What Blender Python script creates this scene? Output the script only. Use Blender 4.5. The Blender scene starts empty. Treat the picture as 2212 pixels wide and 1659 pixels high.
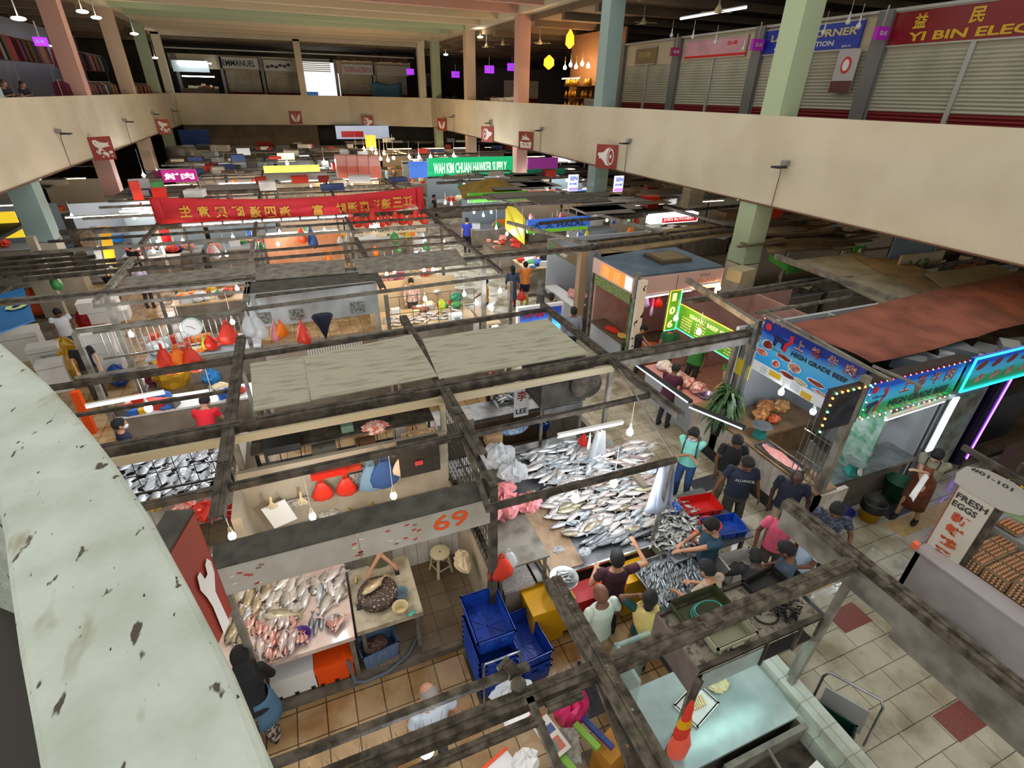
import bpy, math, random
from mathutils import Vector as V, Matrix
PI = math.pi
sc = bpy.context.scene
C = sc.collection
# ---------------- camera ----------------
CX, CY, FP = 1106.0, 829.5, 1107.0
_n = V((1064-CX, 2792-CY, FP)).normalized(); UPC = -_n
_v = V((592-CX, 194-CY, FP)); YC = (_v - UPC*_v.dot(UPC)).normalized(); XC = YC.cross(UPC)
CAM = V((0, 0, 7.0))
def ray(px, py):
    d = V((px-CX, py-CY, FP)); return V((XC.dot(d), YC.dot(d), UPC.dot(d)))
def at(px, py, z=None, x=None, y=None):
    """world point seen at a photo pixel at a known height (or on a known wall plane)"""
    r = ray(px, py)
    t = (z-7.0)/r.z if z is not None else (x/r.x if x is not None else y/r.y)
    return CAM + r*t
cam = bpy.data.cameras.new('camera'); co = bpy.data.objects.new('camera', cam); C.objects.link(co)
cr = V((XC.x, YC.x, UPC.x)); cd = V((XC.y, YC.y, UPC.y)); cf = V((XC.z, YC.z, UPC.z))
m = Matrix((( cr.x, -cd.x, -cf.x), (cr.y, -cd.y, -cf.y), (cr.z, -cd.z, -cf.z))).to_4x4()
m.translation = CAM; co.matrix_world = m
cam.sensor_fit = 'HORIZONTAL'; cam.sensor_width = 36; cam.lens = 36*FP/2212; cam.clip_start = .05; cam.clip_end = 300
sc.camera = co
# ---------------- world and exposure ----------------
w = bpy.data.worlds.new('world'); sc.world = w; w.use_nodes = True
bg = w.node_tree.nodes['Background']; bg.inputs[0].default_value = (1, .97, .93, 1); bg.inputs[1].default_value = 0.82
sc.view_settings.view_transform = 'Standard'; sc.view_settings.look = 'None'; sc.view_settings.gamma = 1; sc.view_settings.exposure = 0.4
sc.cycles.sample_clamp_indirect = 4; sc.cycles.max_bounces = 6; sc.cycles.diffuse_bounces = 3; sc.cycles.glossy_bounces = 3
sc.cycles.transparent_max_bounces = 12; sc.cycles.caustics_reflective = False; sc.cycles.caustics_refractive = False
# ---------------- materials ----------------
def lin(h):
    r = [int(h[i:i+2], 16)/255 for i in (0, 2, 4)]
    return tuple((c/12.92 if c <= .04045 else ((c+.055)/1.055)**2.4) for c in r)+(1,)
MATS = {}
def mat(key, c='808080', rough=.6, metal=0, c2=None, vs=3, lo=.4, hi=.65, bump=0, bs=20, emit=0, alpha=1, trans=0, rnd=0, coat=0, stretch=None):
    """principled material; c2 mixes in as grime/pattern by 3D noise of the object's own space"""
    if key in MATS: return MATS[key]
    m = bpy.data.materials.new(key); MATS[key] = m; m.use_nodes = True
    nt = m.node_tree; N = nt.nodes; L = nt.links; b = N['Principled BSDF']
    b.inputs['Base Color'].default_value = lin(c); b.inputs['Roughness'].default_value = rough; b.inputs['Metallic'].default_value = metal
    if coat: b.inputs['Coat Weight'].default_value = coat; b.inputs['Coat Roughness'].default_value = .15
    out = None
    if c2 or bump:
        tc = N.new('ShaderNodeTexCoord'); src = tc.outputs['Object']
        if stretch:
            mp = N.new('ShaderNodeMapping'); mp.inputs['Scale'].default_value = stretch; L.new(src, mp.inputs[0]); src = mp.outputs[0]
    if c2:
        n = N.new('ShaderNodeTexNoise'); n.inputs['Scale'].default_value = vs; n.inputs['Detail'].default_value = 6; L.new(src, n.inputs['Vector'])
        r = N.new('ShaderNodeValToRGB'); r.color_ramp.elements[0].position = lo; r.color_ramp.elements[1].position = hi
        r.color_ramp.elements[0].color = lin(c); r.color_ramp.elements[1].color = lin(c2)
        L.new(n.outputs['Fac'], r.inputs[0]); out = r.outputs[0]; L.new(out, b.inputs['Base Color'])
    if rnd:
        oi = N.new('ShaderNodeObjectInfo'); hs = N.new('ShaderNodeHueSaturation'); mr = N.new('ShaderNodeMapRange')
        mr.inputs['To Min'].default_value = 1-rnd; mr.inputs['To Max'].default_value = 1+rnd
        L.new(oi.outputs['Random'], mr.inputs[0]); L.new(mr.outputs[0], hs.inputs['Value'])
        if out: L.new(out, hs.inputs['Color'])
        else: hs.inputs['Color'].default_value = lin(c)
        L.new(hs.outputs[0], b.inputs['Base Color'])
    if bump:
        n2 = N.new('ShaderNodeTexNoise'); n2.inputs['Scale'].default_value = bs; n2.inputs['Detail'].default_value = 4; L.new(src, n2.inputs['Vector'])
        bp = N.new('ShaderNodeBump'); bp.inputs['Strength'].default_value = bump; bp.inputs['Distance'].default_value = .01
        L.new(n2.outputs['Fac'], bp.inputs['Height']); L.new(bp.outputs[0], b.inputs['Normal'])
    if emit:
        b.inputs['Emission Color'].default_value = lin(c); b.inputs['Emission Strength'].default_value = emit
    if alpha < 1: b.inputs['Alpha'].default_value = alpha
    if trans: b.inputs['Transmission Weight'].default_value = trans
    return m
def tilemat(key, c1, c2, mortar, sx, sy, rough=.3, off=0, ms=.006, dirt=None):
    if key in MATS: return MATS[key]
    m = bpy.data.materials.new(key); MATS[key] = m; m.use_nodes = True
    nt = m.node_tree; N = nt.nodes; L = nt.links; b = N['Principled BSDF']; b.inputs['Roughness'].default_value = rough
    tc = N.new('ShaderNodeTexCoord'); br = N.new('ShaderNodeTexBrick'); L.new(tc.outputs['Object'], br.inputs[0])
    br.offset = off; br.inputs['Color1'].default_value = lin(c1); br.inputs['Color2'].default_value = lin(c2); br.inputs['Mortar'].default_value = lin(mortar)
    br.inputs['Scale'].default_value = 1; br.inputs['Mortar Size'].default_value = ms; br.inputs['Brick Width'].default_value = sx; br.inputs['Row Height'].default_value = sy
    n = N.new('ShaderNodeTexNoise'); n.inputs['Scale'].default_value = 1.7; n.inputs['Detail'].default_value = 8; L.new(tc.outputs['Object'], n.inputs[0])
    mx = N.new('ShaderNodeMix'); mx.data_type = 'RGBA'; mx.blend_type = 'MULTIPLY'; L.new(br.outputs[0], mx.inputs['A'])
    r = N.new('ShaderNodeValToRGB'); r.color_ramp.elements[0].color = lin(dirt or 'b8b0a0'); r.color_ramp.elements[1].color = (1, 1, 1, 1); r.color_ramp.elements[0].position = .35; r.color_ramp.elements[1].position = .6
    L.new(n.outputs[0], r.inputs[0]); L.new(r.outputs[0], mx.inputs['B']); mx.inputs['Factor'].default_value = .8
    L.new(mx.outputs['Result'], b.inputs['Base Color'])
    mr = N.new('ShaderNodeMapRange'); mr.inputs['From Min'].default_value = .4; mr.inputs['From Max'].default_value = .6
    mr.inputs['To Min'].default_value = max(.06, rough-.2); mr.inputs['To Max'].default_value = rough+.2; L.new(n.outputs[0], mr.inputs[0]); L.new(mr.outputs[0], b.inputs['Roughness'])
    bp = N.new('ShaderNodeBump'); bp.inputs['Strength'].default_value = .25; bp.inputs['Distance'].default_value = .01
    n2 = N.new('ShaderNodeTexNoise'); n2.inputs['Scale'].default_value = 9; L.new(tc.outputs['Object'], n2.inputs[0]); L.new(n2.outputs[0], bp.inputs['Height']); L.new(bp.outputs[0], b.inputs['Normal'])
    return m
# ---------------- mesh builder ----------------
INV = {}
HOST = {}
BD = ('board', 'panel', 'fascia', 'lit_face', 'front_fascia', 'signboard', 'cloth', 'number_board', 'cloud_board', 'fascia_board')
SUBS = {k: BD for k in ('lettering', 'number', 'pictogram', 'character_outline', 'red_characters', 'black_lettering', 'black_text', 'golden_characters', 'navy_lettering', 'grey_lettering', 'orange_lettering', 'cream_lettering', 'blue_lettering', 'pictures', 'meat_pictures', 'ox_logo', 'red_emblem', 'white_centre')}
SUBS.update({'eyes': ('body',), 'mouth': ('body',), 'shirt_print': ('shirt',), 'collar': ('shirt',), 'dial': ('scale_body',), 'display': ('scale_body',), 'knob': ('scale_body',), 'handle': ('tub', 'bag_body'), 'latch': ('box_body',), 'print': ('sheet',), 'menu_print': ('orange_menu',), 'apron_strap': ('apron',), 'backpack_strap': ('backpack',), 'box_lid': ('clamp',), 'bulb': ('socket',), 'orange_print': ('wrap',), 'edge_eggs': ('trays',)})
class MB:
    def __init__(s): s.v = []; s.f = []; s.mi = []; s.sm = []; s.X = None
    def add(s, vs, fs, mi=0, sm=False):
        k = len(s.v)
        for p in vs:
            p = V(p); s.v.append(s.X @ p if s.X else p)
        for f in fs: s.f.append([k+i for i in f]); s.mi.append(mi); s.sm.append(sm)
        return s
    def bx(s, x0, x1, y0, y1, z0, z1, mi=0):
        return s.add([(x0,y0,z0),(x1,y0,z0),(x1,y1,z0),(x0,y1,z0),(x0,y0,z1),(x1,y0,z1),(x1,y1,z1),(x0,y1,z1)],
                     [(0,3,2,1),(4,5,6,7),(0,1,5,4),(1,2,6,5),(2,3,7,6),(3,0,4,7)], mi)
    def box(s, c, d, rz=0, mi=0, rx=0, ry=0):
        M = Matrix.Translation(c) @ Matrix.Rotation(rz,4,'Z') @ Matrix.Rotation(ry,4,'Y') @ Matrix.Rotation(rx,4,'X')
        h = [k/2 for k in d]
        q = [(-1,-1,-1),(1,-1,-1),(1,1,-1),(-1,1,-1),(-1,-1,1),(1,-1,1),(1,1,1),(-1,1,1)]
        return s.add([M @ V((a*h[0], b*h[1], e*h[2])) for a, b, e in q], [(0,3,2,1),(4,5,6,7),(0,1,5,4),(1,2,6,5),(2,3,7,6),(3,0,4,7)], mi)
    def bar(s, p, q, w, h, mi=0):
        """rectangular bar from p to q: w across (horizontal), h deep, p and q on its centre line"""
        p = V(p); q = V(q); d = (q-p); L = d.length; d.normalize()
        u = d.cross(V((0,0,1)));
        if u.length < .01: u = V((1,0,0))
        u.normalize(); t = u.cross(d)
        a = u*w/2; b = t*h/2
        return s.add([p-a-b,p+a-b,p+a+b,p-a+b,q-a-b,q+a-b,q+a+b,q-a+b],[(0,3,2,1),(4,5,6,7),(0,1,5,4),(1,2,6,5),(2,3,7,6),(3,0,4,7)][::1], mi)
    def chan(s, p, q, w, h, t=.008, mi=0):
        """steel channel: web plate on top and two flanges hanging down"""
        p = V(p); q = V(q); d = (q-p).normalized(); u = d.cross(V((0,0,1))).normalized()
        s.bar(p+V((0,0,h/2-t)), q+V((0,0,h/2-t)), w, 2*t, mi)
        dz = V((0,0,-.5*t)); s.bar(p+u*(w/2-t-.002)+dz, q+u*(w/2-t-.002)+dz, 2*t, h-t*1.5, mi); s.bar(p-u*(w/2-t-.002)+dz, q-u*(w/2-t-.002)+dz, 2*t, h-t*1.5, mi)
        return s
    def cyl(s, p, q, r, r2=None, n=12, mi=0, caps=True, sm=True):
        p = V(p); q = V(q); r2 = r if r2 is None else r2; d = (q-p).normalized()
        u = d.cross(V((0,0,1)));
        if u.length < .01: u = V((1,0,0))
        u.normalize(); t = d.cross(u); vs = []
        for k in range(n):
            a = 2*PI*k/n; e = u*math.cos(a)+t*math.sin(a); vs += [p+e*r, q+e*r2]
        s.add(vs, [(2*k, 2*k+1, (2*k+3)%(2*n), (2*k+2)%(2*n)) for k in range(n)], mi, sm)
        if caps: s.add(vs, [tuple(range(0,2*n,2)), tuple(range(2*n-1,0,-2))], mi)
        return s
    def tube(s, pts, r, n=8, mi=0, closed=False):
        pts = [V(p) for p in pts]; N_ = len(pts); rings = []
        u = None
        for i, p in enumerate(pts):
            a = pts[i-1] if (i or closed) else p; b = pts[(i+1)%N_] if (i < N_-1 or closed) else p
            d = (b-a).normalized()
            if u is None:
                u = d.cross(V((0,0,1)));
                if u.length < .05: u = d.cross(V((1,0,0)))
            u = (u-d*u.dot(d)).normalized(); t = d.cross(u)
            rr = r[i] if isinstance(r, (list, tuple)) else r
            rings.append([p+(u*math.cos(2*PI*k/n)+t*math.sin(2*PI*k/n))*rr for k in range(n)])
        return s.loft(rings, mi, closed=closed)
    def loft(s, rings, mi=0, caps=True, sm=True, closed=False):
        n = len(rings[0]); vs = [p for r in rings for p in r]; fs = []
        for i in range(len(rings) - (0 if closed else 1)):
            a = i*n; b = ((i+1)%len(rings))*n
            for k in range(n): fs.append((a+k, a+(k+1)%n, b+(k+1)%n, b+k))
        s.add(vs, fs, mi, sm)
        if caps and not closed: s.add(vs, [tuple(range(n))[::-1], tuple(range(len(vs)-n, len(vs)))], mi)
        return s
    def lathe(s, prof, c=(0,0,0), n=16, mi=0, caps=True, sm=True):
        c = V(c)
        return s.loft([[c+V((r*math.cos(2*PI*k/n), r*math.sin(2*PI*k/n), z)) for k in range(n)] for r, z in prof], mi, caps, sm)
    def ball(s, c, r, mi=0, n=12, m=8, M=None):
        if not isinstance(r, (tuple, list)): r = (r, r, r)
        c = V(c); rg = []
        for i in range(m+1):
            a = -PI/2 + PI*i/m; q = max(math.cos(a), .02)
            ring = [V((r[0]*q*math.cos(2*PI*k/n), r[1]*q*math.sin(2*PI*k/n), r[2]*math.sin(a))) for k in range(n)]
            if M: ring = [M @ p for p in ring]
            rg.append([c+p for p in ring])
        return s.loft(rg, mi)
    def prism(s, pts, z0, z1, mi=0):
        n = len(pts)
        return s.add([(x,y,z0) for x, y in pts]+[(x,y,z1) for x, y in pts], [tuple(range(n))[::-1], tuple(range(n,2*n))]+[(k,(k+1)%n,n+(k+1)%n,n+k) for k in range(n)], mi)
    def slab(s, pts, t, mi=0):
        """thin plate from a planar 3D polygon, thickness t along its normal"""
        pts = [V(p) for p in pts]; n = len(pts); nn = (pts[1]-pts[0]).cross(pts[2]-pts[0]).normalized()*t
        return s.add(pts+[p-nn for p in pts], [tuple(range(n)), tuple(range(n,2*n))[::-1]]+[(k,n+k,n+(k+1)%n,(k+1)%n) for k in range(n)], mi)
    def sheet(s, grid, t=.004, mi=0):
        """curved cloth-like sheet from rows of points, with thickness"""
        R_ = len(grid); K = len(grid[0]); g = [[V(p) for p in r] for r in grid]; back = []
        for i in range(R_):
            row = []
            for k in range(K):
                a = g[min(i+1,R_-1)][k]-g[max(i-1,0)][k]; b = g[i][min(k+1,K-1)]-g[i][max(k-1,0)]
                nn = a.cross(b); nn = nn.normalized() if nn.length > 1e-9 else V((0,0,1)); row.append(g[i][k]-nn*t)
            back.append(row)
        vs = [p for r in g for p in r]+[p for r in back for p in r]; O = R_*K; fs = []
        for i in range(R_-1):
            for k in range(K-1):
                a = i*K+k; fs += [(a,a+1,a+K+1,a+K),(O+a,O+a+K,O+a+K+1,O+a+1)]
        rim = [k for k in range(K)]+[i*K+K-1 for i in range(1,R_)]+[(R_-1)*K+k for k in range(K-2,-1,-1)]+[i*K for i in range(R_-2,0,-1)]
        for j in range(len(rim)): a = rim[j]; b = rim[(j+1)%len(rim)]; fs.append((a,O+a,O+b,b))
        return s.add(vs, fs, mi, True)
    def text(s, t, o, ux, uy, h, mi=0, width=None, bold=0, mirror=False, ext=0.0):
        """flat lettering: o = lower left corner, ux/uy unit directions, h = letter height"""
        c = bpy.data.curves.new('t', 'FONT'); c.body = t; c.size = 1; c.resolution_u = 2; c.offset = bold; c.extrude = 0
        ob = bpy.data.objects.new('t', c); me = bpy.data.meshes.new_from_object(ob)
        if not me or not len(me.vertices): return s
        xs = [p.co.x for p in me.vertices]; ys = [p.co.y for p in me.vertices]; x0 = min(xs); wd = max(xs)-x0; y0 = min(ys); hh = max(ys)-y0
        k = h/hh; kx = k if width is None else width/wd
        o = V(o); ux = V(ux); uy = V(uy); nn = ux.cross(uy).normalized()*(.004+ext)
        def tr(p):
            X_ = (p.co.x-x0); X_ = wd-X_ if mirror else X_
            return o+ux*(X_*kx)+uy*((p.co.y-y0)*k)+nn
        s.add([tr(p) for p in me.vertices], [tuple(f.vertices) for f in me.polygons], mi)
        bpy.data.objects.remove(ob); bpy.data.curves.remove(c); bpy.data.meshes.remove(me)
        return s
    def mesh(s, name, mats, inv=None):
        me = bpy.data.meshes.new(name); vs = [(inv @ p) if inv else p for p in s.v]
        me.from_pydata([tuple(p) for p in vs], [], s.f)
        for q in mats: me.materials.append(q)
        me.polygons.foreach_set('material_index', s.mi); me.polygons.foreach_set('use_smooth', s.sm)
        me.update(); return me
def ml(m): return m if isinstance(m, (list, tuple)) else [m]
def S(mb, name, mats):
    o = bpy.data.objects.new(name, mb.mesh(name, ml(mats))); C.objects.link(o); o['kind'] = 'structure'; return o
def tag(o, label, cat, group=None, kind=None):
    o['label'] = label; o['category'] = cat
    if group: o['group'] = group
    if kind: o['kind'] = kind
    return o
def T(name, label, cat, loc=(0,0,0), rz=0, group=None):
    o = bpy.data.objects.new(name, None); C.objects.link(o); o.location = loc; o.rotation_euler = (0,0,rz); o.empty_display_size = .1
    INV[o.name] = (Matrix.Translation(V(loc)) @ Matrix.Rotation(rz,4,'Z')).inverted()
    return tag(o, label, cat, group)
def P(mb, name, parent, mats, w=True, label=None):
    """a part; w=True when its points are written in world coordinates"""
    inv = INV.get(parent.name)
    host = HOST.get(parent.name)
    if name in SUBS:
        for key in SUBS[name]:
            if host and key in host: parent = host[key]; break
    o = bpy.data.objects.new(name, mb.mesh(name, ml(mats), inv if w else None)); C.objects.link(o); o.parent = parent
    if inv: INV[o.name] = inv
    if host is None: host = HOST.setdefault(parent.name, {})
    host.setdefault(name, o)
    if label: o['label'] = label
    return o
def O(mb, name, label, cat, mats, group=None, loc=None, kind=None, w=True):
    """a thing that is one mesh; its origin goes to loc"""
    inv = None
    if loc is None:
        loc = V((sum(p.x for p in mb.v)/len(mb.v), sum(p.y for p in mb.v)/len(mb.v), min(p.z for p in mb.v))) if w else V((0,0,0))
    if w: inv = Matrix.Translation(V(loc)).inverted()
    o = bpy.data.objects.new(name, mb.mesh(name, ml(mats), inv)); C.objects.link(o); o.location = loc
    INV[o.name] = Matrix.Translation(V(loc)).inverted()
    return tag(o, label, cat, group, kind)
def dup(root, loc=None, rz=None, label=None, group=None, rot=None, scale=None):
    r = root.copy(); C.objects.link(r)
    if loc is not None: r.location = loc
    if rz is not None: r.rotation_euler = (0,0,rz)
    if rot is not None: r.rotation_euler = rot
    if scale is not None: r.scale = scale if isinstance(scale, (tuple, list)) else (scale,)*3
    if label: r['label'] = label
    if group: r['group'] = group
    for ch in list(root.children):
        c = ch.copy(); C.objects.link(c); c.parent = r
        for g in list(ch.children):
            d = g.copy(); C.objects.link(d); d.parent = c
    return r
RN = random.Random(11)
X1, Y1, Z1 = V((1,0,0)), V((0,1,0)), V((0,0,1))
M = mat
cream = M('cream_paint', 'cdc4aa', .75, c2='c2b89c', vs=.6, bump=.08, bs=90)
ceilcream = M('ceiling_cream', 'c9bb9c', .8)
green_p = M('pale_green_paint', 'a9b894', .7, bump=.05, bs=60); teal_p = M('pale_teal_paint', '8fa6a0', .7, bump=.05, bs=60)
pink_p = M('pink_paint', 'c79c8c', .7, bump=.05, bs=60); sand_p = M('sand_paint', 'c0a78c', .7, bump=.05, bs=60)
steel_g = M('grimy_steel', '544c40', .8, .05, c2='2e281f', vs=6, lo=.38, hi=.6, bump=.5, bs=60)
steel_l = M('painted_grey_steel', '7f7b70', .6, .05, c2='5a554a', vs=4, bump=.15, bs=40)
dust = M('dust_caked_steel', '665e50', .95, c2='342d22', vs=9, lo=.35, hi=.62, bump=1, bs=70)
ply = M('dusty_plywood', 'a09d88', .9, c2='6c6756', vs=3.5, lo=.5, hi=.78, bump=.3, bs=50, stretch=(.5, 3, 1))
inox = M('stainless', 'b9bdbd', .28, .9, c2='8f9292', vs=4, bump=.05, bs=30)
white_t = tilemat('white_tile', 'd9d4cb', 'd2cdc4', '9b968c', .2, .2, .35)
white = M('white_plastic', 'dcdcd8', .4); offw = M('styrofoam', 'd8d6cf', .8, bump=.2, bs=120); black = M('black_plastic', '141414', .5)
dark = M('dark_void_paint', '26241f', .9); wood = M('worn_wood', '6b5338', .7, c2='4a3824', vs=5, bump=.2, stretch=(8,1,1))
redp = M('red_plastic', 'c5210f', .35); blue = M('blue_plastic', '1446a8', .35, c2='0e3480', vs=8); yel = M('yellow_plastic', 'c99508', .4); orange = M('orange_plastic', 'e04a0a', .4)
rbag = M('red_bag_film', 'd8331c', .35, alpha=.88, bump=.8, bs=35); obag = M('orange_bag_film', 'f07a18', .35, alpha=.9, bump=.8, bs=35)
wbag = M('clear_bag_film', 'd2d8da', .25, alpha=.55, bump=1, bs=40); pbag = M('pink_bag_film', 'd9878a', .35, alpha=.85, bump=1, bs=40)
tube_m = M('tube_glow', 'eaf2ff', emit=13); tubew = M('warm_tube_glow', 'ffd9a0', emit=10); glow_c = M('bulb_glow_cool', 'f2f6ff', emit=230); glow_w = M('bulb_glow_warm', 'ffd6a0', emit=170)
skinA = M('skin_brown', '6b4631', .55); skinB = M('skin_tan', 'a97a5c', .55); skinC = M('skin_light', 'c39a7e', .55); skinD = M('skin_dark', '3f2a20', .5)
hairb = M('hair_black', '0b0908', .8, bump=.6, bs=150); hairg = M('hair_grey', '7a736b', .6, bump=.5, bs=150)
glass = M('clear_glass', 'dfe8e8', .05, alpha=.18)
# ================= STRUCTURE =================
floor_c = tilemat('aisle_tile', 'b8b39e', 'aca792', '5f5a4d', .6, .34, .26, .5, .006)
floor_o = tilemat('beige_orange_tile', 'a8885c', 'b79c74', '54402a', .36, .40, .26, 0, .008, dirt='c0a684')
floor_d = tilemat('stall_floor_tile', '7c6c55', '6f604b', '4a4033', .3, .3, .5, 0, .006)
tA = M('accent_red_tile', '7a3f35', .35, c2='6b362e', vs=30); tB = M('accent_dark_tile', '33333a', .3, c2='45454c', vs=20); tC = M('accent_ochre_tile', 'b79b63', .4, c2='a88a50', vs=6)
kerb = M('dirty_concrete', '6f6759', .85, c2='4c463b', vs=4, bump=.3)
mb = MB().bx(4.85, 42, -6, 66, -.1, 0, 0)
z = .003
def acc(x0, x1, y0, y1, mi): mb.bx(x0, x1, y0, y1, -.02, z, mi)
acc(6.63, 7.23, 2.61, 2.97, 1); acc(6.63, 7.25, 1.0, 1.34, 1); acc(6.05, 6.63, 2.97, 3.33, 2); acc(9.6, 10.4, 4.02, 4.4, 2)
for (px, py) in ((1760, 940), (1525, 1045)):
    p = at(px, py, 0); acc(p.x-.35, p.x+.35, p.y-.2, p.y+.2, 2)
acc(9.4, 20, 3.62, 3.98, 3); acc(6.63, 7.23, 3.33, 3.68, 3); acc(7.9, 8.6, 2.0, 2.35, 3); acc(5.0, 5.5, 7.2, 7.7, 2); acc(11.5, 20, 2.9, 3.25, 2)
S(mb, 'floor', [floor_c, tA, tB, tC])
mb = MB().bx(-22, 4.85, -6, 66, -.1, 0, 0)
mb.bx(2.1, 2.9, 2.95, 3.5, -.02, z, 1); mb.bx(2.35, 2.95, 1.95, 2.45, -.02, z, 1); mb.bx(4.85-1.1, 4.85, 3.0, 3.35, -.02, z, 1)
S(mb, 'floor', [floor_o, tB])
# raised stall plinths with kerbs
mb = MB()
for y0, y1 in ((-1.2, 2.6), (4.47, 9.35), (11.2, 16.2), (18, 23), (24.8, 29.8), (31.6, 36.6), (38.4, 43.4), (45, 50)):
    mb.bx(-4.5, 4.78, y0, y1, 0, .12, 1); mb.bx(-4.44, 4.72, y0+.07, y1-.07, .05, .125, 0)
    if y0 > 10: mb.bx(-20, -7.4, y0, y1, 0, .12, 1)
for y0, y1 in ((4.55, 9.3), (10.3, 16.0), (17.8, 24), (25.5, 31), (33, 39), (41, 47)):
    mb.bx(8.0, 30, y0, y1, 0, .12, 1); mb.bx(8.06, 30, y0+.07, y1-.07, .05, .125, 0)
S(mb, 'floor_plinth', [floor_d, kerb])
ZT, ZB, ZF = 6.62, 4.2, 5.55
XR, XL = 13.23, -7.9
S(MB().bx(XR, XR+.25, -6, 52.9, ZB, ZT), 'wall_right', cream)
S(MB().bx(XL-.25, XL, 4, 57, ZB, ZT), 'wall_left', cream)
S(MB().bx(XL-.25, 6.3, 57, 57.25, ZB, ZT).prism([(6.3,57),(XR,52.9),(XR+.25,53.1),(6.35,57.25)], ZB, ZT), 'wall_back', cream)
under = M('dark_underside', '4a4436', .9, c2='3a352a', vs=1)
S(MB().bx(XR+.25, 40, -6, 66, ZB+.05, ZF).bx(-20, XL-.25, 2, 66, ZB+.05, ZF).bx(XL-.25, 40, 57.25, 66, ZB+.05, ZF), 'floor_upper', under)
# conduit running along the lower edge of the parapets
cond = M('rusty_conduit', '6b4a36', .8)
mb = MB(); mb.cyl((XR-.03, 0, ZB+.03), (XR-.03, 52.5, ZB+.03), .025, n=6); mb.cyl((XL+.03, 18, ZB+.03), (XL+.03, 57, ZB+.03), .025, n=6)
S(mb, 'trim_1', cond)
# columns
base_t = M('column_white_base', 'b9b3a3', .6, c2='a19a88', vs=1.5)
def column(x0, y0, m_, zs=ZB, hi=10.9, lowbase=2.3):
    mb = MB().bx(x0, x0+.7, y0, y0+.7, 0, lowbase, 1).bx(x0, x0+.7, y0, y0+.7, lowbase, ZB, 0).bx(x0, x0+.7, y0, y0+.7, ZT, hi, 0).bx(x0-.01, x0+.71, y0-.01, y0+.71, lowbase-.02, lowbase+.01, 2)
    S(mb, 'column', [m_, base_t, kerb])
for y, m_ in ((12.45, green_p), (22.3, teal_p), (31.9, pink_p), (41.8, sand_p), (51.6, green_p)): column(XR, y, m_)
for y, m_ in ((22.4, teal_p), (32, pink_p), (41.8, sand_p), (50.6, green_p)): column(XL-.7, y, m_)
mb = MB().bx(2.2, 2.75, 57.0, 57.5, ZT, 10.9).bx(XL-.6, XL, 57, 57.6, ZT, 10.9).bx(12.4, 13.0, 53.4, 54, ZT, 10.9); S(mb, 'column', cream)
# conduit pipe on the right parapet's nearest column and its grille / flex
# roof beams
S(MB().bx(XR, XR+.7, 8, 53, 10.9, 11.6).bx(XL-.7, XL, 20, 57.5, 10.9, 11.6).bx(XL-.7, 14, 57, 57.6, 10.75, 11.6), 'beam', cream)
for k in range(8):
    y = 32.1 + 3.27*k
    m_ = pink_p if k < 1 else (ceilcream if k < 3 else (green_p if k < 5 else ceilcream))
    S(MB().bx(XL, XR, y, y+.4, 10.95, 11.55), 'beam', m_)
for k in range(2): S(MB().bx(XL, XR, 28.8-3.27*k, 29.2-3.27*k, 10.95, 11.55), 'beam', pink_p)
S(MB().bx(XL, XR, 25, 57.5, 11.55, 11.7), 'ceiling', ceilcream)
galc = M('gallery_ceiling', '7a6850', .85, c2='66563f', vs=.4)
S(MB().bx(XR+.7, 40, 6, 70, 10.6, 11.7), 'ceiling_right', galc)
mb = MB()
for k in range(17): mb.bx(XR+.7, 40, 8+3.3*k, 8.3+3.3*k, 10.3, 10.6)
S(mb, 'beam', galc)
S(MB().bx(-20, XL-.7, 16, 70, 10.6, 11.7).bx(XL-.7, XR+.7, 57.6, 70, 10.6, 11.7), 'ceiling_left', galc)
mb = MB()
for k in range(13): mb.bx(-20, XL-.7, 18+3.3*k, 18.25+3.3*k, 10.3, 10.6)
S(mb, 'beam', galc)
# outer walls
grey_w = M('outer_wall_grey', '5e584c', .9, c2='4d483e', vs=.7)
S(MB().bx(40, 40.2, -6, 70, 0, 11), 'wall_far_right', grey_w)
S(MB().bx(-20.2, -20, 10, 70, 0, 11), 'wall_far_left', grey_w)
S(MB().bx(-20, 3.1, 66, 66.2, 0, 11).bx(7.3, 40, 66, 66.2, 0, 11).bx(3.1, 7.3, 66, 66.2, 0, 6.2).bx(3.1, 7.3, 66, 66.2, 9.6, 11), 'wall_far_back', grey_w)
hoard = M('hoarding_boards', '6b5f4c', .85, c2='5a4f3e', vs=.8)
mb = MB().bx(XL, 3.2, 57.3, 57.45, 0, 4.22)
for k in range(6): mb.bx(XL+.2+2*k, XL+.24+2*k, 57.24, 57.3, 0, 4.2)
mb.bx(XL, 3.2, 57.22, 57.3, 3.3, 3.36); S(mb, 'wall_hoarding', hoard)
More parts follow.
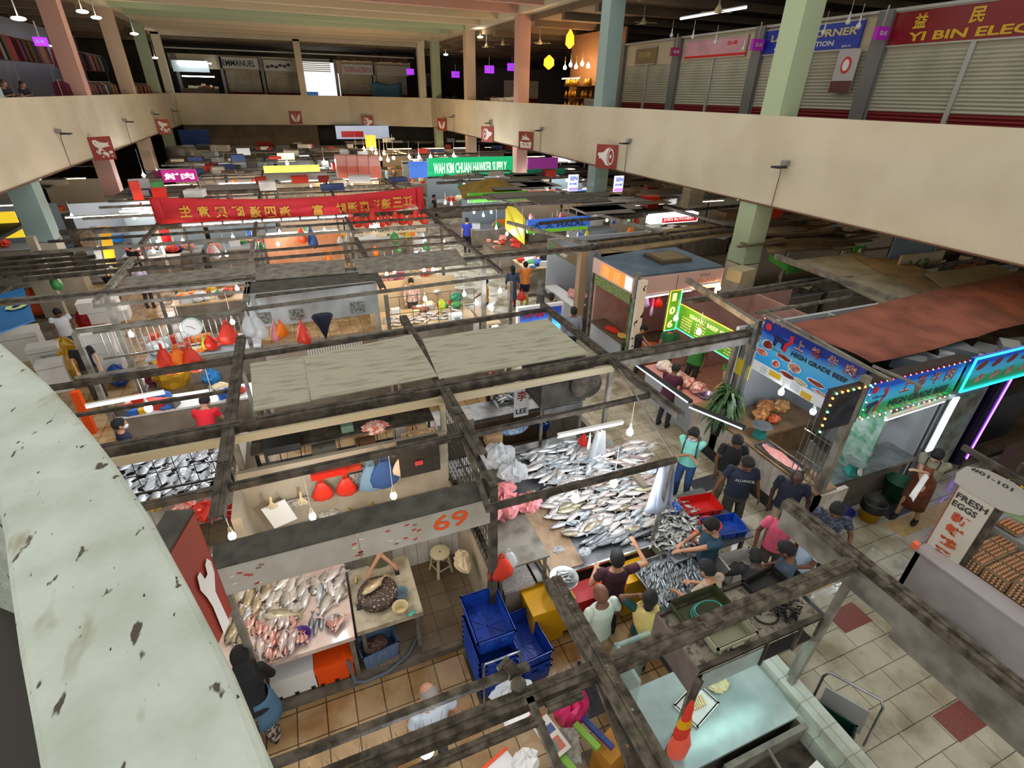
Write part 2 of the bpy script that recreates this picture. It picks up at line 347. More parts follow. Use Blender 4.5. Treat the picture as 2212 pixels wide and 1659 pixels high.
# near parapet the picture is taken over
nearm = M('weathered_parapet_top', 'bac3b6', .85, c2='a3ab9c', vs=14, lo=.35, hi=.7, bump=.35, bs=60)
nt = nearm.node_tree; b = nt.nodes['Principled BSDF']; src = b.inputs['Base Color'].links[0].from_socket
tc = nt.nodes.new('ShaderNodeTexCoord'); mp = nt.nodes.new('ShaderNodeMapping'); mp.inputs['Rotation'].default_value = (0,0,-.45); mp.inputs['Scale'].default_value = (2.4, 1, 1)
nt.links.new(tc.outputs['Object'], mp.inputs[0])
for sc_, lo, hi, cc in ((26, .66, .69, '4a4238'), (9, .63, .72, '8f8a74'), (70, .71, .73, '332c2c')):
    n = nt.nodes.new('ShaderNodeTexNoise'); n.inputs['Scale'].default_value = sc_; n.inputs['Detail'].default_value = 3; nt.links.new(mp.outputs[0], n.inputs[0])
    r = nt.nodes.new('ShaderNodeValToRGB'); r.color_ramp.elements[0].position = lo; r.color_ramp.elements[1].position = hi; nt.links.new(n.outputs[0], r.inputs[0])
    mx = nt.nodes.new('ShaderNodeMix'); mx.data_type = 'RGBA'; nt.links.new(r.outputs[0], mx.inputs['Factor']); nt.links.new(src, mx.inputs['A']); mx.inputs['B'].default_value = lin(cc); src = mx.outputs['Result']
nt.links.new(src, b.inputs['Base Color'])
zt = 6.6
outer = [(0, 735), (100, 820), (170, 897), (240, 985), (320, 1105), (400, 1250), (450, 1345), (500, 1440), (590, 1659)]
inner = [(75, 1659), (55, 1540), (30, 1400), (12, 1265), (0, 1150)]
op = [at(a, b_, zt) for a, b_ in outer]; ip = [at(a, b_, zt) for a, b_ in inner]
e0 = V((-.95, 1.72, zt)); e1 = V((-.03, .05, zt)); i0 = V((-.16, .05, zt)); i1 = V((-.62, 1.2, zt)); i2 = V((-1.12, 1.62, zt))
ring = [e0]+op+[e1, i0]+ip+[i1, i2]
mb = MB().prism([(p.x, p.y) for p in ring], ZB, zt)
o = S(mb, 'wall_near_parapet', nearm); bm_ = o.modifiers.new('b', 'BEVEL'); bm_.width = .012; bm_.segments = 3; bm_.limit_method = 'ANGLE'
S(MB().prism([(p.x-.002, p.y) for p in [i0]+ip+[i1, i2]]+[(-3, 1.7), (-3, -2), (-.16, -2)], 5.3, 5.55), 'floor_gallery', M('dark_gallery_tile', '2a221b', .5))
# ================= PARAPET LIGHTS AND SIGNS =================
lampg = M('floodlight_grey', '8a8a88', .4, .3)
def floodlight(px, py, plane, sgn, s=1.0, where=''):
    p = at(px, py, x=plane)
    t = T('floodlight', 'small '+where, 'floodlight', p)
    P(MB().bar((0,0,0), (-.3*s*sgn, 0, .0), .03, .03), 'bracket', t, lampg, w=False)
    mb = MB().box((-.3*s*sgn, 0, -.03), (.34*s, .26*s, .05)); P(mb, 'lamp_head', t, black, w=False)
    P(MB().box((-.1*s*sgn, 0, .08), (.14*s, .18*s, .12)), 'driver_box', t, lampg, w=False)
    P(MB().tube([(-.12*sgn*s,.1*s,0), (-.05*sgn, .12*s, -.2), (-.03*sgn, .16*s, p.z*-1+ZB+.05)], .012, 6), 'cable', t, cond, w=False)
for px, py, s, wh in ((1700, 358, 1, 'floodlight on the parapet over the green column, nearest on that side'), (1362, 308, 1, 'floodlight on the parapet right of the ham sign'), (1172, 281, 1, 'floodlight beside the rice bag sign'), (1062, 265, 1, 'floodlight just left above the meat joint sign'), (982, 252, 1, 'floodlight farthest along the long parapet')):
    floodlight(px, py, XR, 1, s, wh)
for px, py, wh in ((121, 287, 'floodlight left of the first fish sign'), (266, 262, 'floodlight between the two fish signs'), (327, 246, 'floodlight above the second fish sign'), (369, 239, 'floodlight nearest the far left corner')):
    floodlight(px, py, XL, -1, 1, wh)
signr = M('sign_brick_red', '8f2f1b', .5); signw = M('sign_white', 'ddd8d0', .5)
def ell(cx, cy, rx, ry, n=14, a0=0, a1=2*PI, rot=0):
    return [(cx+rx*math.cos(a0+(a1-a0)*k/(n-1))*math.cos(rot)-ry*math.sin(a0+(a1-a0)*k/(n-1))*math.sin(rot), cy+rx*math.cos(a0+(a1-a0)*k/(n-1))*math.sin(rot)+ry*math.sin(a0+(a1-a0)*k/(n-1))*math.cos(rot)) for k in range(n)]
HAM = [([(.03,.55),(.12,.5),(.1,.4),(.2,.42),(.35,.3),(.5,.12),(.72,.06),(.72,.94),(.5,.88),(.35,.72),(.25,.68),(.05,.66)],1), (ell(.74,.5,.2,.44),0), (ell(.74,.5,.16,.38),1), (ell(.74,.5,.12,.31),0), (ell(.73,.52,.05,.1),1)]
FISH = [([(.1,.9),(.25,.92),(.45,.8),(.7,.75),(.92,.78),(.8,.68),(.92,.6),(.6,.55),(.35,.48),(.18,.6),(.08,.75)],1), (ell(.2,.78,.03,.03),0), (ell(.42,.36,.2,.12,rot=-.5),1), (ell(.5,.3,.17,.09,rot=-.5),0), (ell(.58,.24,.16,.09,rot=-.4),1), (ell(.85,.3,.1,.08),1), ([(.15,.45),(.3,.25),(.25,.2),(.12,.35)],1), ([(.3,.12),(.45,.16),(.42,.06)],1), ([(.55,.1),(.7,.14),(.68,.05)],1), ([(.78,.12),(.93,.16),(.9,.06)],1)]
RICE = [([(.1,.05),(.9,.05),(.95,.4),(.85,.5),(.15,.5),(.05,.4)],1), (ell(.5,.52,.38,.12),0), ([(.15,.55),(.3,.7),(.5,.78),(.7,.7),(.85,.55)],1), ([(.45,.78),(.5,.98),(.55,.78)],1), ([(.2,.72),(.3,.85),(.38,.72)],1), ([(.25,.3),(.45,.2),(.45,.25),(.27,.35)],0), ([(.55,.3),(.75,.2),(.75,.25),(.57,.35)],0)]
VEG = [([(.12,.85),(.3,.7),(.46,.3),(.44,.1),(.25,.2),(.1,.5)],1), ([(.88,.85),(.7,.7),(.54,.3),(.56,.1),(.75,.2),(.9,.5)],1), ([(.49,.9),(.51,.9),(.51,.1),(.49,.1)],1)]
def pictogram(px, py, size, plane, shapes, label, flip=False, far=None):
    c = at(px, py, x=plane) if far is None else far
    t = T('pictogram_sign', label, 'sign', c)
    s = size/2
    if far is None:
        sg = -1 if plane > 0 else 1
        # signs stand off the wall, square to it along the wall
        ux = V((.6, -.8, 0)) if plane > 0 else V((.7, .714, 0)); n = V((-.8, -.6, 0)) if plane > 0 else V((.714, -.7, 0))
        o = c+V((sg*.36, 0, 0))
    else: ux = V((1,0,0)); n = V((0,-1,0)); o = c+n*.1
    uy = Z1
    bd = MB().slab([o-ux*s-uy*s, o+ux*s-uy*s, o+ux*s+uy*s, o-ux*s+uy*s], .04); P(bd, 'panel', t, signr)
    mb = MB(); d = .004
    for k, (pts, mi) in enumerate(shapes):
        if flip: pts = [(1-a, b_) for a, b_ in pts]
        q = [o-ux*s-uy*s+ux*(a*size*.9+.05*size)+uy*(b_*size*.9+.05*size)+n*(d+.002*k) for a, b_ in pts]
        mb.add(q, [tuple(range(len(q)))], 0 if mi else 1)
    P(mb, 'pictogram', t, [signw, signr])
    P(MB().bar(o-n*.04+uy*s*.6, (V((c.x, o.y, o.z))+uy*s*.6) if far is None else o-n*.14+uy*s*.6, .03, .03), 'bracket', t, lampg)
pictogram(1325, 338, .95, XR, HAM, 'red square sign with a large white ham pictogram on the parapet')
pictogram(1148, 304, .95, XR, RICE, 'red square sign with a white rice bag pictogram')
pictogram(1063, 290, .95, XR, HAM, 'red square sign with a white meat joint, beyond the rice bag sign', True)
pictogram(963, 269, .95, XR, VEG, 'narrow looking red sign farthest along the long right parapet')
pictogram(201, 321, .95, XL, FISH, 'large red sign with white fish and prawns on the left parapet')
pictogram(341, 274, .95, XL, FISH, 'smaller red fish sign farther along the left parapet')
pictogram(0, 0, 1.05, 0, VEG, 'red sign with two white leaves on the far parapet', far=V((at(639, 254, y=57).x, 57, at(639, 254, y=57).z)))
pf = at(794, 264, y=55.4); pictogram(0, 0, 1.05, 0, HAM, 'red sign with a white meat joint on the angled far parapet', True, far=V((pf.x, 55.4, pf.z)))
# ================= OVERHEAD STALL FRAMES =================
def frame(name_label, beams, group=None):
    p0 = V(beams[0][0]); t = T('steel_gantry', name_label, 'steel frame', (p0.x, p0.y, 0), 0, group)
    for b in beams:
        p, q, w_, h_ = b[:4]; mt = b[4] if len(b) > 4 else steel_g; p = V(p); q = V(q)
        vert = abs((q-p).z) > .8*(q-p).length
        mb = MB()
        if vert or w_ < .07: mb.bar(p, q, w_, h_)
        else:
            mb.chan(p, q, w_, h_)
            # ridge of a seam and bolted splice plates
            d = (q-p).normalized(); L = (q-p).length
            mb.bar(p+V((0,0,h_/2+.006)), q+V((0,0,h_/2+.006)), w_*.12, .014)
            for k in range(int(L//2.2)): c = p+d*(1.1+2.2*k)+V((0,0,h_/2+.008)); mb.bar(c-d*.1, c+d*.1, w_*.8, .012)
        P(mb, 'post' if vert else 'beam', t, mt)
    return t
def B(x0, y0, x1, y1, z=2.93, w=.13, h=.12, m=None): return ((x0,y0,z), (x1,y1,z), w, h)+((m,) if m else ())
def PO(x, y, z0=0, z1=2.87, w=.06, m=None): return ((x,y,z0), (x,y,z1), w, w)+((m or steel_l),)
# row over the orange floor, nearest the camera
frame('dust-caked steel beams crossing just below the camera, spiked with wire', [
    B(-4.4,2.02,1.7,2.02,2.93,.13,.12,dust), B(1.7,2.02,4.72,2.05,2.93,.14,.12,dust), B(1.68,-.8,1.68,2.93,2.95,.16,.12,dust),
    B(4.68,-1.5,4.68,2.95,2.95,.15,.12,dust), B(-.95,2.22,1.12,2.22,3.0,.06,.05,dust), B(-.9,1.83,1.02,1.83,2.98,.07,.05,dust), B(1.12,1.88,1.42,1.88,2.98,.07,.05,dust),
    B(1.03,.6,1.03,2.0,2.96,.06,.06,dust), B(1.4,.6,1.62,1.95,2.9,.05,.05,dust),
    ((4.5,2.02,.96),(4.68,2.02,2.9),.07,.07,steel_l), ((2.78,1.95,.95),(2.78,1.95,2.2),.05,.05,steel_g), B(2.6,-.6,4.68,-.6,2.93,.15,.12,dust), B(4.68,.42,8.0,.42,2.93,.3,.1,dust)])
# deep pale fascia under the right-hand beam
O(MB().bx(4.60,4.625,.35,1.5,2.52,2.93).bx(4.60,4.625,1.5,2.9,2.66,2.93), 'fascia_board', 'long grey painted fascia hanging under the corner beam beside the egg stall', 'panel', steel_l)
# bird spikes along near beams
spk = M('spike_wire', '6d6657', .5, .6)
mb = MB()
for k in range(42):
    x = -.7+.058*k; mb.cyl((x,2.06,2.99),(x+RN.uniform(-.03,.03),2.06+RN.uniform(-.02,.03),3.1),.0016,n=3,caps=False)
for k in range(26):
    mb.cyl((2.9+.06*k,2.05,2.99),(2.9+.06*k+RN.uniform(-.03,.03),2.05,3.09),.0016,n=3,caps=False)
O(mb, 'bird_spikes', 'rows of thin wire bird spikes on the nearest steel beams', 'bird spikes', spk, kind='stuff')
fm = M('rust_flakes', '8b8676', .95, c2='4a3f32', vs=20, bump=1, bs=50)
mb = MB()
for k in range(60):
    y = 1.6+RN.random()*1.2; mb.ball((1.68+RN.uniform(-.01,.03), y, 3.015), (RN.uniform(.005,.014), RN.uniform(.006,.016), .007), n=5, m=3)
O(mb, 'grime', 'flaky bird droppings crusting the steel beam beside the bald man', 'grime', fm, kind='stuff')
# disc of the old pulley
t = T('junction_box', 'round dusty junction box clamped on the nearest beam', 'junction box', (.98,2.1,2.99))
P(MB().cyl((.98,2.1,2.97),(.98,2.1,3.03),.062,n=20), 'box_lid', t, dust); P(MB().box((.97,2.24,3.0),(.1,.1,.07),.3).box((.93,2.3,3.02),(.12,.04,.03),.5), 'clamp', t, dust)
# second row (stalls 69, large fish stall)
frame('long grimy double beam behind stall 69 carrying loose plywood sheets', [
    B(-4.4,6.8,8.3,6.95,2.94,.16,.13), B(-4.4,6.62,4.7,6.7,2.86,.05,.12,M('cream_edge_steel','a2977a',.6)), B(4.7,6.8,8.9,6.85,2.84,.04,.14,steel_l),
    B(-1.35,4.95,-1.35,10.0,2.95,.15,.1), B(1.68,5.0,1.68,10.0,2.95,.15,.1), B(4.72,4.9,4.72,9.7,2.95,.13,.1),
    B(-2.6,5.5,1.62,5.58,2.92,.1,.07), B(-1.3,9.15,1.6,9.3,2.93,.08,.06), B(-4.3,8.0,-1.35,8.02,2.9,.05,.05), B(-4.4,9.0,-1.35,9.05,2.92,.09,.08), B(-4.4,8.95,4.7,9.45,2.94,.08,.07),
    PO(-1.33,6.75,.1,2.9,.08), PO(1.62,6.72,.1,2.9,.09,M('cream_edge_steel','a2977a',.6)), PO(4.72,6.8,.1,2.9,.08), PO(-4.3,6.8,.1), PO(-1.35,9.2,.1), PO(4.72,9.3,.1), PO(-4.3,9.1,.1)])
frame('open steel frame with lamp cords over the large fish display', [
    B(1.42,4.12,4.02,4.1,2.92,.07,.07), B(1.75,5.55,4.72,5.6,2.92,.07,.07), B(1.45,4.1,1.72,6.7,2.9,.06,.06), B(4.0,4.1,4.75,6.8,2.96,.025,.02,steel_l),
    ((4.34,4.55,.9),(3.98,4.1,2.9),.05,.05,steel_l)])
# third row
frame('grey steel frame over the middle fish stalls with a long spine beam', [
    B(-6.4,13.65,8.3,13.72,2.94,.16,.13,steel_l), B(-6.4,13.5,8.3,13.6,2.99,.1,.05), B(-4.3,11.4,4.75,12.05,2.92,.07,.07,steel_l), B(-4.4,10.9,4.6,11.25,2.2,.05,.05,steel_l),
    B(-4.35,12.9,4.7,13.0,2.9,.06,.06,steel_l), B(-4.3,13,-4.3,16.6,2.95,.16,.1,steel_l), B(-1.35,11.9,-1.35,17.5,2.95,.13,.1,steel_l), B(1.6,11.9,1.6,17.0,2.95,.13,.1), B(4.72,12.3,4.72,17.2,2.95,.12,.1),
    B(-4.3,15.4,4.7,15.6,2.94,.07,.07), B(-4.3,16.3,4.7,16.5,2.94,.07,.06),
    PO(4.72,13.7,.1,2.9,.12), PO(4.72,11.6,.1,2.9,.09), PO(1.6,11.6,.1,2.9,.09), PO(-1.4,11.5,.1,2.9,.08), PO(-4.3,11.4,.1,2.9,.09), PO(-4.3,13.6,.1,2.9,.12), PO(1.6,13.6,.1,2.9,.12)])
for n_, (yy, lab) in enumerate(((20.5, 'fourth steel frame row, under the red banner'), (27.3, 'fifth steel frame row, with pink bundles on top'), (34.1, 'sixth steel frame row beyond the pink bundles'), (40.9, 'seventh steel frame row toward the far wall'), (47.6, 'last steel frame row before the far hoarding'))):
    bs_ = [B(-7,yy,5.6 if n_ else 8.5,yy+.05,2.95,.2,.15), B(-7,yy-2.4,5,yy-2.3,2.93,.1,.08,steel_l), B(-7,yy+2.3,5,yy+2.35,2.93,.1,.08,steel_l), B(-7,yy-1.1,5,yy-1.05,2.93,.07,.07)]
    for x in (-4.4,-1.35,1.65,4.7): bs_ += [B(x,yy-2.4,x,yy+2.4,2.96,.12,.1), PO(x,yy-2.3,.1,2.9,.09), PO(x,yy,.1,2.9,.09)]
    frame(lab, bs_)
frame('brown steel frame over the stalls between the 106 board and the red tarpaulin', [
    B(8.3,6.9,30,7.35,2.9,.15,.13), B(7.9,8.9,22,9.0,2.9,.1,.08), B(8.9,10.0,8.35,7.1,3.0,.12,.12,steel_l), B(12.6,7.1,12.9,11.0,3.0,.12,.14,steel_l), B(8.3,9.9,14,10.2,2.5,.05,.05,steel_l), B(9.5,8.2,20,8.4,2.7,.08,.06,steel_l),
    PO(8.05,10.9,.1,3.0,.1), PO(8.1,13.2,.1,3.0,.1), PO(8.3,7.2,.1,2.9,.1)])
frame('long dark beams over the roofs behind the blue-roofed stall', [
    B(8.2,13.7,30,15.6,2.95,.16,.13), B(8.2,14.2,24,15.4,3.0,.08,.06), B(8.2,17.5,24,18.6,2.9,.1,.1), B(7.0,17.6,8.3,13.8,3.0,.12,.1,steel_l), B(10.9,17.9,11.5,14.3,3.0,.12,.1,steel_l), B(14.4,18.4,14.6,14.6,3.0,.12,.1,steel_l), B(4.7,13.7,8.2,13.72,2.95,.14,.12)])
for n_, (yy, lab) in enumerate(((20.8, 'brown beams over the butchers beside the teal column'), (27.6, 'beams over the green roofed shops on the right'), (34.5, 'far right beams by the pink column'), (41.5, 'farthest right beams under the slab'))):
    bs_ = [B(5.0 if n_ == 0 else 7,yy,26,yy+.9,2.95,.16,.12), B(7,yy+2,26,yy+2.9,2.95,.1,.08)]
    for x in (8.5,12.5,16.5): bs_ += [B(x-.5,yy+3,x,yy-.2,3.0,.14,.1,steel_l)]
    frame(lab, bs_)
# loose plywood sheets
def sheetp(pts, lab, mt=ply, z=3.03, t=.018):
    ps = [at(a, b_, z) for a, b_ in pts]
    return O(MB().slab([p for p in ps][::-1] if (ps[1]-ps[0]).cross(ps[2]-ps[0]).z < 0 else ps, t), 'plywood_sheet', lab, 'plywood', mt)
sheetp([(540,785),(662,768),(670,866),(548,888)], 'small dusty plywood sheet lying left of the middle sheet')
sheetp([(656,770),(890,722),(945,812),(672,864)], 'middle dusty plywood sheet on the frame behind stall 69', z=3.045)
sheetp([(912,732),(1182,688),(1272,764),(948,818)], 'large plywood sheet on the right, over the boxy steel hood')
# narrow gutters and lids
sheetp([(270,598),(575,568),(575,590),(270,622)], 'long grey plank shelf over the left middle stalls', steel_l)
sheetp([(552,572),(745,560),(745,590),(552,606)], 'grey board with a pale patch on the middle frame', steel_l)
sheetp([(760,560),(985,537),(1010,570),(775,592)], 'grey board on the frame beside the pale patch', steel_l)
sheetp([(560,617),(798,592),(810,610),(550,643)], 'grimy board with red bags above the steel hood', steel_g, 2.98)
# ================= GENERIC BUILDERS =================
def fishmat(key, back, belly, fin, h, spots=None):
    m = bpy.data.materials.new(key); m.use_nodes = True; nt = m.node_tree; N = nt.nodes; L = nt.links; b = N['Principled BSDF']
    b.inputs['Roughness'].default_value = .22; b.inputs['Metallic'].default_value = .25; b.inputs['Coat Weight'].default_value = .6
    tc = N.new('ShaderNodeTexCoord'); sx = N.new('ShaderNodeSeparateXYZ'); L.new(tc.outputs['Object'], sx.inputs[0])
    n = N.new('ShaderNodeTexNoise'); n.inputs['Scale'].default_value = 22; L.new(tc.outputs['Object'], n.inputs[0])
    ma = N.new('ShaderNodeMath'); ma.operation = 'MULTIPLY_ADD'; L.new(n.outputs[0], ma.inputs[0]); ma.inputs[1].default_value = h*.5; L.new(sx.outputs['Y'], ma.inputs[2])
    mr = N.new('ShaderNodeMapRange'); mr.inputs['From Min'].default_value = -h*.1; mr.inputs['From Max'].default_value = h*.62; L.new(ma.outputs[0], mr.inputs[0])
    r = N.new('ShaderNodeValToRGB'); r.color_ramp.elements[0].color = lin(belly); r.color_ramp.elements[1].color = lin(back); L.new(mr.outputs[0], r.inputs[0])
    oi = N.new('ShaderNodeObjectInfo'); hs = N.new('ShaderNodeHueSaturation'); m2 = N.new('ShaderNodeMapRange'); m2.inputs['To Min'].default_value = .72; m2.inputs['To Max'].default_value = 1.15
    L.new(oi.outputs['Random'], m2.inputs[0]); L.new(m2.outputs[0], hs.inputs['Value']); L.new(r.outputs[0], hs.inputs['Color']); L.new(hs.outputs[0], b.inputs['Base Color'])
    return [m, mat(key+'_fin', fin, .35), mat('fish_eye', '0a0a0a', .1)]
def fish_mesh(name, L, H, W, mats, fork=.5, n=10):
    mb = MB(); prof = [(-.5,.03,.1),(-.47,.3,.4),(-.4,.58,.75),(-.28,.88,.98),(-.12,1,1),(.06,.9,.85),(.2,.62,.6),(.31,.34,.35),(.38,.2,.2),(.42,.2,.12)]
    mb.loft([[V((x*L, H/2*h_*math.sin(2*PI*k/n), W/2*t_*math.cos(2*PI*k/n)+W/2)) for k in range(n)] for x, h_, t_ in prof])
    z0, z1 = W/2-.0025, W/2+.0025
    mb.prism([(.4*L,-H*.1),(.4*L,H*.1),(.56*L,H*fork),(.5*L,0),(.56*L,-H*fork)], z0, z1, 1)
    mb.prism([(-.2*L,H*.44),(.0*L,H*.62),(.2*L,H*.38),(.1*L,H*.3)], z0, z1, 1); mb.prism([(-.1*L,-H*.46),(.12*L,-H*.56),(.22*L,-H*.28)], z0, z1, 1)
    mb.add([(-.26*L,-.02*H,W*.98),(-.12*L,-.2*H,W*1.02),(-.14*L,.02*H,W*1.02)],[(0,1,2)],1)
    mb.ball((-.4*L,.1*H,W*.84),(.011,.011,.006),2,6,4); mb.ball((-.4*L,.1*H,W*.16),(.011,.011,.006),2,6,4)
    return mb.mesh(name, mats)
FM = {
 'silver': fish_mesh('silver_fish', .36, .10, .055, fishmat('fish_silver', '737d82', 'd8dcde', 'a5adb0', .10)),
 'pale': fish_mesh('pale_fish', .38, .115, .06, fishmat('fish_pale', 'a09a94', 'e0dbd6', 'b0a8a2', .115)),
 'pinkish': fish_mesh('pinkish_fish', .34, .105, .055, fishmat('fish_pinkish', '8f7871', 'd3c8c3', 'ab948d', .105)),
 'dark': fish_mesh('dark_fish', .55, .095, .07, fishmat('fish_dark', '1d262e', 'a3a9ae', '3d474e', .095)),
 'olive': fish_mesh('olive_fish', .36, .12, .06, fishmat('fish_olive', '6b6748', 'bdb59c', '837b58', .12)),
 'slim': fish_mesh('slim_fish', .2, .032, .02, fishmat('fish_slim', '2c363d', 'cdd4d8', '7d888e', .032), n=7),
 'small': fish_mesh('small_fish', .2, .06, .03, fishmat('fish_small', '585f5f', 'c0c2bb', '8d8d86', .06), n=8),
 'round': fish_mesh('round_fish', .32, .17, .05, fishmat('fish_round', '6f6a60', 'd6cfc2', 'a39a8c', .17), .35),
 'gold': fish_mesh('golden_fish', .44, .15, .08, fishmat('fish_gold', '4c4736', 'bfac86', '8c7a4e', .15)),
 'red': fish_mesh('red_fish', .22, .065, .04, fishmat('fish_red', 'a8604c', 'cfb0a4', 'ad6753', .065), n=8),
 'pom': fish_mesh('pomfret', .34, .2, .05, fishmat('fish_pom', '5d6266', 'c4cacd', '8b9094', .16), .4)}
FN = dict(silver='grey_fish', pale='fish', pinkish='reddish_fish', dark='grey_fish', olive='brownish_fish', gold='brownish_fish', slim='sardine', small='little_fish', round='pomfret', pom='pomfret', red='reddish_fish')  # all plain fish sorted by look; any species name is a guess
def put_fish(kind, x, y, z, rz, label, group, tilt=None):
    me = FM[kind]; o = bpy.data.objects.new(FN[kind], me); C.objects.link(o); o.location = (x, y, z)
    o.rotation_euler = (RN.uniform(-.12,.12) if tilt is None else tilt, RN.uniform(-.12,.12), rz); return tag(o, label, FN[kind].replace('_',' '), group)
def inpoly(x, y, P_):
    c = False
    for i in range(len(P_)):
        x1, y1 = P_[i-1][:2]; x2, y2 = P_[i][:2]
        if (y1 > y) != (y2 > y) and x < (x2-x1)*(y-y1)/(y2-y1)+x1: c = not c
    return c
def pile(poly, z, kinds, n, dmin, rz, spread, label, group, z2=0, aspect=2.2):
    """scatter n separate fish in a world polygon at height z, lying mostly along rz"""
    xs = [p[0] for p in poly]; ys = [p[1] for p in poly]; got = []; tries = 0
    ca, sa = math.cos(rz), math.sin(rz)
    while len(got) < n and tries < 9000:
        tries += 1; x = RN.uniform(min(xs), max(xs)); y = RN.uniform(min(ys), max(ys))
        if not inpoly(x, y, poly): continue
        ok = True
        for a, b in got:
            u = (x-a)*ca+(y-b)*sa; v = -(x-a)*sa+(y-b)*ca
            if (u/(dmin*aspect))**2+(v/dmin)**2 < 1: ok = False; break
        if not ok: continue
        got.append((x, y)); k = RN.choice(kinds)
        put_fish(k, x, y, z+RN.random()*z2, rz+RN.uniform(-spread, spread)+(PI if RN.random() < .25 else 0), label if isinstance(label, str) else label[k], group if isinstance(group, str) else group[k])
    return len(got)
def bulb(px, py, z, warm=False, label='', top=2.9, group=None, big=1.0, glow=True, pt=None):
    p = pt or at(px, py, z); t = T('pendant_bulb', label, 'light bulb', (p.x, p.y, top), 0, group); d = top-z; r = .042*big
    P(MB().cyl((0,0,0),(0,0,-d+.12*big),.006,n=5), 'cord', t, white, w=False)
    P(MB().lathe([(.018,-d+.13*big),(.022,-d+.12*big),(.022,-d+.085*big),(.03,-d+.08*big),(.018,-d+.06*big)][::-1], n=10), 'socket', t, M('socket_cream','c9b58c',.5) if warm else white, w=False)
    P(MB().lathe([(.016,-d+.065*big),(.03,-d+.04*big),(r,-d+.005),(r*1.02,-d-.02*big),(r*.75,-d-.05*big),(.004,-d-.06*big)][::-1], n=14), 'bulb', t, (glow_w if warm else glow_c) if glow else white, w=False)
    return t
def tubelight(p, q, label, warm=False, group=None, fixture=True, r=.018, m_=None):
    p = V(p); q = V(q); t = T('tube_light', label, 'tube light', (p+q)/2, 0, group)
    P(MB().cyl(p, q, r, n=8), 'tube', t, m_ or (tubew if warm else tube_m))
    if fixture: P(MB().bar(p+V((0,0,.045)), q+V((0,0,.045)), .06, .035), 'fixture', t, white)
    return t
def hbag(p, s, m_, label, group=None, cat='plastic bag', squash=.5, rz=None, loops=True):
    """carrier bag hanging from its handles at p; s = height of the bag"""
    rz = RN.uniform(0,3) if rz is None else rz; t = T('plastic_bag', label, cat, p, rz, group); rs = []
    for z_, r_ in ((-.2,.12),(-.3,.24),(-.48,.36),(-.72,.46),(-.9,.4),(-1,.2)):
        rs.append([V((s*r_*.8*math.cos(a)*(1+RN.uniform(-.16,.16)), s*r_*squash*math.sin(a)*(1+RN.uniform(-.16,.16)), s*(z_+RN.uniform(-.02,.02)))) for a in [2*PI*k/12 for k in range(12)]])
    P(MB().loft(rs[::-1]), 'bag_body', t, m_, w=False)
    if loops:
        for e in (-1, 1): P(MB().tube([(e*.09*s,0,-.24*s),(e*.07*s,0,-.08*s),(e*.02*s,0,0),(e*.015*s,.02*s,-.1*s),(e*.06*s,.03*s,-.25*s)], .012*s+.004, 5), 'handle', t, m_, w=False)
    return t
def crumple(p, r, m_, label, name='plastic_bag', cat='plastic bag', group=None, am=.22, n=18):
    """crumpled film lump resting on a surface"""
    mb = MB(); rg = []
    for i in range(9):
        a = -PI/2+PI*i/8; q = max(math.cos(a), .05)
        rg.append([V((r[0]*q*math.cos(2*PI*k/n)*(1+RN.uniform(-am,am)), r[1]*q*math.sin(2*PI*k/n)*(1+RN.uniform(-am,am)), r[2]*(1+math.sin(a))*(1+RN.uniform(-am,am)*.6))) for k in range(n)])
    mb.loft(rg, sm=False); return O(mb, name, label, cat, m_, group, loc=p, w=False)
def open_box(mb, w_, d_, h_, t=.012, taper=.0, mi=0, z0=0, lip=.0):
    """open-topped rectangular container with real walls"""
    a, b = w_/2, d_/2; a0, b0 = a-taper, b-taper
    for sgx in (-1, 1):
        mb.add([(sgx*a0,-b0,z0),(sgx*a0,b0,z0),(sgx*a,b,z0+h_),(sgx*a,-b,z0+h_),(sgx*(a0-t),-b0,z0),(sgx*(a0-t),b0,z0),(sgx*(a-t),b,z0+h_),(sgx*(a-t),-b,z0+h_)], [(0,1,2,3),(7,6,5,4),(3,2,6,7),(0,3,7,4),(1,5,6,2)], mi)
        mb.add([(-a0,sgx*b0,z0),(a0,sgx*b0,z0),(a,sgx*b,z0+h_),(-a,sgx*b,z0+h_),(-a0,sgx*(b0-t),z0),(a0,sgx*(b0-t),z0),(a,sgx*(b-t),z0+h_),(-a,sgx*(b-t),z0+h_)], [(0,1,2,3),(7,6,5,4),(3,2,6,7),(0,3,7,4),(1,5,6,2)], mi)
    mb.bx(-a0, a0, -b0, b0, z0, z0+t, mi)
    if lip:
        for sgx in (-1, 1): mb.bx(sgx*a-.012 if sgx > 0 else -a-lip, a+lip if sgx > 0 else -a+.012, -b-lip, b+lip, z0+h_-.02, z0+h_, mi); mb.bx(-a-lip, a+lip, (b-.012) if sgx > 0 else -b-lip, b+lip if sgx > 0 else -b+.012, z0+h_-.02, z0+h_, mi)
    return mb
def crate(p, d, rz, m_, label, name='plastic_crate', cat='crate', group=None, ribs=True, taper=.02, lip=.012):
    t = T(name, label, cat, p, rz, group); mb = open_box(MB(), d[0], d[1], d[2], .008, taper, lip=lip)
    if ribs:
        for k in range(5):
            x = -d[0]/2+d[0]*(k+.5)/5; mb.bx(x-.006, x+.006, -d[1]/2-.006, -d[1]/2+taper, d[2]*.15, d[2]-.02); mb.bx(x-.006, x+.006, d[1]/2-taper, d[1]/2+.006, d[2]*.15, d[2]-.02)
    P(mb, 'tub', t, m_, w=False)
    for e in (-1, 1): P(MB().bx(-.07,.07,e*(d[1]/2+.012)-.008,e*(d[1]/2+.012)+.008,d[2]-.07,d[2]-.035), 'handle', t, m_, w=False)
    return t
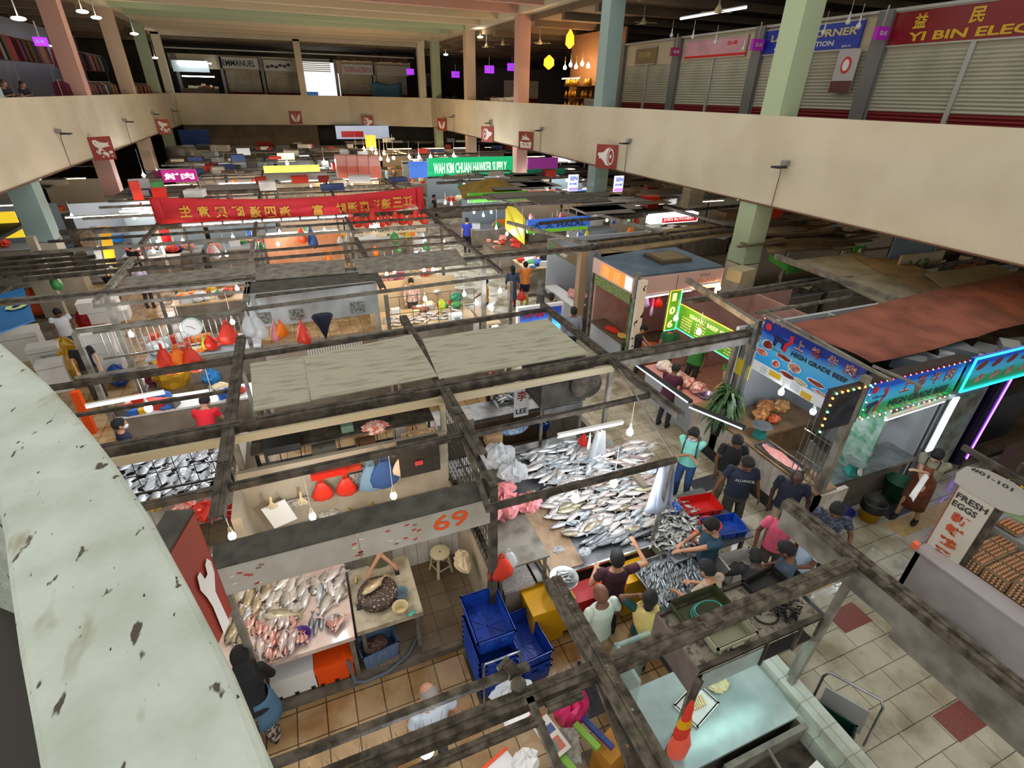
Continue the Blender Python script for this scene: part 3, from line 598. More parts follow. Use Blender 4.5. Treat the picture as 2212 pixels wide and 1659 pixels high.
def boxfoam(p, d, rz, label, lid=True, group=None, m_=None):
    t = T('foam_box', label, 'foam box', p, rz, group); mb = MB()
    if lid: mb.bx(-d[0]/2, d[0]/2, -d[1]/2, d[1]/2, 0, d[2]*.82); P(mb, 'box_body', t, m_ or offw, w=False); P(MB().bx(-d[0]/2-.01, d[0]/2+.01, -d[1]/2-.01, d[1]/2+.01, d[2]*.84, d[2]), 'lid', t, m_ or offw, w=False)
    else: open_box(mb, d[0], d[1], d[2], .03); P(mb, 'box_body', t, m_ or offw, w=False)
    return t
def bowl(p, r, h, m_, label, name='bowl', cat='bowl', group=None, rim=True):
    return O(MB().lathe([(r*.55,.004),(r*.9,h*.6),(r,h),(r*1.05,h),(r*1.05,h-.008),(r*.93,h*.55),(r*.58,0),(.001,0)][::-1], n=22, caps=False).lathe([(.001,.004),(r*.55,.004)], n=22, caps=False), name, label, cat, m_, group, loc=p, w=False)
def bucket(p, r, h, m_, label, name='bucket', cat='bucket', liner=None, group=None, handle=True):
    t = T(name, label, cat, p, RN.uniform(0,3), group)
    P(MB().lathe([(.001,0),(r*.78,0),(r,h),(r*1.05,h),(r*1.05,h-.015),(r*.99,h-.02),(r*.97,h-.005),(r*.76,.01),(.001,.01)], n=22, caps=False), 'tub', t, m_, w=False)
    if handle: P(MB().tube([(r*math.cos(a), .12*math.sin(a), h+r*.55*math.sin(a)) for a in [PI*k/8 for k in range(9)]], .006, 5), 'handle', t, white, w=False)
    if liner: P(MB().lathe([(r*1.1,h*.62),(r*1.09,h+.01),(r*.98,h+.03),(r*.8,h*.7),(r*.3,h*.5)], n=22, caps=False), 'bin_liner', t, liner, w=False)
    return t
def pantry_scale(p, rz, label):
    t = T('weighing_scale', label, 'weighing scale', p, rz)
    P(MB().lathe([(.14,0),(.15,.02),(.12,.1),(.1,.2),(.05,.26)], n=4, sm=False), 'scale_body', t, M('scale_teal','1f7f74',.4), w=False)
    P(MB().cyl((0,-.1,.12),(0,-.13,.13),.085,n=20), 'dial', t, white, w=False)
    P(MB().lathe([(.001,.27),(.16,.275),(.2,.3),(.205,.3),(.16,.268),(.001,.262)], n=24, caps=False), 'pan', t, inox, w=False)
    return t
# ---------------- people ----------------
def elbow(a, b, l1, l2, pole):
    d = b-a; D = min(d.length, (l1+l2)*.999); u = d.normalized(); x = (l1*l1-l2*l2+D*D)/(2*D); h = math.sqrt(max(l1*l1-x*x, 0))
    pl = V(pole); pl = (pl-u*pl.dot(u)); pl = pl.normalized() if pl.length > 1e-4 else V((0,0,1)); return a+u*x+pl*h, a+u*D
def remesh(o, vox):
    r = o.modifiers.new('skin', 'REMESH'); r.mode = 'VOXEL'; r.voxel_size = vox; r.use_smooth_shade = True
    s = o.modifiers.new('soft', 'SMOOTH'); s.iterations = 2; s.factor = .5
NP_ = [0]
def person(label, x, y, face, h=1.70, z=0, top='3a3a3a', sleeve=.55, bottom='2a2c33', bott='trousers', shoes='151515', hair='short', hc=None, skin=None, lean=0, head=(0,0), lh=(-.24,.08,.86), rh=(.24,.08,.86),
           feet=((-.11,.0),(.11,.03)), fat=1.0, mask=None, hem=.86, scarf=None, apron=None, vox=.011, bag=None, tpat=None, print_=None, collar=False, seat=None):
    """face = world heading in degrees the person looks toward (0 = +x, 90 = +y)"""
    k = h/1.70; t = T('person', label, 'person', (x, y, z), math.radians(face-90)); skin = skin or skinA; hc = hc or hairb
    Sc = Matrix.Scale(k, 4); L = math.radians(lean); pv = V((0,0,.93)); RL = Matrix.Translation(pv) @ Matrix.Rotation(-L, 4, 'X') @ Matrix.Translation(-pv)
    def ring(zc, rx, ry, yo=0, lean_=True, n=14, xo=0):
        r = [V((xo+rx*math.cos(2*PI*i/n), yo+ry*math.sin(2*PI*i/n), zc)) for i in range(n)]; return [RL @ q for q in r] if lean_ else r
    f = fat
    tors = [(.80,.15*f,.11*f,.0),(.90,.168*f,.12*f,0),(1.04,.148*f,.11*f*f,.005),(1.18,.158*f,.118*f*f,.008),(1.32,.175*f,.112*f,.0),(1.39,.15,.085,-.005),(1.43,.085,.065,-.008),(1.47,.058,.058,0)]
    nk = RL @ V((0,0,1.44)); hp, hy = head; HR = Matrix.Rotation(math.radians(hy),4,'Z') @ Matrix.Rotation(-math.radians(hp)-L*.6,4,'X')
    hc0 = nk + HR @ V((0,.015,.145)); Hm = Matrix.Translation(hc0) @ HR; H3 = HR.to_3x3()*1.1
    sh = [RL @ V((-.185*f**.5,0,1.385)), RL @ V((.185*f**.5,0,1.385))]; hands = [V(lh), V(rh)]; arms = []
    for i in (0, 1):
        e, wv = elbow(sh[i], hands[i], .285, .26, (-.7 if i == 0 else .7, -.8, -.5)); arms.append((sh[i], e, wv))
    hipj = [V((-.09,0,.88)), V((.09,0,.88))]; legs = []
    for i in (0, 1):
        an = V((feet[i][0], feet[i][1], .085)) if seat is None else V((feet[i][0], feet[i][1], .085))
        kn, an2 = elbow(hipj[i], an, .41, .41, (0,1,.1)); legs.append((hipj[i], kn, an2))
    b = MB(); b.X = Sc
    b.loft([ring(*q) for q in tors]); b.cyl(nk-V((0,0,.03)), hc0-H3@V((0,0,.05)), .056, .054, 12)
    b.ball(hc0, (.083,.104,.118), M=H3, n=16, m=12); b.ball(hc0+H3@V((0,.03,-.055)), (.061,.068,.064), M=H3); b.ball(hc0+H3@V((0,.11,-.012)), (.015,.021,.025), M=H3, n=8, m=6)
    for e in (-1, 1): b.ball(hc0+H3@V((e*.087,-.005,-.01)), (.012,.022,.032), M=H3, n=8, m=6)
    b.ball(hc0+H3@V((0,.095,.025)), (.052,.015,.012), M=H3, n=8, m=6)
    for i, (s_, e, wv) in enumerate(arms):
        b.ball(s_, .056); b.cyl(s_, e, .05, .039, 10); b.ball(e, .04); b.cyl(e, wv, .039, .026, 10); b.ball(wv, .028, n=8, m=6)
        d = (wv-e).normalized(); sd = 1 if i == 0 else -1
        u = d.cross(Z1); u = u.normalized() if u.length > .1 else V((0,1,0)); nn = u.cross(d)
        Mh = Matrix((u, nn, d)).transposed(); b.ball(wv+d*.05, (.042,.018,.05), M=Mh, n=10, m=6)
        for q in range(4):
            o_ = wv+d*.085+u*(.03-.02*q); ln = (.034,.042,.04,.03)[q]; a1 = o_+d*ln-nn*.008; a2 = a1+d*ln*.7-nn*.022
            b.cyl(o_, a1, .0105, .0095, 6); b.ball(a1, .01, n=6, m=4); b.cyl(a1, a2, .0095, .008, 6); b.ball(a2, .0085, n=6, m=4)
        th = wv+d*.025+u*.034*sd; t1 = th+d*.03+u*.024*sd-nn*.01; b.cyl(th, t1, .013, .011, 6); b.ball(t1, .011, n=6, m=4); t2 = t1+d*.03-nn*.006; b.cyl(t1, t2, .011, .009, 6); b.ball(t2, .009, n=6, m=4)
    for (a, kn, an) in legs:
        b.ball(a, .085); b.cyl(a, kn, .082, .054, 12); b.ball(kn, .055); b.cyl(kn, an, .056, .036, 12); b.ball(an, .04); b.ball(an+V((0,.06,-.045)), (.043,.115,.038), n=10, m=6)
    o = P(b, 'body', t, skin, w=False); remesh(o, vox*k)
    # face
    if skin is not skinD or True:
        e_ = MB(); e_.X = Sc
        for sx in (-1, 1): e_.ball(hc0+H3@V((sx*.032,.096,.008)), (.012,.009,.008), M=H3, n=8, m=6)
        P(e_, 'eyes', t, M('eye_dark','161210',.2), w=False)
        m_ = MB(); m_.X = Sc; m_.ball(hc0+H3@V((0,.093,-.064)), (.022,.01,.007), M=H3, n=8, m=6); P(m_, 'mouth', t, M('lip','7d4a40',.5), w=False)
    # shirt
    tm = M('cloth_'+top+(tpat or ''), top, .85, c2=tpat, vs=22, lo=.45, hi=.55, bump=.5, bs=9) if tpat else M('cloth_'+top, top, .85, bump=.6, bs=9)
    s_ = MB(); s_.X = Sc; g = .016
    tr = [(hem,(.178)*f+g,.125*f+g,0)]+[(a, c+g, d+g, e) for a, c, d, e in tors if a > hem+.03 and a < 1.42]+[(1.425,.09,.078,-.006)]
    s_.loft([ring(*q) for q in tr])
    if sleeve:
        for (a, e, wv) in arms:
            s_.ball(a, .068)
            if sleeve <= 1: s_.cyl(a, a+(e-a)*sleeve, .066, .064, 12)
            else: s_.cyl(a, e, .066, .054, 12); s_.ball(e, .054); s_.cyl(e, e+(wv-e)*(sleeve-1), .054, .042, 12)
    o = P(s_, 'shirt' if hem > .6 else 'robe', t, tm, w=False); remesh(o, .013*k)
    if collar:
        c_ = MB(); c_.X = Sc; c_.loft([ring(1.41,.1,.085), ring(1.45,.07,.068), ring(1.44,.06,.06)], caps=False); P(c_, 'collar', t, tm, w=False)
    # legs
    bm = M('cloth_'+bottom, bottom, .85, c2=None, bump=.5, bs=10) if bott != 'patterned' else M('patterned_cloth', '26211e', .85, c2='9a8f84', vs=24, lo=.46, hi=.54)
    l_ = MB(); l_.X = Sc
    if bott in ('trousers', 'shorts', 'patterned'):
        l_.loft([ring(.76,.15*f,.115*f,0,False), ring(.84,.178*f,.13*f,0,False), ring(.95,.16*f,.12*f,0,False), ring(.98,.15*f,.11*f,0,False)])
        for (a, kn, an) in legs:
            wl = .094 if bott != 'patterned' else .11
            if bott == 'shorts': l_.cyl(a+V((0,0,.02)), kn+(a-kn)*.12, .1, .096, 12)
            else: l_.cyl(a+V((0,0,.02)), kn, wl, .07 if bott == 'trousers' else .1, 12); l_.ball(kn, .07 if bott == 'trousers' else .1); l_.cyl(kn, an+V((0,0,.02)), .07 if bott == 'trousers' else .1, .056 if bott == 'trousers' else .085, 12)
    else: l_.loft([ring(.12,.27*f,.22*f,0.03,False), ring(.5,.22*f,.19*f,.02,False), ring(.85,.19*f,.145*f,0,False), ring(1.0,.15*f,.12*f,0,False)])
    o = P(l_, {'shorts':'shorts','skirt':'skirt'}.get(bott,'trousers'), t, bm, w=False); remesh(o, .014*k)
    for i in (0, 1):
        an = legs[i][2]; q = MB(); q.X = Sc
        if shoes == 'yellow_boots': q.cyl(an+V((0,0,.2)), an-V((0,0,.01)), .062, .05, 10); q.ball(an+V((0,.06,-.042)), (.052,.13,.043), n=10, m=6); P(q, 'shoe', t, M('boot_yellow','b8a514',.5), w=False)
        else: q.ball(an+V((0,.062,-.045)), (.05,.128,.04), n=10, m=6); q.ball(an+V((0,0,-.02)), (.05,.055,.05), n=10, m=6); P(q, 'shoe', t, M('shoe_'+shoes, shoes, .6), w=False)
    # hair or scarf
    hm = MB(); hm.X = Sc
    if hair in ('short', 'long', 'bun', 'fringe'):
        hm.ball(hc0+H3@V((0,-.014,.022)), (.094,.112,.114), M=H3, n=16, m=10); hm.ball(hc0+H3@V((0,.035,.076)), (.078,.062,.05), M=H3); 
        if hair == 'fringe': hm.ball(hc0+H3@V((0,.05,.06)), (.075,.056,.055), M=H3)
        if hair == 'long': hm.loft([[hc0+H3@V((.085*w_*math.cos(2*PI*i/12), -.05-.02+.045*math.sin(2*PI*i/12), zz)) for i in range(12)] for zz, w_ in ((-.42,.45),(-.3,.7),(-.12,.9),(.0,.95),(.06,.7))])
        if hair == 'bun': hm.ball(hc0+H3@V((0,-.12,.03)), (.05,.045,.05), M=H3)
        o = P(hm, 'hair', t, hc, w=False); remesh(o, .012*k)
    elif hair == 'fuzz':
        hm.ball(hc0+H3@V((0,-.012,.0)), (.088,.106,.112), M=H3, n=16, m=10); o = P(hm, 'hair', t, hc, w=False)
    elif hair == 'hijab':
        sm_ = M('scarf_'+scarf, scarf, .85, bump=.5, bs=8)
        hm.ball(hc0+H3@V((0,-.016,.012)), (.102,.114,.13), M=H3, n=16, m=10); hm.loft([ring(1.22,.22,.165,.0), ring(1.34,.21,.15,0), ring(1.43,.14,.12,0), ring(1.52,.09,.1,-.01)])
        o = P(hm, 'headscarf', t, sm_, w=False); remesh(o, .014*k)
    elif hair == 'scarfdrape':
        hm.ball(hc0+H3@V((0,-.014,.022)), (.097,.114,.12), M=H3, n=16, m=10); hm.ball(hc0+H3@V((0,-.1,-.04)), (.055,.055,.07), M=H3)
        o = P(hm, 'hair', t, hc, w=False); remesh(o, .012*k)
        s2 = MB(); s2.X = Sc; s2.loft([ring(1.0,.13,.06,-.15,xo=.05), ring(1.2,.2,.09,-.1,xo=.02), ring(1.36,.22,.14,-.01), ring(1.44,.16,.12,0)]); o = P(s2, 'shawl', t, M('scarf_'+scarf, scarf, .85, bump=.6, bs=14), w=False); remesh(o, .014*k)
    if mask:
        q = MB(); q.X = Sc; q.ball(hc0+H3@V((0,.06,-.05)), (.068,.063,.055), M=H3); P(q, 'face_mask', t, M('mask_'+mask, mask, .7), w=False)
    if apron:
        q = MB(); q.X = Sc; cols = 9; rows = []
        for zz, hw, yo in ((1.3,.1,.0),(1.15,.13,.0),(1.0,.18,.0),(.8,.2,.01),(.55,.21,.03),(.34,.215,.04)):
            rows.append([(RL if zz > .93 else Matrix.Identity(4)) @ V((hw*math.sin(a), (.135*f+.035+yo)*math.cos(a) if zz < 1.2 else (.125*f+.03)*math.cos(a), zz)) for a in [-1.35+2.7*i/(cols-1) for i in range(cols)]])
        q.sheet(rows, .006); P(q, 'apron', t, M('apron_'+apron, apron, .7, c2='5a2c1a' if apron == '7a3f25' else None, vs=8, bump=.3, bs=12), w=False)
        for e in (-1, 1): q = MB(); q.X = Sc; q.tube([RL@V((e*.09,.15*f,1.3)), RL@V((e*.1,.08,1.43)), RL@V((e*.04,-.07,1.44))], .009, 5); P(q, 'apron_strap', t, M('strap_dark','1c1a18',.8), w=False)
    if bag:
        q = MB(); q.X = Sc; q.loft([[RL@V((.14*a*math.cos(2*PI*i/12), -.2+.075*a*math.sin(2*PI*i/12), zz)) for i in range(12)] for zz, a in ((.98,.7),(1.02,1),(1.25,1),(1.38,.8),(1.41,.4))]); P(q, 'backpack', t, M('bag_'+bag, bag, .8, bump=.4), w=False)
        for e in (-1, 1): q = MB(); q.X = Sc; q.tube([RL@V((e*.1,-.16,1.38)), RL@V((e*.11,-.02,1.45)), RL@V((e*.12,.12,1.34)), RL@V((e*.13,.1,1.1))], .016, 6); P(q, 'backpack_strap', t, M('bag_'+bag, bag, .8), w=False)
    if print_:
        q = MB(); q.X = Sc
        for tx, w_, zz, hh in print_: q.text(tx, RL@V((w_/2, .13*f+.032, zz)), V((-1,0,0)), RL.to_3x3()@Z1, hh, 0, w_, ext=.006)
        P(q, 'shirt_print', t, white, w=False)
    return t
# ================= STALL 69 =================
fascia_m = M('fascia_offwhite', 'a8a49a', .6, c2='96917f', vs=2); topd = M('dark_grimy_board', '45433a', .8, c2='302e27', vs=5, bump=.2)
t = T('stall_canopy', 'pale front fascia board numbered 69 with a dark dusty top', 'stall canopy', (.1,4.42,0))
mb = MB().bx(-1.38,.02,4.42,4.46,2.37,2.76).bx(.03,1.6,4.42,4.46,2.37,2.78); P(mb, 'fascia', t, fascia_m)
P(MB().bx(-1.4,1.62,4.4,4.76,2.78,2.8).bx(-1.4,1.62,4.72,4.76,2.55,2.78), 'top_board', t, topd)
P(MB().text('69', (.87,4.418,2.47), X1, Z1, .24, 0, .43, bold=.015), 'number', t, M('sign_orange','d1501a',.6))
mb = MB()
for k in range(26):
    x = RN.choice([RN.uniform(-1.3,-.9), RN.uniform(.25,.75), RN.uniform(-.1,.1)]); z_ = RN.uniform(2.42,2.7); mb.box((x,4.416,z_),(.05,.004,.02), mi=RN.choice([0,0,1,2]), ry=RN.uniform(-.4,.4))
P(mb, 'tape_scraps', t, [M('sticker_red','b23a34',.6), M('tape_brown','7d6244',.6), M('tape_pale','cdbfa8',.6)])
frame('grey steel corner posts and rails carrying the canopy of stall 69', [PO(1.63,4.46,.1,2.95,.1,steel_g), PO(-1.36,4.5,.1,2.75,.07), ((1.64,4.5,2.86),(1.66,6.65,2.86),.07,.08), ((1.64,4.5,2.2),(1.66,6.65,2.2),.03,.03), ((1.64,4.5,1.3),(1.66,6.65,1.3),.03,.03)])
wirem = M('dark_wire', '2a2620', .6, .4)
mb = MB()
for k in range(20): y = 4.56+k*.108; mb.bar((1.645,y,1.3),(1.645,y,2.84),.008,.008)
for k in range(9): mb.bar((1.645,4.5,1.4+k*.17),(1.645,6.65,1.4+k*.17),.008,.008)
O(mb, 'wire_mesh', 'rusty wire mesh panel along the right side of stall 69', 'mesh panel', wirem)
lowwall = M('cream_low_wall', 'a49a86', .6, c2='8d8470', vs=2)
S(MB().bx(1.6,1.68,4.6,6.65,.12,1.28).bx(-1.4,1.62,6.62,6.7,.12,2.3), 'wall_partition', lowwall)
t = T('wall_counter', 'tiled ledge along the back wall of stall 69', 'counter', (.1,6.4,.12))
P(MB().bx(-1.35,1.6,6.05,6.6,1.12,1.18), 'ledge', t, white_t); P(MB().bx(-1.35,1.6,6.1,6.6,.12,1.12), 'cabinet', t, white_t)
# fish display
t = T('fish_counter', 'sloping white tiled fish counter of stall 69', 'counter', (-1,5.1,.12))
P(MB().bx(-1.95,-.22,4.52,5.95,.88,.95), 'display_top', t, M('wet_pink_tile','cdbbae',.15,c2='b29c92',vs=4)); P(MB().bx(-1.95,-.24,5.3,5.9,.12,.88), 'support', t, white_t); P(MB().bx(-.3,-.24,4.55,4.65,.12,.88), 'leg', t, steel_l); P(MB().bx(-1.9,-1.84,4.55,4.65,.12,.88), 'leg', t, steel_l)
def fl(kind, px, py, deg, lab, grp, z=.95, s=None):
    p = at(px, py, z+.02); o = put_fish(kind, p.x, p.y, z, math.radians(deg), lab, grp, tilt=0)
    if s: o.scale = (s, s, s)
g69 = 'whole fish laid out on the stall 69 counter'
for i, (px, py, d) in enumerate(((505,1300,80),(518,1330,75),(537,1290,80),(556,1300,78),(575,1270,82),(505,1360,70),(528,1365,72))): fl('gold', px, py, d, 'long golden-backed fish at the left end of the stall 69 counter', 'golden-backed fish on the stall 69 counter')
for i, (px, py, d) in enumerate(((600,1285,60),(628,1262,70),(655,1290,80),(683,1265,75),(722,1270,72),(612,1255,80),(590,1315,85),(566,1335,80),(640,1320,75),(705,1300,68),(650,1255,80),(700,1248,70))): fl('round', px, py, d, 'broad pale round fish in the middle of the stall 69 counter', 'broad round fish on the stall 69 counter')
fl('olive', 610, 1330, -20, 'olive backed fish lying crosswise over the red fish on stall 69 counter', None, .98, 1.4)
for px, py, d in ((672,1345,80),(683,1350,78),(694,1340,84)): fl('dark', px, py, d, 'black and silver long fish beside the purple bowl', 'black striped fish by the purple bowl', s=.6)
pile([at(a, b_, .95) for a, b_ in ((520,1350),(640,1340),(632,1400),(590,1425),(545,1395))], .955, ['red','red','red','pinkish'], 46, .045, 1.4, .3, 'small red fish heaped near the hijab woman on stall 69 counter', 'red fish heap on the stall 69 counter', .05, 2.0)
pile([at(a, b_, .95) for a, b_ in ((490,1290),(540,1270),(600,1250),(740,1228),(752,1300),(700,1320),(560,1345),(500,1390))], .953, ['silver','round','pale'], 26, .09, 1.3, .5, 'pale fish between the bigger ones on the stall 69 counter', 'filler fish on the stall 69 counter', .02, 2)
pb = bowl(at(651,1378,.95), .125, .07, M('purple_plastic','43257a',.4), 'purple bowl holding three small fish on the stall 69 counter')
for k in range(3): p = at(642+k*9,1378,1.0); put_fish('red', p.x, p.y, .97, 1.5+k*.12, 'small fish inside the purple bowl', 'fish in the purple bowl', tilt=0)
bowl(at(723,1348,.95), .12, .055, inox, 'steel bowl of small pink fish on the stall 69 counter')
for k in range(5): p = at(712+k*6,1345+(k%2)*6,1.0); put_fish('red', p.x, p.y, .965+.01*k, 2.0-k*.3, 'small pink fish inside the steel bowl', 'fish in the steel bowl', tilt=0)
# chopping table
t = T('chopping_table', 'cream chopping table beside the fish counter of stall 69', 'table', (.2,5.1,.12))
P(MB().bx(-.19,.68,4.6,5.65,.82,.9), 'table_top', t, M('worn_cream_board','a39a82',.5,c2='7d735e',vs=6)); 
for x, y in ((-.12,4.68),(.6,4.68),(-.12,5.58),(.6,5.58)): P(MB().bar((x,y,.12),(x,y,.82),.05,.05), 'leg', t, steel_l)
bl = at(815,1278,1.0)
O(MB().lathe([(.001,0),(.26,0),(.27,.03),(.27,.1),(.25,.12),(.001,.12)], n=26, caps=False), 'chopping_block', 'round dark wooden chopping block covered in fish scales', 'chopping block', M('chop_block','3a2a1e',.6,c2='b9ada0',vs=40,lo=.6,hi=.64,bump=.6), loc=(bl.x,bl.y,.9), w=False)
o = put_fish('gold', bl.x-.02, bl.y+.08, 1.025, .6, 'fish being scaled on the round chopping block', None, tilt=0)
p = at(865,1317,.93); bowl((p.x,p.y,.9), .1, .11, M('cream_tub','c5b48c',.4), 'cream lined bowl at the near corner of the chopping table')
p = at(866,1285,.93); bowl((p.x,p.y,.9), .1, .1, M('blue_tint_glass','5f8296',.1,alpha=.6), 'blue tinted clear bowl behind the cream bowl')
p = at(900,1322,.9); mb = MB()
for a in (-.5,0,.5,1.0): mb.cyl((0,0,.01),(.06*math.cos(a),.06*math.sin(a),.012),.008,.005,6)
mb.ball((-.03,-.01,.01),(.04,.03,.01)); O(mb, 'rubber_glove', 'mint green rubber glove at the corner of the chopping table', 'glove', M('mint_glove','4fae9a',.5), loc=(p.x-.06,p.y,.9), w=False)
for px, py, lab in ((775,1312,'small dark box on the chopping table'),(858,1237,'dark phone lying beside the chopping block')): p = at(px,py,.9); O(MB().bx(-.03,.03,-.045,.045,0,.025), 'small_box', lab, 'box', black, loc=(p.x,p.y,.9), w=False)
p = at(768,1260,.92); O(MB().bar((0,0,.02),(.02,.1,.025),.02,.015), 'kitchen_knife', 'yellow knife handle in the fishmonger\'s hand at the chopping table', 'knife', M('knife_yellow','c9b021',.4), loc=(p.x,p.y,.9), w=False)
person('fishmonger in an olive apron scaling a fish behind the chopping table', .28, 5.72, -95, 1.66, .12, top='6d6a5a', bottom='3c3d38', hair='short', skin=skinB, lean=14, head=(30,0), lh=(.12,.36,1.0), rh=(-.2,.34,.97), apron='6d6a50', sleeve=.4)
# underneath
def chest(px, py, z, d, m_, lab, wheels=True, rz=0):
    p = at(px, py, z); t = T('cooler_box', lab, 'cooler box', (p.x, p.y, .12), rz)
    P(MB().bx(-d[0]/2,d[0]/2,-d[1]/2,d[1]/2,.03,d[2]*.72), 'box_body', t, m_, w=False); P(MB().bx(-d[0]/2-.012,d[0]/2+.012,-d[1]/2-.012,d[1]/2+.012,d[2]*.74,d[2]), 'lid', t, m_, w=False)
    for sx in (-.8,0,.8): P(MB().box((sx*d[0]/2,-d[1]/2-.012,.06),(.05,.02,.04)), 'latch' , t, black, w=False)
    for sx in (-1,1):
        for sy in (-1,1): P(MB().cyl((sx*d[0]*.4-.02,sy*d[1]*.4,.03),(sx*d[0]*.4+.02,sy*d[1]*.4,.03),.03,n=10), 'wheel', t, black, w=False)
    return t
chest(718,1410,.5,(.46,.36,.42),orange,'bright orange lidded cooler box under the stall 69 counter')
t = chest(632,1440,.48,(.5,.34,.42),white,'white cooler box under the counter beside the orange one')
tb = at(815,1385,.4); crate((tb.x,tb.y,.12), (.5,.34,.3), .15, M('slate_blue_plastic','5d7390',.5), 'slate blue tub of fish offal under the chopping table')
crumple((tb.x-.05,tb.y,.3), (.17,.12,.05), M('offal','6d4b42',.5,c2='3a2522',vs=30,bump=.6), 'fish scraps filling the slate blue tub', 'fish_scraps', 'scraps')
O(MB().tube([(-.36,4.5,.55),(-.33,4.42,.2),(-.2,4.4,.14),(.1,4.42,.15),(.4,4.55,.16),(.62,4.8,.18)],.022,8), 'hose', 'grey-blue hose curling on the kerb before the slate blue tub', 'hose', M('hose_grey','56606a',.5))
# stool
p = at(950,1190,.57); t = T('plastic_stool', 'cream plastic stool with a hole in its round seat', 'stool', (p.x,p.y,.125), .3); cp = M('cream_plastic','cfc49e',.45)
P(MB().lathe([(.018,.43),(.15,.43),(.165,.415),(.165,.4),(.15,.4),(.018,.4),(.018,.43)][::-1], n=24, caps=False), 'seat', t, cp, w=False)
for k in range(4):
    a = PI/4+k*PI/2; P(MB().bar((.12*math.cos(a),.12*math.sin(a),.41),(.19*math.cos(a),.19*math.sin(a),0),.045,.03), 'leg', t, cp, w=False)
    b_ = a+PI/2; P(MB().bar((.17*math.cos(a),.17*math.sin(a),.13),(.17*math.cos(b_),.17*math.sin(b_),.13),.012,.03), 'stretcher', t, cp, w=False)
# back-wall clutter of 69
def wallitem(px, py, y, w_, h_, d_, m_, name, lab, cat, rz=0, ry=0):
    p = at(px, py, y=y); return O(MB().box((0,0,0),(w_,d_,h_),rz,ry=ry), name, lab, cat, m_, loc=p, w=False)
hbag(at(693,1045,y=6.5)+V((0,0,.1)), .42, rbag, 'red bag in a clear holder on the back wall of stall 69, left one', squash=.3, rz=0)
hbag(at(745,1035,y=6.5)+V((0,0,.1)), .42, rbag, 'red bag in a clear holder on the back wall of stall 69, right one', squash=.3, rz=0)
hbag(at(828,1000,y=6.4)+V((0,0,.15)), .62, M('blue_cloth','2d4f86',.8,bump=.6), 'dark blue apron hanging on the back wall of stall 69', cat='apron', squash=.25, rz=0)
hbag(at(800,1010,y=6.45)+V((0,0,.15)), .6, M('pale_blue_cloth','7090a8',.8,bump=.6), 'pale blue apron hanging beside the dark blue one', cat='apron', squash=.25, rz=0)
hbag(at(868,990,y=6.3)+V((0,0,.1)), .42, M('cream_towel','cdb9a4',.9,bump=.5), 'cream towel hanging right of the aprons', cat='towel', squash=.2, rz=0)
wallitem(604,1110,6.45,.34,.42,.02,white,'paper_bag','white paper sack leaning on the back ledge of stall 69','paper sack',ry=-.25)
wallitem(645,1085,6.55,.3,.14,.02,M('faded_print','b8b3a5',.7,c2='6f6a60',vs=25),'notice','faded printed notice on the back wall of stall 69','notice')
wallitem(778,1040,6.55,.3,.34,.01,M('news_print','aaa699',.8,c2='57544c',vs=28),'newspaper','newspaper sheet pinned between the red bags and aprons','newspaper')
wallitem(905,985,6.3,.62,.62,.1,M('black_board','2c2a26',.5),'cabinet','dark cabinet at the right of stall 69 back wall with red stickers','cabinet')
wallitem(905,1000,6.22,.12,.08,.012,M('sticker_red','b23a34',.6),'sticker','red and white sticker on the dark cabinet','sticker')
wallitem(905,940,6.7,.55,.2,.02,M('cream_notice','c6a87e',.6,c2='6f5838',vs=30),'notice','cream notice with printed line above the dark cabinet','notice')
p = at(585,1085,y=6.4); O(MB().tube([(0,0,0),(.01,0,.1)],.02).tube([(0,0,0),(-.05,0,-.1)],.012).tube([(0,0,0),(-.01,0,-.13)],.012).tube([(0,0,0),(.03,0,-.13)],.012).tube([(0,0,0),(.07,0,-.1)],.012), 'rubber_glove', 'cream rubber glove hanging by the left post of stall 69', 'glove', M('cream_glove','c9b78c',.7), loc=p, w=False)
p = at(650,1075,y=6.4); O(MB().tube([(0,0,0),(.01,0,.1)],.02).tube([(0,0,0),(-.05,0,-.1)],.012).tube([(0,0,0),(-.01,0,-.13)],.012).tube([(0,0,0),(.03,0,-.13)],.012).tube([(0,0,0),(.07,0,-.1)],.012), 'rubber_glove', 'cream rubber glove hanging beside the white paper sack', 'glove', M('cream_glove','c9b78c',.7), loc=p, w=False)
crumple(at(710,1115,1.18), (.16,.1,.06), M('newsp_crumple','b5b0a2',.8,c2='6c6860',vs=30), 'crumpled newspaper on the back ledge of stall 69','crumpled_paper','paper')
mb = MB(); c_ = at(780,1095,1.2)
for k in range(4): mb.tube([(c_.x+(.16+.01*k)*math.cos(a), c_.y+(.12+.01*k)*math.sin(a), 1.19+.015*k) for a in [2*PI*i/20 for i in range(20)]], .008, 5, closed=True)
O(mb, 'hose', 'yellow hose coiled on the back ledge of stall 69', 'hose', M('hose_yellow','9a7f30',.6))
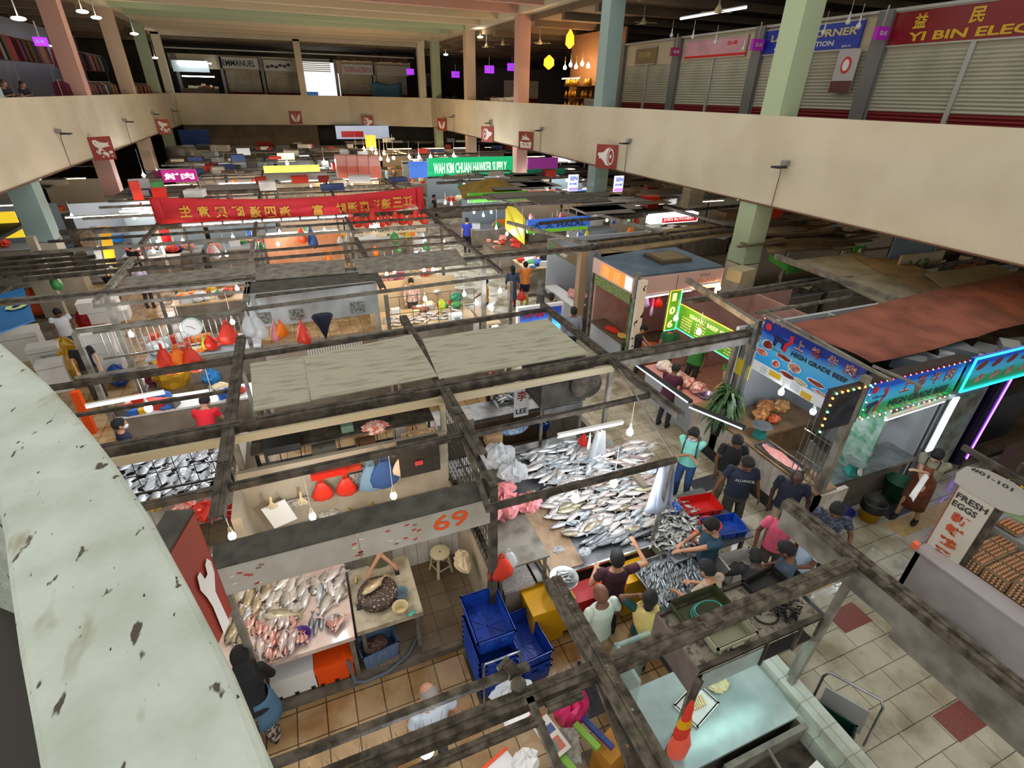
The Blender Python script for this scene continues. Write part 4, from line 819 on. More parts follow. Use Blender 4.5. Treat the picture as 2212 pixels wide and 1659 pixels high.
# dark counter backing onto the next stall row (seen under the double beam)
t = T('wire_rack', 'dark wire rack of bags and tins between stall 69 and the row behind', 'rack', (.1,7.1,.12))
for k, z_ in enumerate((1.3,1.9,2.4)): P(MB().bx(-1.2,1.5,6.85,7.3,z_,z_+.03), 'shelf', t, steel_g)
for x in (-1.2,1.5): P(MB().bar((x,7.3,.12),(x,7.3,2.5),.04,.04), 'upright', t, steel_g)
for k in range(10): P(MB().bar((-1.1+.28*k,6.86,1.3),(-1.1+.28*k,6.86,2.4),.012,.012), 'wire_bar', t, wirem)
its = [(610,955,.5,.12,.4,black,'wide black box on the wire rack, nearest its left end'),(700,965,.35,.14,.3,M('grey_tin','8f8b7e',.6),'grey metal tin on the wire rack'),(750,925,.18,.16,.14,M('green_glass','7ea08c',.15,alpha=.6),'greenish glass jar on the wire rack'),(790,955,.3,.1,.2,M('brown_card','8c6b4a',.8),'brown cardboard box on the wire rack'),(862,930,.2,.3,.15,wbag,'clear bag of cups at the right end of the wire rack')]
for px, py, w_, h_, d_, m_, lab in its: wallitem(px, py, 7.0, w_, h_, d_, m_, 'storage_box', lab, 'box')
crumple(at(812,935,y=6.95), (.22,.12,.1), M('red_white_print','c8614f',.5,c2='ddd0c8',vs=18), 'red and white printed packet on the wire rack', 'packet', 'packet')
wallitem(760,1010,6.6,.26,.08,.1,M('red_rag','c23616',.7),'red_box','small red box on the beam ledge over the back wall of stall 69','box')
wallitem(710,1020,6.5,.5,.1,.14,redp,'storage_tray','bright red tray stored above the back wall of stall 69','tray')
# bulbs of the stall
bulb(0,0,at(501,1157,y=5.3).z,True,'warm round bulb over the left end of stall 69 beside the red bucket',pt=at(501,1157,y=5.3))
bulb(0,0,at(675,1115,y=5.5).z,False,'bright cool bulb hanging in the middle of stall 69',pt=at(675,1115,y=5.5))
bulb(0,0,at(850,1070,y=5.5).z,True,'orange glowing bulb hanging over the right of stall 69',pt=at(850,1070,y=5.5))
bulb(921,1618,2.62,False,'bright bulb close below the nearest beam at the bottom edge',2.9,big=1.35)
# stall to the left: buckets and red bags
O(MB().bx(-3.6,-1.54,6.0,6.6,.12,1.0), 'counter', 'white tiled counter left of stall 69 under the red bucket', 'counter', white_t)
bucket(at(515,1125,1.0), .15, .26, redp, 'red bucket on the tiled counter left of stall 69')
crumple(at(455,1120,1.0), (.22,.18,.16), rbag, 'heap of orange-red bags left of the red bucket')
crumple(at(405,1115,1.0), (.2,.16,.14), M('red_basket','c9412b',.5,c2='d8cfc4',vs=14), 'red and white netted basket left of stall 69', 'basket', 'basket')
crumple(at(340,1100,1.0), (.12,.12,.1), M('yellow_rag','c7a93c',.7), 'yellow bottle group by the parapet edge', 'bottle_group', 'bottles')
O(MB().lathe([(.03,0),(.045,.01),(.045,.13),(.02,.16),(.02,.19)], n=12), 'bottle', 'white bottle beside the red bucket', 'bottle', white, loc=at(540,1115,1.0), w=False)
# pictogram board seen edge-on below the near parapet
t = T('pictogram_sign', 'large red board with a white claw shape beside the near parapet', 'sign', (-.93,2.95,3.7))
d_ = V((-.26,-.966,0)); n_ = V((.966,-.26,0)); o_ = V((-.92,3.0,3.7))
P(MB().slab([o_, o_+d_*.95, o_+d_*.95+Z1*.95, o_+Z1*.95][::-1], .01).slab([o_, o_-n_*.16, o_-n_*.16+Z1*.95, o_+Z1*.95], .01), 'panel', t, signr)
P(MB().slab([o_+Z1*.96, o_+d_*.95+Z1*.96, o_+d_*.95-n_*.16+Z1*.96, o_-n_*.16+Z1*.96], .02), 'top_plate', t, topd)
cl = [(.1,.0),(.12,.35),(.06,.46),(.05,.56),(.08,.62),(.12,.6),(.13,.53),(.17,.53),(.19,.62),(.23,.62),(.25,.52),(.22,.42),(.2,.3),(.2,0)]
P(MB().add([o_+d_*a+Z1*b_+n_*.016 for a, b_ in cl], [tuple(range(len(cl)))[::-1]]), 'pictogram', t, signw)
P(MB().bar(o_+d_*.5-n_*.16+Z1*.6, V((-1.3,2.2,4.4)), .04, .04), 'bracket', t, lampg)
# left pomfret display behind bars
t = T('fish_counter', 'wet counter of round silver pomfret at the left, seen through wires', 'counter', (-2.8,8.9,.12))
P(MB().bx(-3.9,-1.9,8.25,9.6,.86,.93), 'display_top', t, M('wet_dark_steel','4a4644',.2,.5)); P(MB().bx(-3.9,-1.9,8.4,9.4,.12,.86), 'support', t, white_t)
pile([(-3.8,9.5),(-2.0,9.5),(-1.95,8.3),(-3.3,8.3)], .935, ['pom'], 60, .15, 1.25, .5, 'round silver pomfret on the wet left counter', 'pomfret on the left counter', .05, 1.5)
mb = MB()
for k in range(8): mb.bar((-3.9+.27*k,8.2,1.2),(-3.9+.27*k,8.2,1.9),.01,.01)
mb.bar((-4.0,8.2,1.9),(-1.8,8.2,1.9),.03,.03); mb.bar((-4,8.2,1.55),(-1.8,8.2,1.55),.012,.012); mb.bar((-4,8.2,1.2),(-1.8,8.2,1.2),.03,.03)
for x in (-4,-1.8): mb.bar((x,8.2,.12),(x,8.2,1.9),.03,.03)
O(mb, 'wire_rack', 'low wire screen in front of the left pomfret counter', 'wire screen', wirem)
O(MB().bx(-1.5,-1.38,6.05,8.2,.12,2.0), 'partition_board', 'pale partition board between stall 69 and its left neighbour', 'partition', lowwall)
# ================= BLUE CRATES =================
bl2 = M('crate_blue','1440a0',.4,c2='0d2f7c',vs=10)
def bcrate(x, y, z, rz, lab, grp=None, proto=[]):
    t = T('blue_crate', lab, 'crate', (x,y,z), rz, grp); mb = open_box(MB(), .5, .72, .27, .012, .02, lip=.014)
    for a in range(12): mb.bar((0,0,.016),(.2*math.cos(a*PI/6),.3*math.sin(a*PI/6),.016),.008,.006)
    P(mb, 'tub', t, bl2, w=False)
    for e in (-1,1): P(MB().box((e*.1,-.365,.2),(.1,.02,.05)), 'handle', t, bl2, w=False)
    return t
for k in range(6): bcrate(1.42, 4.02, .02+.11*k, 0, 'blue crate nested in the tall stack on the tiled floor' , 'nested blue crates')
bcrate(1.43,4.12,.83,.0,'empty blue crate on top of the tall stack, tilted toward the stall')
for k in range(2): bcrate(1.9,3.98,.02+.12*k,.05,'blue crate under the open one beside the tall stack', 'low blue crates')
bcrate(1.9,3.98,.33,.08,'open empty blue crate on the low stack right of the tall one')
t = T('crate_trolley', 'bent steel trolley handle in front of the blue crates', 'trolley', (1.4,3.62,0))
P(MB().tube([(1.2,3.6,.05),(1.2,3.6,.85),(1.22,3.6,.9),(1.68,3.6,.9),(1.7,3.6,.85),(1.7,3.6,.05)],.014,8), 'handle', t, inox); P(MB().bx(1.15,1.72,3.6,4.4,.0,.03), 'deck', t, steel_g)
# cutting stand right of stall 69
t = T('work_table', 'narrow white speckled table right of the stall 69 post', 'table', (2.0,4.9,.12))
P(MB().bx(1.82,2.3,4.5,5.5,.82,.88), 'table_top', t, M('speckled_white','bdb9b2',.5,c2='8f8b84',vs=60)); P(MB().bx(1.86,2.26,4.55,5.45,.12,.82), 'cabinet', t, lowwall)
hbag(at(1083,1195,1.75), .5, M('red_cloth','c3301a',.7,bump=.5), 'long red cloth and bag hanging from the steel post of stall 69', squash=.3)
hbag(at(1098,1185,1.7), .4, wbag, 'clear bag hanging beside the red cloth on the post')
crumple(at(1000,1225,.9), (.12,.2,.12), M('cream_cloth','c2b090',.9), 'cream cloth on the low side wall by the stool', 'cloth', 'cloth')
# ================= LARGE FISH DISPLAY =================
def SZ(y): return .9+.155*(y-4.5)
def ats(px, py, up=0):
    z = 1.0
    for _ in range(12): z = SZ(at(px, py, z).y)+up
    return at(px, py, z)
steel_w = M('wet_steel_tray','8c9196',.2,.7,c2='74797d',vs=5)
t = T('fish_display', 'wide sloping steel display covered in heaped silver fish', 'display table', (3.4,5.6,.12))
P(MB().slab([V((2.55,4.5,SZ(4.5))),V((4.35,4.5,SZ(4.5))),V((4.9,6.75,SZ(6.75))),V((2.55,6.75,SZ(6.75)))], .03), 'tray', t, steel_w)
for x, y in ((2.6,4.6),(4.2,4.6),(2.6,6.7),(4.7,6.7)): P(MB().bar((x,y,.12),(x,y,SZ(y)-.03),.05,.05), 'leg', t, steel_l)
P(MB().bar((2.5,4.45,SZ(4.45)+.03),(2.5,6.2,SZ(6.2)+.03),.04,.06), 'side_rail', t, M('bamboo','9a7a42',.6)); P(MB().bar((2.5,4.46,SZ(4.45)+.01),(4.35,4.46,SZ(4.45)+.01),.03,.05), 'front_rail', t, inox)
t = T('work_shelf', 'narrow stainless shelf at the left edge of the big fish display', 'shelf', (2.3,5.1,.12)); P(MB().bx(2.34,2.5,4.5,5.2,.84,.87), 'shelf_top', t, inox); P(MB().bx(2.36,2.4,4.55,4.6,.12,.84), 'leg', t, steel_l)
def spile(pxs, kinds, n, dmin, deg, spread, label, group, up=.02, aspect=2.2, z2=.05, fixedz=None):
    poly = [ats(a, b_) if fixedz is None else at(a, b_, fixedz) for a, b_ in pxs]; xs = [p[0] for p in poly]; ys = [p[1] for p in poly]; got = []; tries = 0; rz = math.radians(deg); ca, sa = math.cos(rz), math.sin(rz)
    while len(got) < n and tries < 12000:
        tries += 1; x = RN.uniform(min(xs), max(xs)); y = RN.uniform(min(ys), max(ys))
        if not inpoly(x, y, poly): continue
        if any((((x-a)*ca+(y-b_)*sa)/(dmin*aspect))**2+((-(x-a)*sa+(y-b_)*ca)/dmin)**2 < 1 for a, b_ in got): continue
        got.append((x, y)); k = RN.choice(kinds); z_ = (SZ(y) if fixedz is None else fixedz)+up+RN.random()*z2
        put_fish(k, x, y, z_, rz+RN.uniform(-spread, spread)+(PI if RN.random() < .3 else 0), label, group)
    return len(got)
ns = []
O(MB().slab([V((2.57,4.52,SZ(4.52)+.02)),V((3.1,4.52,SZ(4.52)+.02)),V((3.1,5.7,SZ(5.7)+.02)),V((2.57,5.7,SZ(5.7)+.02))],.018), 'cutting_board', 'long tan cutting board at the left front of the big display', 'cutting board', M('tan_board','a58a6c',.5,c2='8d7358',vs=6))
ns.append(spile([(1140,990),(1200,968),(1265,965),(1300,1000),(1300,1050),(1190,1055),(1150,1035)], ['silver','silver','pale'], 88, .062, 10, .6, 'blue-silver fish heaped on the back part of the big display', 'silver fish at the back of the big display', .03, 2.3, .1))
ns.append(spile([(1265,990),(1380,960),(1400,1010),(1400,1060),(1290,1060)], ['pinkish','pale','silver'], 55, .06, -10, .6, 'pinkish silver fish around the lamps on the big display', 'pinkish fish on the big display', .03, 2.3, .08))
ns.append(spile([(1185,1060),(1400,1040),(1440,1100),(1395,1150),(1225,1165),(1180,1105)], ['pale','silver','pinkish','pale','silver','olive','pale'], 105, .072, 5, .45, 'large pale fish spread over the front of the big display', 'pale fish on the front of the big display', .02, 2.3, .09))
ns.append(spile([(1270,1155),(1390,1128),(1398,1160),(1275,1186)], ['dark'], 16, .05, 12, .15, 'long dark-backed fish along the front edge of the big display', 'dark long fish on the front edge', .02, 3.5, .03))
ns.append(spile([(1330,985),(1400,960),(1420,985),(1350,1010)], ['slim','silver'], 14, .05, 30, .3, 'slim bluish fish by the hanging white sheet', 'slim bluish fish at the right back', .03, 3, .03))
# right-hand tables
t = T('fish_table', 'low table of small grey fish and prawns at the customers\' corner', 'display table', (5.0,4.5,.12))
P(MB().bx(4.4,5.95,4.05,5.3,.86,.9), 'table_top', t, steel_w)
for x, y in ((4.5,4.15),(5.85,4.15),(4.5,5.2),(5.85,5.2)): P(MB().bar((x,y,.0),(x,y,.86),.05,.05), 'leg', t, steel_l)
pr = M('prawn_grey','8d8a7d',.3)
ns.append(spile([(1400,1110),(1455,1080),(1500,1110),(1515,1170),(1470,1195),(1405,1180)], ['small'], 130, .045, 40, 1.4, 'small grey-silver fish in the heap at the corner of the display', 'small grey fish heap', .0, 2, .08, .9))
t = T('steel_tray_table', 'steel tray of sardines beside the beige shirted man', 'tray', (4.2,3.9,0)); mb = open_box(MB(), .95, .95, .07, .01, .0, lip=.02); mb.X = None
mb2 = MB(); mb2.X = Matrix.Translation((4.25,3.78,.8)); open_box(mb2, .95, 1.0, .07, .01, .0, lip=.02); P(mb2, 'tray', t, inox); P(MB().bx(3.85,3.9,3.35,3.4,0,.8), 'leg', t, steel_l); P(MB().bx(4.6,4.65,3.35,3.4,0,.8), 'leg', t, steel_l)
xs_ = [(3.82,3.32),(4.68,3.32),(4.68,4.2),(3.82,4.2)]
n_ = pile(xs_, .82, ['slim'], 150, .03, .9, .45, 'slim silver sardine lying in the steel tray', 'sardines in the steel tray', .05, 3.2)
# crates and bowls at the customers' side
p = at(1512,1095,.95); crate((p.x,p.y,.9), (.62,.4,.14), -.15, M('crate_red','b3120f',.4), 'shallow red crate at the far end of the fish table')
p = at(1565,1140,.95); crate((p.x-.02,p.y,.9), (.62,.4,.14), -.15, blue, 'shallow blue crate between the orange bowls and the customers')
bowl(at(1532,1140,.95), .17, .1, redp, 'orange-red bowl beside the blue crate'); bowl(at(1513,1170,.93), .16, .09, redp, 'orange-red bowl of prawns before the bearded man')
crumple(at(1513,1170,.93), (.11,.11,.035), M('prawn_heap','6b5442',.5,c2='98866c',vs=35,bump=.6), 'brown prawns heaped in the orange-red bowl', 'prawns', 'prawns')
bowl(at(1450,1100,.98), .14, .07, M('blue_bowl','2b4fa0',.4), 'blue rimmed bowl of small fish on the grey heap'); 
for k in range(7): p = at(1443+k*2.5,1100+(k%3)*3,1.0); put_fish('slim', p.x, p.y, 1.0, RN.random()*3, 'small fish in the blue rimmed bowl', 'fish in the blue rimmed bowl')
p = at(1600,1215,.6); boxfoam((p.x,p.y,.35), (.62,.42,.3), -.1, 'open white foam box of dark fish among the customers', lid=False); crumple((p.x,p.y,.4), (.2,.13,.05), M('dark_catch','30302c',.4,c2='585a52',vs=30), 'dark fish in the open foam box', 'catfish_heap', 'fish')
O(MB().bx(5.25,5.95,3.55,3.95,0,.34), 'plinth_box', 'grey crate under the open foam box', 'crate', steel_g)
p = at(1650,1218,.75); crate((p.x,p.y,.5), (.3,.2,.12), .5, orange, 'small orange basket held by the black jacketed man')
bl_ = at(1395,1030,1.15); bowl(at(1402,1020,1.1), .16, .08, M('blue_bowl','2b4fa0',.4), 'blue bowl of crushed ice by the hanging sheet'); crumple(at(1402,1020,1.12), (.12,.12,.05), M('ice','c9d4da',.2,bump=1,bs=60), 'crushed ice in the blue bowl', 'crushed_ice', 'ice')
# scale with steel bowl of fish
sp = at(1248,1215,1.0); t = T('weighing_scale', 'teal dial scale carrying a steel bowl of fish at the display corner', 'weighing scale', (2.55,4.3,.12))
P(MB().lathe([(.13,.78),(.14,.82),(.1,.98),(.06,1.05)][::1], (2.62,4.26,0), 4, sm=False), 'scale_body', t, M('scale_teal','1f7f74',.4)); P(MB().bx(2.47,2.77,4.12,4.4,.12,.78), 'stand', t, yel); P(MB().lathe([(.001,1.05),(.14,1.06),(.2,1.12),(.21,1.12),(.15,1.045),(.001,1.04)], (2.62,4.26,0), 24, caps=False), 'pan', t, inox)
for k in range(9): put_fish('slim' if k % 2 else 'small', 2.62+RN.uniform(-.07,.07), 4.26+RN.uniform(-.07,.07), 1.07+.008*k, RN.uniform(-.6,.2), 'fish in the steel weighing bowl', 'fish in the weighing bowl')
crumple(at(1205,1195,.9), (.1,.08,.06), wbag, 'crumpled clear bag beside the weighing scale', group=None); crumple(at(1262,1200,1.0), (.09,.08,.07), wbag, 'loose clear bag under the weighing bowl')
# yellow, orange and red bins in front of the display
for x, y, w_, d_, h_, m_, lab in ((2.35,4.35,.5,.5,.75,yel,'yellow lidded bin beside the bald man'),(2.95,4.25,.4,.3,.7,M('bin_red','a8141a',.5),'deep red bin below the weighing scale'),(3.85,4.25,.5,.35,.78,yel,'yellow lidded bin beside the sardine tray'),(3.45,4.28,.42,.3,.6,orange,'orange lidded bin behind the maroon shirt')):
    t = T('bin', lab, 'bin', (x,y,0)); P(MB().bx(x-w_/2,x+w_/2,y-d_/2,y+d_/2,.02,h_*.88), 'tub', t, m_); P(MB().bx(x-w_/2-.015,x+w_/2+.015,y-d_/2-.015,y+d_/2+.015,h_*.9,h_), 'lid', t, m_)
bucket(at(1092,1175,.3), .2, .3, redp, 'red basin on the floor behind the blue crates')
# bag heaps on the left shelf
t = T('bag_shelf', 'steel shelf holding heaps of clear and pink bags left of the display', 'shelf', (2.0,5.5,.12)); P(MB().bx(1.75,2.5,4.5,6.6,1.32,1.35), 'shelf_top', t, steel_l)
for x, y in ((1.78,4.55),(2.46,4.55),(1.78,6.55),(2.46,6.55)): P(MB().bar((x,y,.12),(x,y,1.32),.04,.04), 'leg', t, steel_l)
for px, py, r_, m_, lab in ((1075,1000,(.28,.26,.2),wbag,'large heap of clear bags on the shelf left of the display'),(1110,1030,(.24,.2,.16),wbag,'smaller heap of clear bags nearer the fish'),(1080,1060,(.26,.14,.08),pbag,'folded pink bags behind the beam on the shelf'),(1085,1110,(.28,.24,.24),pbag,'big pink bag of bags at the front of the shelf'),(1140,1095,(.2,.18,.14),pbag,'pink bag gathered beside the big pink one'),(1150,1085,(.12,.12,.12),M('string_bundle','b58f62',.8),'tan string bundle lying on the pink bags')):
    q = at(px, py, 1.4); crumple((q.x,q.y,1.35), r_, m_, lab, am=.28, n=24)
# hanging sheets and bags
mb = MB(); c0 = at(1437,1000,y=4.35)
g = [[V((c0.x+.09*math.sin(i*1.3)+(-.25+.5*i/7)*.75*(1-.6*(1-j/6)), 4.3+.06*math.cos(i*2.1), c0.z-.85*j/6)) for i in range(8)] for j in range(7)]
mb.sheet(g, .004); O(mb, 'plastic_sheet', 'bluish white plastic sheet hanging at the corner post of the display', 'plastic sheet', M('pale_sheet','b4c0d8',.5,alpha=.92))
mb = MB(); c0 = at(1300,930,y=6.3)
g = [[V((c0.x+(-.2+.4*i/6)*(.4+.6*j/6), 6.3+.05*math.cos(i*2), c0.z-.62*j/6)) for i in range(7)] for j in range(7)]
mb.sheet(g, .004); O(mb, 'plastic_bag', 'long clear bag hanging over the back of the display', 'plastic bag', wbag)
hbag(at(1262,935,y=6.5), .3, redp, 'small red bag hanging at the back of the display', squash=.2); hbag(at(1275,935,y=6.4), .34, white, 'white cloth hanging beside the small red bag', cat='cloth', squash=.2)
for px, py, z_, lab in ((1361,932,2.25,'bright bulb on a dark cord at the back of the big display'),(1326,1042,2.3,'bare bulb over the middle of the fish, right one of two'),(1243,1075,2.3,'bare bulb over the front of the fish, left one of two')): bulb(px, py, z_, False, lab, big=1.25, top=2.9)
tubelight(at(1205,945,2.5), at(1345,915,2.5), 'thin white tube along the back rail of the display', r=.012, m_=M('tube_soft','dfe8f2',emit=3))
# glass screen at the back of display
t = T('back_counter', 'stainless sink counter behind the fish display', 'counter', (3.2,7.2,.12)); P(MB().bx(1.8,4.6,6.95,7.5,.95,1.0), 'counter_top', t, inox); P(MB().bx(1.8,4.6,7.0,7.45,.12,.95), 'cabinet', t, M('brown_panel','5b4a38',.6))
P(MB().bx(1.85,4.55,6.86,6.9,1.3,1.34).bx(1.85,4.55,6.86,6.9,.95,.99), 'rail', t, inox)
S(MB().bx(4.68,4.78,5.36,9.2,.12,1.25), 'wall_partition', M('steel_cladding','8e8b82',.35,.6,c2='a49a84',vs=2))
bucket(at(1173,925,1.0), .15, .2, blue, 'bright blue pail on the sink counter'); crumple(at(1110,935,1.0), (.28,.14,.08), M('blue_net','6d93c4',.5,c2='b8c8dc',vs=14), 'tangle of blue and white string on the sink counter', 'string_tangle', 'string')
wallitem(1065,945,7.1,.3,.2,.2,M('card_tan','9c8058',.8),'cardboard_box','small tan carton at the left of the sink counter','box')
# LEE row behind
t = T('steel_hood', 'boxy grey metal hood on posts behind the fish display', 'extractor hood', (4.2,7.9,.12))
P(MB().bx(3.65,4.6,7.35,8.3,1.85,2.35), 'hood_box', t, topd); P(MB().bx(3.7,4.5,7.3,7.34,1.6,1.85), 'skirt', t, inox); P(MB().bar((3.7,7.4,.12),(3.7,7.4,1.85),.05,.05), 'post', t, steel_l); P(MB().bar((4.55,7.4,.12),(4.55,7.4,1.85),.05,.05), 'post', t, steel_l)
O(MB().cyl((4.5,7.2,2.3),(4.72,8.4,2.3),.3,n=20), 'water_tank', 'dark cylindrical drum lying beside the metal hood', 'drum', steel_g)
t = T('sign_board', 'white board with red character and LEE beside the metal hood', 'sign', (3.5,8.1,1.3)); a_ = at(1170,880,y=8.1); 
P(MB().bx(3.42,3.74,8.1,8.12,1.25,1.95), 'board', t, white); P(MB().text('李', (3.47,8.098,1.62), X1, Z1, .24, 0, .22, bold=.02), 'red_lettering', t, signr); P(MB().text('LEE', (3.46,8.098,1.32), X1, Z1, .12, 0, .24, bold=.02), 'black_lettering', t, black)
t = T('fish_counter', 'long brown-fronted counter of fish trays in the row behind', 'counter', (2.9,9.0,.12)); P(MB().bx(1.8,4.5,8.75,9.4,.85,.92), 'display_top', t, inox); P(MB().bx(1.8,4.5,8.7,8.76,.12,.85), 'front_panel', t, M('brown_panel','5b4a38',.6))
for k, px in enumerate((1092,1128)):
    p = at(px, 855+(-8 if k else 4), .98); mb = MB(); mb.X = Matrix.Translation((p.x,p.y,.92)); open_box(mb, .5, .4, .06, .008, .02); O(mb, 'steel_tray', ('left' if k == 0 else 'right')+' steel tray of small fish in the LEE row', 'tray', inox)
    for j in range(9): put_fish('silver', p.x+RN.uniform(-.15,.15), p.y+RN.uniform(-.1,.1), .94+.01*j, RN.uniform(0,3), 'silver fish in the steel trays of the LEE row', 'fish in the LEE row trays')
O(MB().bx(1.85,2.6,8.2,8.6,.12,1.35), 'display_cabinet', 'pale angled cabinet at the left end of the LEE row', 'cabinet', white_t)
person('vendor in brown top with a lilac cloth behind the LEE row counter', 3.55, 9.75, -95, 1.62, .12, top='5a3a2c', bottom='2b2b2b', hair='short', skin=skinB, lean=10, lh=(.1,.42,1.0), rh=(-.16,.44,.98), vox=.014)
# dark strip lamps
for k, (a, b_, lab) in enumerate((((1365,778),(1492,868),'long black strip lamp hung over the aisle by the steel partition'),((1495,878),(1610,925),'second black strip lamp continuing over the fern'))):
    p, q = at(*a, 2.75), at(*b_, 2.7); t = T('strip_lamp', lab, 'strip lamp', p); P(MB().bar(p, q, .09, .05), 'housing', t, black); P(MB().cyl(p-V((.06,0,.0)), q-V((.06,0,0)), .014, n=6), 'tube', t, M('tube_faint_glow','c3cdd6',.3,emit=.6))  # dead tube brightened with a little emission of its own
    if k == 0: P(MB().cyl(p, p+V((0,0,.2)), .008, n=5), 'hanger', t, steel_l)
# ================= FOREGROUND SERVICE TABLE =================
pt_ = M('pale_aqua_steel','a9b9b6',.3,.3,c2='93a3a1',vs=3)
t = T('service_table', 'large pale stainless table under the hanging shelf at the bottom right', 'table', (3.6,2.0,.12))
P(MB().bx(2.6,4.32,1.72,2.66,.9,.94), 'table_top', t, pt_); P(MB().bx(2.66,4.3,1.74,1.78,.12,.9), 'apron_panel', t, steel_g)
for x, y in ((2.68,1.8),(4.25,1.8),(2.68,2.6),(4.25,2.6)): P(MB().bar((x,y,.12),(x,y,.9),.05,.05), 'leg', t, steel_l)
O(MB().bx(2.62,2.66,2.5,3.0,.12,1.4).bx(2.62,3.1,2.95,2.99,.12,1.4), 'glass_screen', 'low greenish glass screen at the back of the service table', 'glass screen', M('green_glass_pane','9fb8b0',.08,alpha=.45))
t = T('work_bench', 'lower dark-shelved bench at the bottom edge beside the service table', 'bench', (3.9,1.3,.12)); P(MB().bx(3.2,4.35,.6,1.66,.6,.64), 'shelf', t, steel_g); P(MB().bx(3.2,4.35,1.6,1.66,.12,.9), 'back_panel', t, steel_l); P(MB().bar((3.75,.7,.64),(3.75,1.6,.9),.03,.03), 'brace', t, steel_l)
boxfoam((4.0,1.15,.64), (.42,.3,.2), .15, 'white foam box on the lower bench at the bottom edge')
S(MB().bx(4.4,4.62,-1.0,2.9,.0,1.0).bx(4.32,4.4,-1.0,2.9,.0,.86), 'wall_low', tilemat('pale_green_tile','b9c2b6','b3bcb0','8f968c',.3,.3,.35))
p = at(1505,1520,.98); t = T('cutting_board', 'white tray of dough sticks on the service table', 'tray', (p.x,p.y,.94), .3); mb = open_box(MB(), .42, .3, .04, .012, .0, lip=.01); P(mb, 'tray', t, white, w=False)
for k in range(8): O(MB().cyl((p.x-.12+.03*k,p.y-.05,.985),(p.x-.1+.03*k,p.y+.06,.99),.013,n=7), 'dough_stick', 'pale dough stick on the white tray', 'food', M('dough','d1c190',.7), group='dough sticks on the white tray')
q = at(1550,1480,.96); crumple((q.x,q.y,.94), (.13,.1,.05), M('noodles','cfc394',.6,c2='bdb183',vs=30,bump=.5), 'clear packet of yellow noodles beside the white tray', 'noodle_packet', 'packet')
# hanging shelf over the table
shp = M('grey_shelf_panel','756a63',.7,c2='5c534c',vs=3)
t = T('hanging_shelf', 'long grimy shelf unit hanging over the service table with hoses and tools', 'shelf unit', (3.7,2.4,1.7))
P(MB().bx(2.9,4.58,2.05,2.74,2.05,2.1), 'shelf_top', t, M('scabby_white','8f8878',.9,c2='4d4538',vs=16,lo=.5,hi=.66,bump=.3))
P(MB().slab([V((2.9,2.05,1.72)),V((2.9,2.74,1.72)),V((2.9,2.74,2.14)),V((2.9,2.05,2.14))], .02), 'end_panel', t, shp); P(MB().bx(2.9,4.58,2.05,2.09,2.08,2.15).bx(2.9,4.58,2.7,2.74,2.08,2.15), 'rim', t, steel_g)
P(MB().bx(2.92,4.56,2.06,2.72,1.72,1.75), 'lower_shelf', t, dark); P(MB().bx(2.96,3.75,2.04,2.05,1.76,2.04), 'mirror_panel', t, pt_)
for x in (3.78,4.25,4.56): P(MB().bar((x,2.04,1.74),(x,2.04,2.1),.03,.03), 'upright', t, steel_g)
for x, y in ((4.56,2.08),(2.92,2.08)): P(MB().bar((x,y,.96),(x,y,1.74),.055,.055), 'leg', t, steel_l)
dkg = M('dark_green_crate','3a3f22',.6)
crate((3.36,2.55,2.12), (.62,.4,.12), .0, dkg, 'dark green crate with a teal hose coil on the hanging shelf')
mb = MB()
for k in range(3): mb.tube([(3.38+(.2-.02*k)*math.cos(a),2.52+(.12-.012*k)*math.sin(a),2.2+.02*k) for a in [2*PI*i/22 for i in range(22)]], .007, 5, closed=True)
O(mb, 'hose_coil', 'teal hose coil inside the dark green crate', 'hose', M('teal_hose','2b8f86',.5))
crate((3.4,2.22,2.12), (.5,.22,.14), .0, M('white_green_crate','9a9a80',.6), 'pale perforated crate at the front of the hanging shelf')
O(MB().tube([(4.0+.14*math.cos(a),2.3+.12*math.sin(a),2.13) for a in [2*PI*i/22 for i in range(22)]], .012, 6, closed=True), 'wire_ring', 'dark wire ring lying on the hanging shelf', 'ring', wirem)
crate((4.28,2.58,2.12), (.5,.26,.1), .1, black, 'black crate of tools at the right end of the hanging shelf')
mb = MB()
for k in range(14): a = V((RN.uniform(4.1,4.5),RN.uniform(2.15,2.42),2.12)); mb.tube([a, a+V((RN.uniform(-.15,.15),RN.uniform(-.1,.1),.05)), a+V((RN.uniform(-.2,.2),RN.uniform(-.15,.15),.02))], .014, 5)
O(mb, 'tool_heap', 'black cables and tools heaped at the right end of the hanging shelf', 'tools', black, kind='stuff')
t = T('streamer', 'red and yellow umbrella bag hanging from the front rail of the service table', 'umbrella', at(1490,1540,1.0)); b0 = at(1495,1515,y=1.9)
P(MB().loft([[V((b0.x+r_*math.cos(a), b0.y+r_*.6*math.sin(a), b0.z-zz)) for a in [2*PI*i/10 for i in range(10)]] for zz, r_ in ((.6,.09),(.5,.1),(.34,.06),(.1,.045),(0,.02))]), 'cloth', t, M('red_cloth','c3301a',.7,bump=.5))
P(MB().loft([[V((b0.x+r_*math.cos(a), b0.y+r_*.6*math.sin(a), b0.z-zz)) for a in [2*PI*i/10 for i in range(10)]] for zz, r_ in ((.4,.092),(.3,.068))]), 'yellow_band', t, yel)
P(MB().loft([[V((b0.x+.03+r_*math.cos(a), b0.y+r_*.7*math.sin(a), b0.z-zz)) for a in [2*PI*i/10 for i in range(10)]] for zz, r_ in ((.95,.12),(.8,.13),(.6,.08))]), 'bag_body', t, M('coral_bag','e8604a',.5,alpha=.92))
P(MB().bar((2.66,1.95,.9),(2.9,2.0,2.05),.04,.04), 'rod', t, steel_g)
tubelight((3.0,2.15,1.66),(4.4,2.15,1.66), 'cool tube light under the hanging shelf', m_=M('aqua_tube','c8f4ee',emit=22), r=.014)
